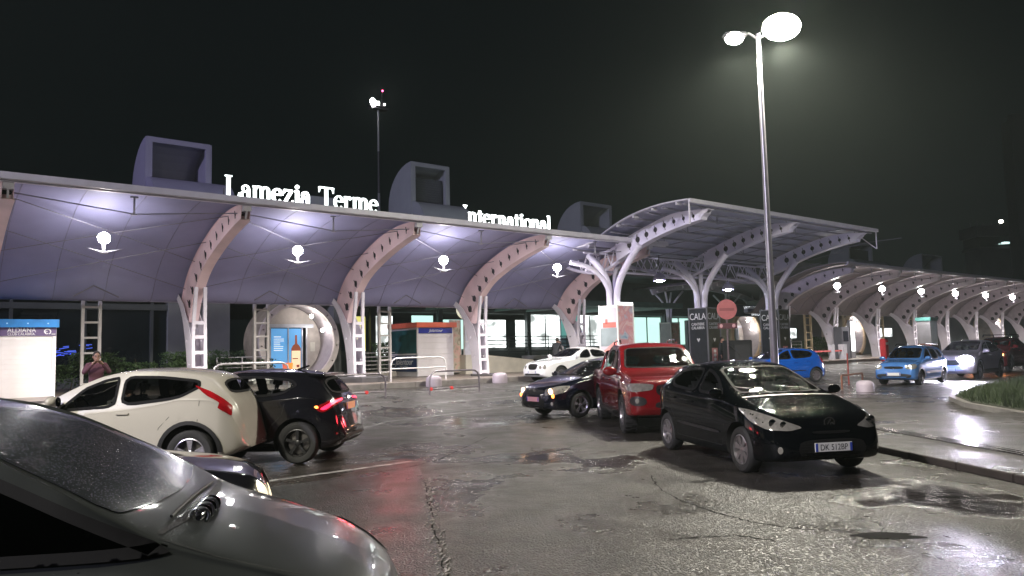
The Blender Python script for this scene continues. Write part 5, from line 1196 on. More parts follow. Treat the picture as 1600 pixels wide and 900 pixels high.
k2 = empty('kiosk', (19.05, 31, .6), 0, 'small kiosk with an orange red roof, white shutter and blue name board', 'kiosk')
mb = MB(); mb.box(.04, 1.96, .05, 2.5, 0, 2.3); mb.box(-.01, .05, 0, .08, 0, 2.3); mb.box(1.95, 2.02, 0, .08, 0, 2.3); mb.box(-.01, .06, 2.44, 2.52, 0, 2.3); mb.box(-.005, .03, .0, 2.5, 1.0, 1.08); mb.build('cabin', wht, k2)
mb = MB(); mb.box(.05, 1.95, .0, .05, .02, 2.0); mb.build('shutter', mat('roller shutter kiosk', (.76, .72, .74), .45, var=.05, waves=('Z', 1.2, .035)), k2)
mb = MB(); mb.box(-.12, 2.15, -.15, 2.65, 2.3, 2.54); mb.build('roof', mat('kiosk red', (.80, .16, .09), .45, var=.1), k2, bevel=.01)
mb = MB(); mb.box(.05, 1.95, -.02, .05, 2.02, 2.28); nb_ = mb.build('name_board', mat('board blue', (.02, .03, .30), .4), k2)
text('Jolentour', .20, wl, nb_, (1.0, -.025, 2.15), (R(90), 0, 0), ext=.003, shear=.35)
mb = MB(); mb.box(-.015, .035, .1, 2.42, 1.08, 2.2); mb.build('side_window', mat('kiosk glass', (.02, .10, .10), .05, var=.4, nscale=2), k2)
mb = MB(); mb.box(-.012, .035, .1, 2.42, .22, 1.0); sp = mb.build('side_board', mat('board dark blue', (.01, .035, .12), .4), k2)
text('Jolentour', .42, wl, sp, (-.018, 1.25, .68), (R(90), 0, R(-90)), ext=.003, shear=.35); text('viaggi e turismo', .12, mat('lettering grey', (.4, .42, .45), .5), sp, (-.018, 1.25, .48), (R(90), 0, R(-90)), ext=.003)

# ------------------------------------------------------------------ advertising panels
def art(name, cols, scale, rough=.5):
    m = bpy.data.materials.new(name); m.use_nodes = True; nt = m.node_tree; p = nt.nodes['Principled BSDF']; tc = nd(nt, 'ShaderNodeTexCoord'); n = nd(nt, 'ShaderNodeTexNoise'); n.inputs['Scale'].default_value = scale; n.inputs['Detail'].default_value = 3; n.inputs['Distortion'].default_value = .8
    r = nd(nt, 'ShaderNodeValToRGB'); r.color_ramp.interpolation = 'LINEAR'
    for i, c in enumerate(cols):
        if i < 2: e = r.color_ramp.elements[i]; e.position = .3 + .4 * i / (len(cols) - 1)
        else: e = r.color_ramp.elements.new(.3 + .4 * i / (len(cols) - 1))
        e.color = (*c, 1)
    nt.links.new(tc.outputs['Object'], n.inputs['Vector']); nt.links.new(n.outputs[0], r.inputs[0]); nt.links.new(r.outputs[0], p.inputs['Base Color']); p.inputs['Roughness'].default_value = rough; M[name] = m; return m
sky_g = mat('print grey sky', (.42, .40, .44), .5); red_c = mat('print rust', (.45, .12, .10), .5); sea_g = mat('print grey sea', (.20, .24, .25), .5); terr = mat('print terracotta', (.60, .22, .20), .5)
coast = art('print coast', [(.05, .2, .35), (.35, .4, .5), (.5, .22, .25), (.55, .4, .42), (.6, .3, .3)], 1.6); mosaic = art('print mosaic', [(.25, .2, .15), (.5, .45, .35), (.6, .35, .3), (.2, .28, .18)], 3)
frame_m = mat('panel frame', (.25, .25, .27), .4, .5)
def ad_column(x, y, label, kind):
    r = empty('advertising_column', (x, y, .6), 0, label, 'advertising column', 'advertising boxes around the steel trees')
    mb = MB(); mb.box(-.5, .5, -.55, .55, 0, 3.0); mb.box(-.53, -.47, -.58, -.52, 0, 3.03); mb.box(-.53, -.47, .52, .58, 0, 3.03); mb.box(.47, .53, -.58, -.52, 0, 3.03); mb.build('box', frame_m if kind == 'dark' else wht, r)
    def pan(x0, x1, z0, z1, m_, side, nm, off=.01):
        q = MB()
        if side == 'f': q.box(x0, x1, -.55 - off, -.55 - off + .006, z0, z1)
        else: q.box(-.5 - off, -.5 - off + .006, x0, x1, z0, z1)
        return q.build(nm, m_, r)
    if kind == 'art':
        b = pan(-.52, .52, .05, 2.9, sky_g, 's', 'left_poster'); 
        for (a, c_, z0, z1, m_) in ((-.5, .5, 1.2, 2.0, sea_g), (-.45, .35, 2.02, 2.25, red_c), (.05, .2, 2.2, 2.4, red_c)): o = pan(a, c_, z0, z1, m_, 's', 'print', .018); o.parent = b
        q = MB(); q.add([(-.52, .5, .1), (-.52, -.5, .1), (-.52, -.5, 1.5), (-.52, .5, .9)], [(0, 1, 2, 3)]); q.build('print', terr, b)
        pan(-.46, .46, .05, 2.95, coast, 'f', 'right_poster')
        q = MB(); q.box(-.5, .5, -.57, -.5, 3.0, 3.12); q.build('light_strip', glow('strip', (1, .98, 1), 2), r)
    elif kind == 'dark':
        dk = mat('print charcoal', (.02, .024, .03), .4, var=.3, nscale=5); dk2 = mat('print olive', (.05, .052, .04), .4, var=.3, nscale=4)
        for s, m_ in (('s', dk), ('f', dk2)):
            b = pan(-.48 if s == 'f' else -.52, .46 if s == 'f' else .52, .03, 2.95, m_, s, 'poster')
            loc = (lambda u, z: (-.522, -u, z)) if s == 's' else (lambda u, z: (u, -.572, z)); rot = (R(90), 0, R(-90)) if s == 's' else (R(90), 0, 0)
            text('CALA', .46, wl if s == 's' else M['lettering grey'], b, loc(0, 2.55), rot, ext=.003, sx=.85); text('CANTIERE', .19, wl if s == 's' else M['lettering grey'], b, loc(0, 2.18), rot, ext=.003, sx=.9); text('CALABRIA', .19, wl if s == 's' else M['lettering grey'], b, loc(0, 2.0), rot, ext=.003, sx=.9)
            pts = [(.1, 1.45), (.0, 1.3), (-.1, 1.45), (-.05, 1.5), (0, 1.44), (.05, 1.5)]
            q = MB(); q.add([loc(u, z) for u, z in pts], [tuple(range(6))]); q.build('emblem', wl, b)
            if s == 'f':
                q = MB(); q.box(-.25, .2, -.572, -.568, .3, 1.0); q.build('pink_card', mat('print pink', (.55, .25, .25), .5), b); q = MB()
                for k in range(3): q.ball((-.02, -.576, .45 + .2 * k), .10, .004, .08)
                q.build('card_pattern', wl, b)
    else:
        pan(-.52, .52, 1.4, 2.9, sky_g, 's', 'left_poster'); pan(-.46, .46, .1, 2.9, mosaic, 'f', 'right_poster')
    return r
ad_column(25.15, 24.0, 'advertising box around the first steel tree with a seaside print and a coastal print', 'art')
ad_column(31.45, 24.0, 'dark advertising box reading CALA left of the no entry sign', 'dark')
ad_column(37.65, 24.0, 'dark advertising box reading CALA right behind the lamp pole', 'dark')
ad_column(47.0, 39.2, 'pale advertising box around a far steel tree in front of the green lit hall', 'pale')
def panel(x, y, w_, z0, z1, label, mats, rz=0):
    r = empty('poster_panel', (x, y, .6), rz, label, 'poster'); mb = MB(); mb.box(-w_ / 2, w_ / 2, 0, .06, z0 - .6, z1 - .6)
    for s in (-1, 1): mb.box(s * w_ / 2 - .03, s * w_ / 2 + .03, 0, .06, 0, z1 - .6)
    mb.build('board', wht, r); n = len(mats); h = (z1 - z0) / n
    for i, m_ in enumerate(mats): q = MB(); q.box(-w_ / 2 + .03, w_ / 2 - .03, -.01, 0, z1 - .6 - h * (i + 1) + .02, z1 - .6 - h * i - .02); q.build('print', m_, r)
    return r
panel(21.75, 31.8, .62, .7, 3.3, 'narrow mosaic patterned poster right of the red roofed kiosk', [mosaic]); panel(22.55, 31.6, .80, .7, 3.7, 'tall narrow pale poster panel with a dark print at its top', [mosaic, mat('print white', (.6, .6, .68), .5), M['print white'], art('print rock', [(.1, .12, .16), (.35, .36, .42), (.2, .2, .25)], 3)])
panel(33.7, 36.2, 1.7, 1.0, 3.9, 'large teal poster with the figure of a woman by the bright hall', [glow('poster teal', (.16, .48, .42), .55), art('print figure', [(.04, .10, .14), (.10, .22, .26), (.3, .45, .42)], 1.3)])
q = MB(); q.ball((0, -.02, 2.75), .26, .015, .36, 16, 10); fg = q.build('printed_figure', mat('print skin', (.30, .20, .16), .6), [o for o in bpy.data.objects if o.name.startswith('poster_panel')][-1]); q = MB(); q.ball((.05, -.03, 2.9), .30, .012, .32, 16, 10); q.build('printed_hair', mat('print hair', (.03, .05, .06), .6), fg)
# round pale sign / lamp by the kiosk
r = empty('round_sign', (23.6, 33.6, 3.95), 0, 'round pale yellow lit sign beside the third leaning column', 'sign'); q = MB(); q.lathe([(.5, -.06), (.5, .06)], 28, 'y'); q.build('disc', glow('pale yellow disc', (.95, .92, .62), .75), r, smooth=40); q = MB(); q.tube([(0, 0, -.5), (0, 0, -3.35)], .05); q.build('post', frame_m, r)
r = empty('ticket_totem', (47.3, 37.5, .6), 0, 'tall dark blue information totem in front of the green lit hall', 'totem'); q = MB(); rounded_box_mb(q, -.45, .45, -.15, .15, 0, 3.1, .03); q.build('case', mat('totem grey', (.25, .28, .32), .4), r); q = MB(); q.box(-.38, .38, -.17, -.15, .9, 3.0); q.build('face', mat('totem blue', (.03, .07, .16), .3), r)
q = MB()
for z in (2.7, 2.5, 1.9, 1.7): q.box(-.3, .3, -.178, -.172, z, z + .08)
q.build('lettering', M['lettering grey'], r)
# directional sign
r = empty('direction_sign', (48.6, 33.4, 4.2), 0, 'dark blue direction sign with a white arrow and lettering, behind the no entry disc', 'sign'); q = MB(); q.box(-2.3, 2.3, -.05, .05, -.42, .42); b = q.build('board', mat('sign navy', (.02, .03, .06), .4), r)
text('VISITATORI', .42, glow('sign letter', (.9, .95, 1), 1.0), b, (.75, -.055, .18), (R(90), 0, 0), ext=.003, sx=.9); text('BARCA', .42, M['sign letter'], b, (1.3, -.055, -.2), (R(90), 0, 0), ext=.003, sx=.9)
q = MB(); q.add([(-2.1, -.056, .3), (-1.7, -.056, 0), (-1.15, -.056, .1), (-1.15, -.056, -.1), (-1.7, -.056, -.12), (-2.1, -.056, -.3), (-1.9, -.056, 0)], [(0, 6, 1), (1, 2, 3, 4), (6, 5, 4), (6, 4, 1)]); q.build('arrow', M['sign letter'], b)
q = MB(); q.tube([(-2.0, 0, .4), (-2.0, 0, 1.6)], .03); q.build('hanger', frame_m, r); q = MB(); q.tube([(2.0, 0, .4), (2.0, 0, 1.6)], .03); q.build('hanger', frame_m, r)
# no entry sign
r = empty('no_entry_sign', (27.75, 20, gz(20)), R(-38), 'faded red round no entry sign on a post in the road centre', 'road sign')
q = MB(); q.tube([(0, 0, 0), (0, 0, 3.55)], .045, 10); q.build('post', mat('sign post', (.12, .09, .10), .5, .5), r, smooth=60)
q = MB(); q.lathe([(.43, -.075), (.43, -.06)], 36, 'y', (0, 0, 3.08)); d_ = q.build('disc', mat('faded red', (.34, .10, .11), .45, var=.12, nscale=4), r); q = MB(); q.box(-.32, .32, -.082, -.078, 3.02, 3.14); q.build('bar', mat('faded bar', (.22, .06, .07), .5), d_)
q = MB(); q.box(-.42, .42, -.06, -.03, 2.26, 2.50); pb = q.build('lower_plate', mat('plate maroon', (.07, .02, .03), .5), r); q = MB()
for k in (-1, 1): q.ball((k * .27, -.064, 2.38), .07, .006, .08)
q.build('plate_symbol', mat('plate symbol', (.45, .25, .28), .5), pb)
# dark booth / cabinet at the post
r = empty('control_cabinet', (30.9, 21.8, gz(21.8)), R(-38), 'black boxy cabinet standing beside the CALA advertising box', 'cabinet'); q = MB(); rounded_box_mb(q, -.55, .62, -.4, .4, 0, 1.66, .03); q.build('case', mat('cabinet black', (.02, .02, .022), .4), r); q = MB(); q.beam((-.5, -.42, 1.5), (.1, -.42, .9), .08, .02); q.build('strap', mat('strap', (.05, .05, .05), .6), r); q = MB(); q.box(-.2, .5, -.42, -.40, .2, 1.45); q.build('door', mat('cabinet door', (.03, .03, .032), .5), r)

# ------------------------------------------------------------------ barriers and bollards
def hoop(x, y, w_, z0, h, m_, label, group=None, mid=True, refl=(), rz=0, r=.032):
    rt_ = empty('hoop_barrier', (x, y, z0), rz, label, 'barrier', group); q = MB(); c_ = .28
    pts = [(0, 0, 0), (0, 0, h - c_), (.06, 0, h - .1), (.18, 0, h - .02), (.3, 0, h)] + [(w_ - .3, 0, h), (w_ - .18, 0, h - .02), (w_ - .06, 0, h - .1), (w_, 0, h - c_), (w_, 0, 0)]
    q.tube(pts, r, 8); q.build('hoop', m_, rt_, smooth=60)
    if mid: q = MB(); q.tube([(0, 0, h * .55 if mid is True else mid), (w_, 0, h * .55 if mid is True else mid)], r * .8, 8); q.build('mid_bar', m_, rt_, smooth=60)
    for u in refl: q = MB(); q.lathe([(.055, -.045), (.06, -.03), (.06, .03), (.055, .045)], 12, 'y', (u, 0, h * .42 if mid is True else mid)); q.build('reflector', glow('red reflector', (.6, .03, .03), .05), rt_)  # faint glow stands in for light the reflectors throw back
    return rt_
tubew = mat('barrier tube white', (.70, .68, .68), .35, .3); tubeg = mat('barrier tube grey', (.28, .25, .28), .35, .6, var=.3)
hoop(7.5, 24.0, 2.4, .32, 1.18, tubew, 'white rounded hoop barrier left of the vaulted entrance, above the black hatchback', 'hoop barriers')
hoop(15.0, 26.4, 2.55, .60, .92, tubew, 'white rounded hoop barrier in front of the red roofed kiosk', 'hoop barriers')
hoop(9.75, 22.0, 2.6, .14, .93, tubeg, 'left grey tube barrier with a red reflector on its low bar', 'tube barriers', .35, (1.9,), R(2)); hoop(13.9, 21.9, 2.1, .14, .93, tubeg, 'right grey tube barrier with two red reflectors', 'tube barriers', .35, (.05, .9), R(2))
bol = mat('bollard concrete', (.36, .31, .36), .55, var=.25, nscale=2, bump=.003)
for x, y, s, l_ in ((16.0, 24.9, .85, 'squat round concrete bollard in front of the red roofed kiosk'), (19.1, 24.8, .85, 'squat round concrete bollard between the kiosk and the third column'), (26.16, 13.32, .8, 'lone squat concrete bollard near the pale blue car')):
    q = MB(); z = gz(y); q.lathe([(.36 * s, 0), (.36 * s, .30 * s), (.33 * s, .40 * s), (.24 * s, .47 * s), (.1 * s, .49 * s)], 28, 'z'); tag(q.build('bollard', bol, None, (x, y, z), smooth=50), l_, 'bollard', 'concrete bollards along the kerb')
# boom barrier & machine on the right
r = empty('boom_barrier', (45.8, 27, .6), 0, 'pale red boom barrier arm reaching to a grey housing under the right canopy', 'boom barrier'); q = MB(); q.box(-.2, 4.4, -.04, .04, .52, .62); q.build('arm', mat('boom red', (.60, .14, .14), .45), r); q = MB(); q.box(4.3, 4.7, -.2, .2, 0, 1.0); q.build('housing', mat('housing', (.45, .45, .5), .5), r); q = MB(); q.box(2.9, 3.2, -.15, .15, 0, 1.0); q.build('rest_post', M['housing'], r)
r = empty('ticket_machine', (51.2, 27.5, .6), 0, 'dark ticket machine beside a lit white column foot', 'ticket machine'); q = MB(); rounded_box_mb(q, -.55, .5, -.3, .3, 0, 2.2, .04); q.build('case', mat('machine grey', (.10, .10, .12), .4), r); q = MB(); q.box(-.35, .3, -.32, -.30, 1.2, 1.9); q.build('screen', mat('screen', (.02, .02, .03), .1), r)
r = empty('light_box', (53.3, 27.9, .6), 0, 'upright glowing white light box under the right canopy', 'light box'); q = MB(); q.box(-.3, .3, -.1, .1, 0, 2.7); q.build('case', frame_m, r); q = MB(); q.box(-.25, .25, -.12, -.10, .5, 2.6); q.build('lit_face', glow('light box face', (.95, 1, 1), 3), r)
r = empty('phone_booth', (60.6, 25.8, .6), 0, 'slim booth with a teal roof and bright window under the right canopy', 'booth'); q = MB(); q.box(-.6, .6, -.5, .5, 0, .9); q.build('case', mat('booth red brown', (.15, .06, .04), .5), r); q = MB(); q.box(-.65, .65, -.55, .55, 2.6, 2.85); q.build('roof', mat('booth teal', (.05, .16, .15), .5), r)
for s in (-1, 1): q = MB(); q.box(s * .55 - .04, s * .55 + .04, -.5, .5, .9, 2.6); q.build('post', frame_m, r)
q = MB(); q.box(-.5, .5, .40, .44, 1.0, 2.5); q.build('lit_window', hall, r)
for x, y, l_ in ((27.9, 13.0, 'red post box shaped cabinet beside the bollard and the pale blue car'), ):
    r = empty('red_cabinet', (51.2, 24.6, gz(24.6)), 0, 'small red cabinet behind the pale blue car', 'cabinet'); q = MB(); rounded_box_mb(q, -.22, .22, -.2, .2, 0, 1.5, .05); q.build('case', mat('cabinet red', (.45, .02, .03), .4), r); q = MB(); q.box(-.16, .16, -.22, -.20, 1.1, 1.25); q.build('label_strip', wht, r)
rail('red_rail', [(30.5, 16.2), (31.0, 16.45)], .0, 1.25, mat('rail red', (.30, .05, .04), .4), 'red tube frame left of the pale blue car', 'railing', nb=2)
rail('timber_rail', [(27.0, 14.6), (29.5, 15.1)], .0, .5, mat('rail orange', (.20, .09, .06), .6), 'low orange brown rail behind the Peugeot shaped hatchback'.replace('Peugeot shaped ', 'dark '), 'railing', nb=1, r=.035)

# ------------------------------------------------------------------ plants
def leaves(name, vol, n, size, m_, label=None, cat=None, parent=None, loc=(0, 0, 0), seed=1, group=None):
    r_ = random.Random(seed); vs = []; fs = []
    for i in range(n):
        p = vol(r_); s = size * r_.uniform(.5, 1.3); a = Vector((r_.gauss(0, 1), r_.gauss(0, 1), r_.gauss(0, .8))).normalized(); b = a.cross(Vector((r_.gauss(0, 1), r_.gauss(0, 1), r_.gauss(0, 1)))).normalized()
        k = len(vs); p = Vector(p); vs += [p - a * s, p + b * s * .45, p + a * s, p - b * s * .45]; fs.append((k, k + 1, k + 2, k + 3))
    mb = MB(); mb.v = [tuple(v) for v in vs]; mb.f = fs; mb.mi = [0] * len(fs); o = mb.build(name, m_, parent, loc, fix=False)
    return tag(o, label, cat, group)
leafm = mat('foliage', (.08, .15, .05), .45, var=.5, nscale=4, col2=(.035, .07, .02)); leafd = mat('foliage dark', (.05, .10, .035), .5, var=.5, nscale=4)
def hedge(x0, x1, y, z0, h, d, label, n, seed, m_=leafm, size=.07):
    r = empty('hedge', (x0, y, z0), 0, label, 'hedge'); c = [(random.Random(seed + i).uniform(0, x1 - x0), random.Random(seed * 7 + i).uniform(.6, 1.05)) for i in range(int((x1 - x0) * 1.6) + 2)]
    def vol(q):
        cx, s = q.choice(c); t = q.uniform(0, math.pi * 2); u = q.random() ** .4; rr = .75
        return (cx + rr * u * math.cos(t), q.gauss(0, .3) * d, max(.05, h * s * (1 - abs(q.gauss(0, .35)))) )
    leaves('foliage', vol, n, size, m_, parent=r, seed=seed)
    t = MB()
    for cx, s in c: t.tube([(cx, 0, 0), (cx + .1, .05, h * .4), (cx - .05, 0, h * .8)], [.025, .018, .01], 5)
    t.build('stems', mat('bark', (.08, .055, .035), .8), r); return r
hedge(2.5, 9.6, 32.8, .6, 1.45, .9, 'leafy green hedge behind the beige car along the dark glazed wall', 9000, 11)
hedge(9.9, 12.5, 33.6, .6, 1.5, .7, 'darker hedge left of the vaulted entrance', 2600, 12, leafd)
hedge(19.0, 22.0, 34.6, .6, 2.1, .9, 'bushy shrubs between the vaulted entrance and the red roofed kiosk', 3500, 13)
hedge(52.2, 60, 33.2, .6, 1.55, .8, 'low hedge under the right canopy', 5000, 14); hedge(47.6, 52, 37.0, .6, 1.7, .8, 'hedge in front of the green lit hall', 3000, 15, leafd)
r = empty('cypress', (30.5, 32.0, .6), 0, 'small pointed cypress in front of the bright hall', 'tree')
leaves('crown', lambda q: (lambda t, z, u: (.30 * (1 - z) ** .6 * (min(1, z * 5 + .5)) * u * math.cos(t), .30 * (1 - z) ** .6 * u * math.sin(t), .5 + 1.75 * z))(q.uniform(0, 6.3), q.random(), q.random() ** .3), 2200, .06, leafd, parent=r, seed=5)
t = MB(); t.tube([(0, 0, .3), (0, 0, 2.0)], [.03, .01], 6); t.build('trunk', M['bark'], r); t = MB(); t.lathe([(.18, 0), (.25, .45), (.27, .48), (.22, .48)], 18); t.build('pot', mat('pot', (.12, .07, .05), .6), r, smooth=40)
# grass island
G = [(18.6, 5.9), (21.1, 8.2), (23.4, 9.5), (27.8, 10.5), (36, 11.5), (60, 12.5), (60, 3.0), (30, 2.5)]
q = MB(); q.prism(G, lambda x, y: (x, y, -.05), lambda x, y: (x, y, .12)); tag(q.build('verge_kerb', mat('verge kerb stone', (.16, .15, .14), .5, var=.3)), kind='structure')
Gi = inset(G, .16); q = MB(); q.prism(Gi, lambda x, y: (x, y, .05), lambda x, y: (x, y, .15)); tag(q.build('verge_soil', mat('soil', (.03, .035, .02), .9, var=.4, bump=.02, bscale=6)), kind='structure')
vs = []; fs = []; r_ = random.Random(21)
for i in range(60000):
    x = 18.6 + 22 * r_.random() ** 1.3; y = r_.uniform(3, 12)
    if not inside((x, y), Gi): continue
    h = r_.uniform(.08, .24); a = r_.uniform(0, 6.3); w_ = .008; k = len(vs); dx, dy = r_.gauss(0, .05), r_.gauss(0, .05)
    vs += [(x - w_ * math.cos(a), y - w_ * math.sin(a), .14), (x + w_ * math.cos(a), y + w_ * math.sin(a), .14), (x + dx, y + dy, .14 + h)]; fs.append((k, k + 1, k + 2))
mb = MB(); mb.v = vs; mb.f = fs; mb.mi = [0] * len(fs); tag(mb.build('grass', mat('grass blade', (.03, .05, .014), .6, var=.5, nscale=3), fix=False), 'short wet grass on the verge at the right', 'grass', kind='stuff')

# ------------------------------------------------------------------ street lamps, mast, tower
pole_m = mat('galvanised pole', (.42, .40, .44), .3, .6, var=.2)
lampw = glow('street lamp lens', (1, .97, .80), 300)
def street_lamp(x, y, h, az, label, e1, e2, group='double headed street lamps'):
    r = empty('street_lamp', (x, y, 0), az, label, 'street lamp', group)
    q = MB(); q.lathe([(.11, 0), (.105, 1.0), (.10, 1.0), (.055, h)], 16); q.build('pole', pole_m, r, smooth=40); q = MB(); q.lathe([(.2, 0), (.2, .04), (.12, .1)], 16); q.build('base_plate', pole_m, r)
    for s, zz, e in ((1, .18, e1), (-1, -.1, e2)):
        q = MB(); q.tube([(0, 0, h - .15), (s * .25, 0, h + .02), (s * .42, 0, h + zz * .6)], .03, 8); q.build('arm', pole_m, r, smooth=60)
        hd = MB(); rounded_box_mb(hd, s * .62 - .32, s * .62 + .32, -.15, .15, h + zz, h + zz + .13, .05); ho = hd.build('lamp_head', pole_m, r, smooth=50)
        l_ = MB(); rr = .46 if e > LAMP_E * .5 else .22; l_.ball((s * .64, 0, h + zz - .01), rr * 1.1, rr * .9, rr * .75, 16, 8); l_.build('lens', lampw if e > LAMP_E * .5 else glow('street lamp lens small', (1, .97, .84), 120), ho, smooth=80)  # enlarged ball builds the lamp's glare into its shape
        if e:
            L_ = bpy.data.lights.new('bulb', 'SPOT'); L_.energy = e; L_.color = (1, .94, .80); L_.shadow_soft_size = .12; L_.spot_size = R(165); L_.spot_blend = .6
            lo = bpy.data.objects.new('bulb', L_); C.objects.link(lo); lo.parent = ho; lo.location = (s * .64, 0, h + zz - .5)
    return r
LAMP_E = 8000
street_lamp(17.78, 11.40, 10.02, R(-38.6), 'tall double headed street lamp shining behind the dark hatchback', LAMP_E, LAMP_E * .25)
street_lamp(-6.5, 7.0, 9.75, R(-38.6), 'unseen double headed street lamp added beyond the left edge of the view', LAMP_E * .9, LAMP_E * .25)  # unseen lamp, added to light the near cars and forecourt
r = empty('floodlight_mast', (39.2, 71.1, .6), 0, 'tall slender floodlight mast with banded pole behind the roof sign', 'mast')
for i in range(6):
    q = MB(); z0 = 27 * i / 6; q.lathe([(.22 - .02 * i, z0), (.20 - .02 * i, z0 + 4.5)], 10); q.build('pole_section', mat('mast pale', (.35, .36, .38), .5) if i % 2 else mat('mast dark', (.08, .08, .09), .5), r)
q = MB(); q.box(-1.0, 1.0, -.5, .5, 27.0, 27.25); q.tube([(.3, 0, 27.2), (.55, 0, 29.1)], .04); q.build('head_frame', darkst, r)
for dx, s, g_ in ((-.95, .55, 120), (-.35, .26, 30), (.4, .14, 12)):
    q = MB(); rounded_box_mb(q, dx - .3, dx + .3, -.6, -.3, 27.2, 27.8, .04); f_ = q.build('floodlight', darkst, r); q = MB(); q.ball((dx, -.66, 27.5), s * .6, .1, s * .8, 12, 8); q.build('lens', glow('flood %d' % g_, (1, 1, .94), g_), f_)
q = MB(); q.ball((.55, 0, 29.2), .09); q.build('warning_light', glow('warning red', (1, .05, .15), 25), r)
# a second, unseen floodlight mast added behind the viewer to light the forecourt
r2 = copy_tree(r); r2.location = (-45, 8, 0); r2['label'] = 'unseen floodlight mast added behind the viewer to light the forecourt'; r2.rotation_euler = (0, 0, R(110))
L_ = bpy.data.lights.new('added_flood_bulb', 'SPOT'); L_.energy = 75000; L_.color = (.74, .70, 1); L_.shadow_soft_size = .5; L_.spot_size = R(85); L_.spot_blend = .8
lo = bpy.data.objects.new('added_flood_bulb', L_); C.objects.link(lo); lo.parent = r2; lo.location = (0, -1.2, 27.5)
d_ = Vector((24, 32, 4)) - Vector((-45, 8, 27.5)); lo.rotation_euler = (Matrix.Rotation(-R(110), 3, 'Z') @ d_).to_track_quat('-Z', 'Y').to_euler()
twm = mat('tower concrete', (.16, .16, .17), .7, var=.2, nscale=.2)
r = empty('control_tower', (278, 97.5, 0), R(-38.6), 'distant control tower with a lit cab behind the right canopy', 'control tower')
q = MB(); q.box(-5.4, 5.4, -4, 4, 0, 30.5); q.box(-6.0, 6.0, -4.6, 4.6, 30.5, 31.4); q.build('shaft', twm, r); q = MB(); q.box(-5.6, 5.6, -4.3, 4.3, 31.4, 34.6); q.build('cab_glass', mat('cab glass', (.02, .025, .03), .1), r)
q = MB(); q.box(-6.3, 6.3, -5, 5, 34.6, 38.2); q.build('cab_roof', twm, r); q = MB(); q.ball((2.6, -5.1, 32.4), 1.6, .15, .38); q.box(.2, 2, -5.1, -5, 32.0, 32.15); q.build('cab_lights', glow('cab light', (.7, 1, .95), 1.6), r)
q = MB()
for x, h_ in ((-5.4, 1.8), (-3.2, 2.4), (-1.2, 1.6), (1.6, 1.4), (4.2, 1.8)): q.tube([(x, 0, 38.2), (x, 0, 38.2 + h_)], .12, 6)
q.build('aerial', twm, r); q = MB(); q.ball((4.2, -1, 40), .8, .4, .6); q.build('beacon', glow('beacon', (1, .97, .85), 8), r)
q = MB(); q.box(-2.4, 2.4, -2, 2, 0, 59); q.box(-1.2, 1.2, -1, 1, 59, 61); tag(q.build('lattice_tower', mat('far tower', (.10, .11, .12), .8)), 'dark slab like tower barely visible at the right edge of the sky', 'tower'); bpy.data.objects['lattice_tower'].location = (229.5, 72, 0); bpy.data.objects['lattice_tower'].rotation_euler = (0, 0, R(-38.6))
# white lamps under the central canopy
for i, (x, y, z) in enumerate(((29.6, 25.2, 5.0), (35.5, 25.4, 4.75))):
    r = empty('bell_lamp', (x, y, z), 0, ['left', 'right'][i] + ' bell shaped lamp hanging under the central canopy', 'lamp', 'bell lamps under the central canopy'); q = MB(); q.lathe([(.30, 0), (.34, .12), (.2, .32), (.06, .42)], 18, cap=False); q.build('shade', mat('bell lavender', (.35, .33, .5), .4), r, smooth=50); q = MB(); q.ball((0, 0, .02), .17, .17, .10); q.build('bulb', glow('bell bulb', (.86, .88, 1), 130), r); q = MB(); q.tube([(0, 0, .4), (0, 0, 1.3)], .02, 6); q.build('stem', darkst, r)
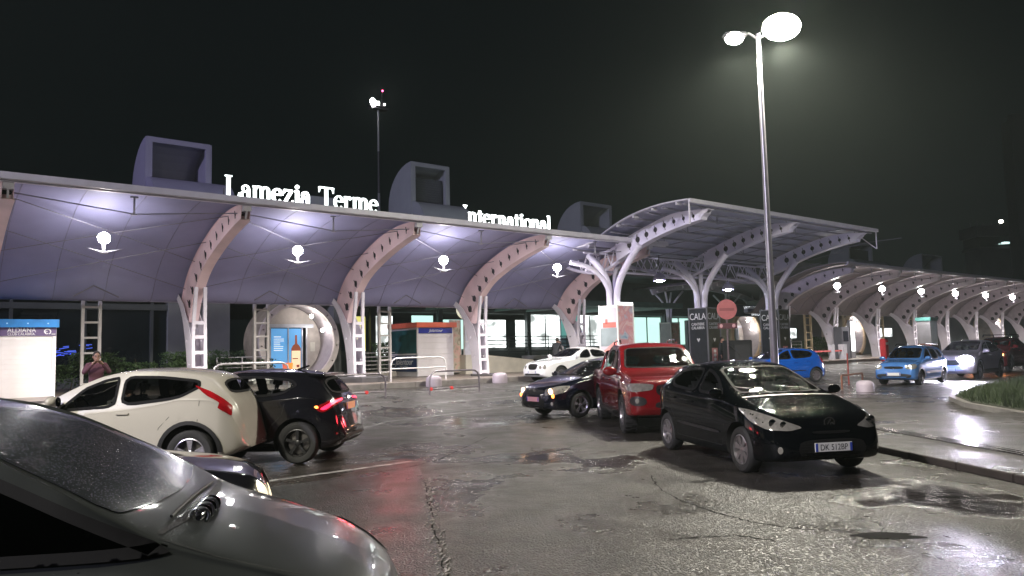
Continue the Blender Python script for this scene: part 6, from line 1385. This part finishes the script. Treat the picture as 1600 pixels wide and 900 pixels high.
# ------------------------------------------------------------------ people
skinm = mat('skin', (.42, .24, .18), .55, var=.1); hairm = mat('hair', (.02, .014, .01), .6)
def hand_mb(mb, w, d, s=1, mi=2):
    w = Vector(w); d = Vector(d).normalized(); u = Vector((0, 0, 1)); a = d.cross(u); a = a.normalized() if a.length > .1 else Vector((1, 0, 0)); n = a.cross(d)
    mb.obox(w + d * .05, d * .05, a * .038, n * .014, mi)
    for k, l in enumerate((.068, .08, .075, .058)):
        b = w + d * .095 + a * (-.029 + .019 * k); mb.tube([b, b + d * l * .5 - n * .006, b + d * l * .9 - n * .025], [.009, .008, .006], 6, mi)
    b = w + d * .03 - a * .036 * s; mb.tube([b, b - a * .022 * s + d * .03, b - a * .026 * s + d * .058 - n * .01], [.011, .010, .007], 6, mi)
def person(loc, rz, label, J, top, legs, glasses=False, hair=True, group=None, seated=False):
    """J: joints in body space, facing +y."""
    names = list(J); idx = {n: i for i, n in enumerate(names)}
    bones = [('pelvis', 'waist'), ('waist', 'chest'), ('chest', 'neck'), ('neck', 'head0'), ('chest', 'shl'), ('shl', 'ell'), ('ell', 'wrl'), ('chest', 'shr'), ('shr', 'elr'), ('elr', 'wrr'), ('pelvis', 'hil'), ('hil', 'knl'), ('knl', 'anl'), ('anl', 'tol'), ('pelvis', 'hir'), ('hir', 'knr'), ('knr', 'anr'), ('anr', 'tor')]
    rad = dict(pelvis=(.16, .12), waist=(.15, .11), chest=(.17, .12), neck=(.058, .058), head0=(.06, .06), shl=(.075, .075), shr=(.075, .075), ell=(.052, .052), elr=(.052, .052), wrl=(.034, .034), wrr=(.034, .034), hil=(.10, .10), hir=(.10, .10), knl=(.068, .068), knr=(.068, .068), anl=(.045, .045), anr=(.045, .045), tol=(.04, .035), tor=(.04, .035))
    me = bpy.data.meshes.new('p'); me.from_pydata([J[n] for n in names], [(idx[a], idx[b]) for a, b in bones], []); ob = bpy.data.objects.new('p', me); C.objects.link(ob)
    md = ob.modifiers.new('s', 'SKIN'); me.skin_vertices[0].data[0].use_root = False
    for n in names: sv = me.skin_vertices[0].data[idx[n]]; sv.radius = rad[n]; sv.use_root = (n == 'pelvis')
    md.use_smooth_shade = True; ss = ob.modifiers.new('u', 'SUBSURF'); ss.levels = 2; ss.render_levels = 2
    bpy.context.view_layer.update(); ev = bpy.data.meshes.new_from_object(ob.evaluated_get(bpy.context.evaluated_depsgraph_get())); bpy.data.objects.remove(ob)
    mb = MB()
    def seg(p, a, b):
        a, b = Vector(a), Vector(b); t = max(0, min(1, (p - a).dot(b - a) / (b - a).length_squared)); return (p - a - (b - a) * t).length
    legb = {'hil', 'knl', 'anl', 'tol', 'hir', 'knr', 'anr', 'tor'}
    for p in ev.polygons:
        c = p.center; best = min(bones, key=lambda q: seg(c, J[q[0]], J[q[1]])); m_ = 0
        if best[1] in legb: m_ = 1
        if best[1] in ('tol', 'tor'): m_ = 3
        if best[1] == 'head0': m_ = 2
        mb.f.append(tuple(p.vertices)); mb.mi.append(m_)
    mb.v = [tuple(v.co) for v in ev.vertices]
    h = Vector(J['head0']) + Vector((0, .015, .095)); F = Vector(J.get('face', (0, 1, 0))) if False else Vector((0, 1, 0))
    mb.ball(h, .075, .095, .118, 18, 14, 2); mb.ball(h + Vector((0, .05, -.06)), .05, .05, .05, 12, 8, 2)
    mb.ball(h + Vector((0, .100, -.012)), .014, .022, .022, 8, 6, 2)
    for s in (-1, 1): mb.ball(h + Vector((s * .077, 0, -.01)), .012, .022, .032, 8, 6, 2); mb.ball(h + Vector((s * .03, .086, .012)), .013, .010, .009, 8, 6, 3)
    mb.ball(h + Vector((0, .090, -.055)), .024, .008, .006, 8, 6, 4)
    for s, q in ((-1, 'l'), (1, 'r')):
        w = Vector(J['wr' + q]); e = Vector(J['el' + q]); hand_mb(mb, w, w - e, s)
    root = empty('person', loc, rz, label, 'person', group)
    shoe = mat('shoe', (.015, .014, .014), .5)
    mb.build('body', [top, legs, skinm, shoe, mat('lips', (.3, .10, .09), .5)], root, smooth=60, fix=False)
    if hair:
        q = MB(); q.ball(h + Vector((0, -.018, .028)), .086, .098, .108, 18, 12); q.build('hair', hairm, root, smooth=60)
    if glasses:
        q = MB()
        for s in (-1, 1): q.tube([(h.x + s * .033 + .024 * math.cos(t), h.y + .102, h.z + .012 + .017 * math.sin(t)) for t in [k * math.pi / 5 for k in range(10)]], .0025, 5, closed=True); q.tube([(h.x + s * .057, h.y + .10, h.z + .014), (h.x + s * .08, h.y, h.z + .01)], .0025, 5)
        q.build('glasses', mat('spectacle frame', (.02, .02, .02), .3), root)
    return root
def stand(lean=0, arms='down', h=1.75):
    k = h / 1.75; L_ = lean
    J = dict(pelvis=(0, 0, .95), waist=(0, .02 + L_ * .1, 1.12), chest=(0, .03 + L_ * .3, 1.36), neck=(0, .04 + L_ * .42, 1.50), head0=(0, .06 + L_ * .5, 1.545),
        shl=(-.19, .03 + L_ * .34, 1.43), shr=(.19, .03 + L_ * .34, 1.43), hil=(-.10, 0, .88), hir=(.10, 0, .88), knl=(-.11, .03, .49), knr=(.13, .06, .49), anl=(-.12, -.02, .08), anr=(.15, .02, .08), tol=(-.14, .14, .04), tor=(.18, .18, .04))
    if arms == 'down': J.update(ell=(-.26, .0, 1.14), wrl=(-.27, .08, .90), elr=(.26, .0, 1.14), wrr=(.27, .08, .90))
    elif arms == 'front': J.update(ell=(-.25, .10 + L_ * .3, 1.16), wrl=(-.12, .34 + L_ * .3, 1.16), elr=(.25, .10 + L_ * .3, 1.16), wrr=(.12, .34 + L_ * .3, 1.20))
    elif arms == 'phone': J.update(ell=(-.28, .14, 1.24), wrl=(-.10, .32, 1.46), elr=(.28, .14, 1.24), wrr=(.10, .32, 1.46))
    return {n: (x * k, y * k, z * k) for n, (x, y, z) in J.items()}
SIT = dict(pelvis=(0, 0, 0), waist=(0, -.05, .17), chest=(0, -.10, .42), neck=(0, -.10, .56), head0=(0, -.07, .605), shl=(-.19, -.08, .49), shr=(.19, -.08, .49), ell=(-.25, .10, .26), wrl=(-.15, .34, .34), elr=(.25, .10, .26), wrr=(.15, .34, .34),
    hil=(-.10, .05, 0), hir=(.10, .05, 0), knl=(-.13, .46, .12), knr=(.13, .46, .12), anl=(-.12, .62, -.26), anr=(.12, .62, -.26), tol=(-.12, .76, -.30), tor=(.12, .76, -.30))
coat_d = mat('coat dark', (.02, .022, .028), .8, var=.3); coat_g = mat('coat grey', (.30, .28, .30), .8, var=.3); trou = mat('trousers', (.018, .018, .024), .8); jack_p = mat('jacket plum', (.16, .06, .09), .8, var=.3); coat_b = mat('jacket brown', (.06, .045, .04), .8)
TOCAM = R(180)
person((25.2, 28.2, .6), R(-60), 'person in a dark coat leaning forward beside the white saloon', stand(.5, 'front', 1.66), coat_d, trou)
person((25.9, 28.7, .6), R(140), 'person in a pale grey top behind the one in the dark coat', stand(.1, 'front', 1.5), coat_g, trou)
S2 = dict(SIT); person((27.0, 28.6, 1.03), R(80), 'person in black sitting low at the hall steps', S2, coat_d, trou)
q = MB(); rounded_box_mb(q, 26.7, 27.3, 28.3, 29.0, .6, .93, .02); tag(q.build('suitcase', mat('case dark', (.03, .03, .035), .5)), 'dark suitcase under the sitting person', 'suitcase')
person((28.8, 30.2, .6), R(170), 'person with a dark brown jacket standing behind the white saloon', stand(0, 'down', 1.78), coat_b, trou)
person((31.6, 23.2, gz(23.2)), R(200), 'person in dark clothes standing at the black cabinet', stand(0, 'down', 1.74), coat_d, trou)
person((3.66, 20.3, gz(20.3)), R(175), 'person in a plum jacket behind the beige car, hands raised to the face', stand(.05, 'phone', 1.72), jack_p, trou, glasses=True)

# ------------------------------------------------------------------ vehicles
def cyaw(phi):     # heading in the picture plane (0 = to the right, 90 = away) -> world angle
    v = rt0 * math.cos(R(phi)) + fw0 * math.sin(R(phi)); return math.atan2(v.y, v.x)
def lamp_spot(root, x, y, z, e, col, aim=0, down=8, size=70):
    L_ = bpy.data.lights.new('headlamp_beam', 'SPOT'); L_.energy = e; L_.color = col; L_.spot_size = R(size); L_.spot_blend = .7; L_.shadow_soft_size = .06
    o = bpy.data.objects.new('headlamp_beam', L_); C.objects.link(o); o.parent = root; o.location = (x, y, z); o.rotation_euler = (R(90 - down), 0, R(-90 + aim))
# dark hatchback in the foreground (right)
P7 = dict(HATCH, mirror_size=.85, plate_front=(.40, 'DK 512BP', 'plate white'), sub=7, ns=150)
cen = Vector((9.53 + .69 + .05, 7.37 - .36 - .05, 0))
pe, xc, bv = make_car(P7, 'hatchback', 'dark wet five door hatchback parked facing the viewer, plate DK 512BP', 'car', 'parked and waiting cars', (10.22, 7.02, 0), math.atan2(-2.13, -1.12), M['black paint wet'])
q = MB()
def front_x(bv, z, y=0):
    h = bv.ray_cast(Vector((5, y, z)), Vector((-1, 0, 0))); return h[0].x
X = front_x(bv, .70); p_, w_ = arc(0, 0, .055, .06, 0, 360, .012, .012); 
for p, nx in zip(p_, p_[1:]): q.beam((X + .012, p[0] * 1.3, .70 + p[1]), (X + .012, nx[0] * 1.3, .70 + nx[1]), .012)
q.beam((X + .012, -.03, .68), (X + .012, .02, .74), .015); q.beam((X + .012, 0, .66), (X + .012, .03, .70), .012)
q.build('bonnet_emblem', M['chrome'], pe)
for ob in kids(pe):
    if ob.name.startswith('headlight'):
        s = 1 if sum((v.co.y for v in ob.data.vertices)) > 0 else -1
        for (dx, y, z, r_) in ((1.58, .70, .70, .055), (1.80, .60, .685, .045)):
            h = bv.ray_cast(Vector((5, s * y, z)), Vector((-1, 0, 0)))
            if h[0]: q = MB(); q.lathe([(r_, 0), (r_ * .9, .012), (r_ * .3, .016)], 14, 'x', (h[0].x + .004, h[0].y, z)); q.build('reflector_bowl', M['chrome'], ob, smooth=50)
for s in (1, -1):
    w = MB(); w.tube([(xc - .98, s * .35 + .1, 1.03), (xc - 1.12, s * .35 - .1, 1.085), (xc - 1.20, s * .3 - .38, 1.115)], .008, 5); w.build('wiper', M['black plastic'], pe)
# red pick-up
PU = dict(PICKUP, mats={'headlight': M['lamp clear']}, mirror_mat=M['red paint'])
cpos = cf(3.18, 18.4)
pu, xc2, bv2 = make_car(PU, 'pickup_truck', 'bright red double cab pick-up behind the dark hatchback', 'pick-up truck', 'parked and waiting cars', (13.12, 11.56, 0), math.atan2(-.802, -.597), M['red paint'])
q = MB()
for s in (1, -1): q = MB(); q.tube([(xc2 - 2.5, s * .62, 1.80), (xc2 - 2.6, s * .62, 1.87), (xc2 - 3.3, s * .62, 1.85), (xc2 - 3.42, s * .62, 1.78)], .018, 8); q.build('roof_rail', M['chrome'], pu, smooth=60)
q = MB()
for s in (1, -1): q = MB(); rounded_box_mb(q, xc2 - 3.4, xc2 - 1.55, s * .93 - .10, s * .93 + .10, .36, .42, .02); q.build('side_step', M['black plastic'], pu); q = MB()
for s in (1, -1): q.tube([(xc2 - 3.6, s * .78, 1.22), (xc2 - 3.75, s * .74, 1.62), (xc2 - 4.0, s * .74, 1.55), (xc2 - 4.5, s * .78, 1.22)], .035, 8)
q.tube([(xc2 - 3.75, -.74, 1.62), (xc2 - 3.75, .74, 1.62)], .035, 8); q.build('sports_bar', M['chrome'], pu, smooth=60)
# black hatchback with lit headlights
GF = dict(GOLF, plate_front=(.47, None, 'plate pink'), rim='double', mats={'headlight': M['lamp clear']})
mat('rim_double', (.55, .53, .60), .25, .8, var=.1)
go, xg, bvg = make_car(GF, 'hatchback', 'black hatchback with warm lit headlights turning past the red pick-up', 'car', 'parked and waiting cars', (14.75, 14.75, 0), math.atan2(.10, -1), M['black blue paint'])
for s in (1, -1):
    for y, z, m_, r_ in ((.60, .665, 'lamp warm lit', .075), (.70, .56, 'lamp amber lit', .05)):
        h = bvg.ray_cast(Vector((5, s * y, z)), Vector((-1, 0, 0)))
        if h[0]: q = MB(); q.lathe([(r_, 0), (r_ * .85, .02), (r_ * .2, .026)], 16, 'x', (h[0].x + .006, h[0].y, z)); q.build('lit_bulb', M[m_], go, smooth=50)
    lamp_spot(go, 2.15, s * .6, .62, 60, (1, .75, .5))
q = MB(); X = front_x(bvg, .68); q.lathe([(.06, 0), (.055, .012)], 20, 'x', (X + .005, 0, .68)); q.build('front_emblem', M['chrome'], go)
# white saloon
SD_ = dict(SEDAN, plate_front=(.40, None, 'plate white'))
sd, xs_, bvs = make_car(SD_, 'saloon_car', 'white saloon with round twin headlights waiting at the kerb, taxi style', 'car', 'parked and waiting cars', (22.6, 24.2, gz(24)), R(178), M['white paint car'])
sd['label'] = 'white saloon with round twin headlights waiting at the kerb'
# bright blue hatchback
BL = scaled(HATCH, 3.9, 1.70, 1.47, r=.30, ra=.345)
bx = cf(11.6, 33.0)
bl, _, bvb = make_car(BL, 'hatchback', 'bright blue hatchback seen over the roof of the dark hatchback', 'car', 'parked and waiting cars', (29.3, 18.6, gz(18.6)), cyaw(196), M['bright blue paint'])
# pale blue boxy car
PN = dict(PANDA, plate_front=(.44, None, 'plate white'))
pn, xp, bvp = make_car(PN, 'compact_car', 'pale blue boxy compact car facing left at the head of the right hand queue', 'car', 'parked and waiting cars', (32.0, 14.3, 0), R(183), M['pale blue paint'])
q = MB()
for s in (1, -1): q = MB(); q.tube([(xp - 1.75, s * .56, 1.53), (xp - 1.85, s * .56, 1.59), (xp - 3.0, s * .56, 1.57), (xp - 3.1, s * .56, 1.50)], .018, 8); q.build('roof_rail', M['black plastic'], pn, smooth=60)
sh = bvp.ray_cast(Vector((5, -.60, .73)), Vector((-1, 0, 0)))[0]
for s in (1, -1): q = MB(); q.lathe([(.07, 0), (.06, .02)], 14, 'x', (sh.x + .006, s * .58, .73)); q.build('lit_bulb', glow('lamp soft lit', (.95, .97, 1), 1.6), pn)
# lavender silver car with dazzling headlights
LV = dict(SUV, plate_front=(.45, None, 'plate white'))
lv, xl, bvl = make_car(LV, 'suv', 'lavender silver car with dazzling white headlights behind the pale blue one', 'car', 'parked and waiting cars', (37.5, 14.3, 0), R(183), M['lavender silver paint'])
for s in (1, -1):
    h = bvl.ray_cast(Vector((5, s * .62, .84)), Vector((-1, 0, 0)))[0]; q = MB(); q.ball((h.x + .02, h.y, .84), .10, .30, .20, 14, 10); q.build('lit_headlight', glow('dazzling lamp', (.96, .95, 1), 260), lv, smooth=80)  # lamp ball oversized to stand in for the headlight glare
    lamp_spot(lv, h.x + .25, s * .62, .82, 1300, (.80, .72, 1), aim=14 if s < 0 else 22, down=10, size=90)
# dark red off roader with amber lamp
MR = scaled(SUV, 4.6, 1.88, 1.82, r=.38, ra=.43)
mr, xm, bvm = make_car(MR, 'off_roader', 'dark red off roader with an orange lit lamp and a roof rack', 'car', 'parked and waiting cars', (46.3, 16.1, 0), R(183), M['maroon paint'])
for s in (1, -1):
    h = bvm.ray_cast(Vector((5, s * .68, .92)), Vector((-1, 0, 0)))[0]; q = MB(); q.ball((h.x + .02, h.y, .90), .06, .16, .13, 14, 10); q.build('lit_indicator', glow('orange lamp', (1, .33, .10), 30 if s > 0 else 8), mr, smooth=80)
q = MB()
for s in (1, -1): q.tube([(-1.4, s * .6, 1.80), (-1.3, s * .6, 1.92), (.3, s * .6, 1.94), (.4, s * .6, 1.82)], .025, 8)
for k in range(4): q.tube([(-1.2 + k * .45, -.6, 1.93), (-1.2 + k * .45, .6, 1.93)], .02, 6)
q.build('roof_rack', M['black plastic'], mr)
last = make_car(dict(GOLF, rim='double'), 'hatchback', 'dark car at the right edge at the end of the queue', 'car', 'parked and waiting cars', (53.4, 15.2, 0), R(183), M['night black paint'])[0]
# beige crossover on the left with its driver
jp = cf(-5.93, 11.9)
jk, xj, bvj = make_car(dict(JUKE, handle_mat=M['beige white paint']), 'crossover', 'beige white crossover with a driver in glasses, at the left', 'car', 'parked and waiting cars', (jp[0], jp[1], 0), cyaw(181), M['beige white paint'])
mwj = Matrix.Translation((jp[0], jp[1], 0)) @ Matrix.Rotation(cyaw(181), 4, 'Z'); dp = mwj @ Vector((xj - 2.22, .36, .60))
person(tuple(dp), cyaw(181) - R(90), 'driver in glasses at the wheel of the beige crossover', SIT, coat_d, trou, glasses=True)
mat('rim_dark', (.03, .03, .032), .4, .5)
# black hatch with lit rear lamps
BH = scaled(GOLF, 4.25, 1.80, 1.50, plate_rear=(.86, None, 'plate orange'), rim='dark', r=.33, ra=.375)
for d in BH['decals']:
    if d['name'] == 'tail_light': d['pts'] = [(3.82, .86, .88), (3.92, .8, .78), (4.10, .66, .90), (4.18, .30, .95), (4.16, .30, 1.02), (4.04, .66, 1.00)]
    if d['name'] == 'rear_door_window': d['mat'] = 'car glass clear'
    if d['name'] == 'front_door_window': d['mat'] = 'car glass clear'
BH['decals'] += [dict(name='lit_strip', o=CR, mat='lamp red lit', mirror=True, off=.012, pts=[(3.92, .86, .855), (3.98, .8, .83), (4.08, .66, .93), (4.17, .34, .965), (4.16, .34, 1.0), (4.04, .66, .965)]),
    dict(name='rear_indicator', o=CR, mat='lamp amber lit', mirror=True, off=.013, pts=[(3.84, .87, .895), (3.87, .86, .86), (3.91, .85, .875), (3.89, .86, .91)]),
    dict(name='rear_bumper_insert', o=RE, mat='black plastic', off=.006, pts=[(4.2, .6, .42), (4.2, -.6, .42), (4.2, -.55, .26), (4.2, .55, .26)]),
    dict(name='tailgate_gap', o=RE, mat='panel gap dark', off=.002, sm=False, pts=[(4.1, .62, .74), (4.1, -.62, .74), (4.1, -.62, .732), (4.1, .62, .732)])]
bp = cf(-4.72, 13.2)
bh, xb, bvb2 = make_car(BH, 'hatchback', 'black hatchback with glowing red tail lights behind the beige crossover', 'car', 'parked and waiting cars', (bp[0], bp[1], 0), cyaw(176), M['night black paint'])
q = MB(); q.beam((xb - 3.3, .10, 1.47), (xb - 3.5, .10, 1.53), .03); q.build('aerial_fin', M['night black paint'], bh)
q = MB(); rounded_box_mb(q, xb - 3.92, xb - 3.58, -.55, .55, 1.36, 1.40, .015); q.build('spoiler', M['night black paint'], bh)
for s in (1, -1):
    L_ = bpy.data.lights.new('tail_glow', 'POINT'); L_.energy = 10; L_.color = (1, .04, .06); L_.shadow_soft_size = .1; lo = bpy.data.objects.new('tail_glow', L_); C.objects.link(lo); lo.parent = bh; lo.location = (-2.75, s * .7, .75)
    q = MB(); h = bvb2.ray_cast(Vector((-5, s * .70, .45)), Vector((1, 0, 0)))[0]; q.obox((h.x - .005, s * .68, .46), (.006, 0, 0), (0, .07, 0), (0, 0, .015)); q.build('rear_reflector', M['lamp red'], bh)
h = bvb2.ray_cast(Vector((-5, 0, 1.0)), Vector((1, 0, 0)))[0]; q = MB(); q.lathe([(.045, -.01), (.05, 0)], 18, 'x', (h.x - .004, 0, 1.0)); q.build('rear_emblem', M['chrome'], bh)
# black car whose nose shows between the two, and the silver people carrier in front
fp = cf(-4.24, 6.12)
fb_, xf, bvf = make_car(scaled(SEDAN, 4.6, 1.78, 1.38, mats={'headlight': glow('warm parked lamp', (1, .85, .6), 1.0)}), 'saloon_car', 'black car whose nose and front wheel show behind the silver people carrier', 'car', 'parked and waiting cars', (fp[0], fp[1], 0), cyaw(23), M['night black paint'])
sp_ = cf(-2.565, 3.545)
sv = make_car({k: v for k, v in MPV.items() if k != 'mirror'}, 'people_carrier', 'silver grey people carrier filling the lower left corner, wet bonnet and dark windows', 'car', 'parked and waiting cars', (sp_[0], sp_[1], 0), cyaw(11), M['silver grey paint'])
# ribbed black cowl piece and wiper at the foot of the people carrier's windscreen
wy = MB(); hsv = lambda x, y: sv[2].ray_cast(Vector((x, y, 4)), Vector((0, 0, -1)))[0]
bx_ = sv[1] - .93
pts = [hsv(bx_ + .03, -.36 + .055 * k) + Vector((0, 0, .012)) for k in range(7)]
wy.tube(pts, [.012, .03, .026, .034, .026, .03, .012], 12); wy.build('cowl_cover', mat('cowl black gloss', (.01, .01, .012), .12, coat=1), sv[0], smooth=50)
for k in range(6):
    c = hsv(bx_ + .03, -.34 + .05 * k) + Vector((0, 0, .015)); q = MB(); q.tube([(c.x + .040 * math.cos(t), c.y + .006 * math.sin(3 * t), c.z + .036 * math.sin(t)) for t in [2 * math.pi * j / 16 for j in range(16)]], .007, 6, closed=True); q.build('cowl_rib', M['cowl black gloss'] if k % 2 else mat('wet rib grey', (.30, .32, .33), .12, .6, coat=1), sv[0], smooth=60)
wp = MB(); wp.tube([hsv(bx_ - .06, -.45 + .1 * k_) + Vector((0, 0, .012)) for k_ in range(10)], .007, 6); wp.build('wiper', M['black plastic'], sv[0])
# haze
q = MB(); q.box(-90, 420, -40, 330, -1.5, 64)
hz = bpy.data.materials.new('night mist'); hz.use_nodes = True; nt = hz.node_tree; nt.nodes.clear(); o_ = nt.nodes.new('ShaderNodeOutputMaterial'); pv = nt.nodes.new('ShaderNodeVolumePrincipled'); pv.inputs['Color'].default_value = (.72, .84, .78, 1); pv.inputs['Density'].default_value = HAZE; pv.inputs['Anisotropy'].default_value = .55; nt.links.new(pv.outputs[0], o_.inputs['Volume'])
if HAZE: tag(q.build('haze', hz), kind='stuff')
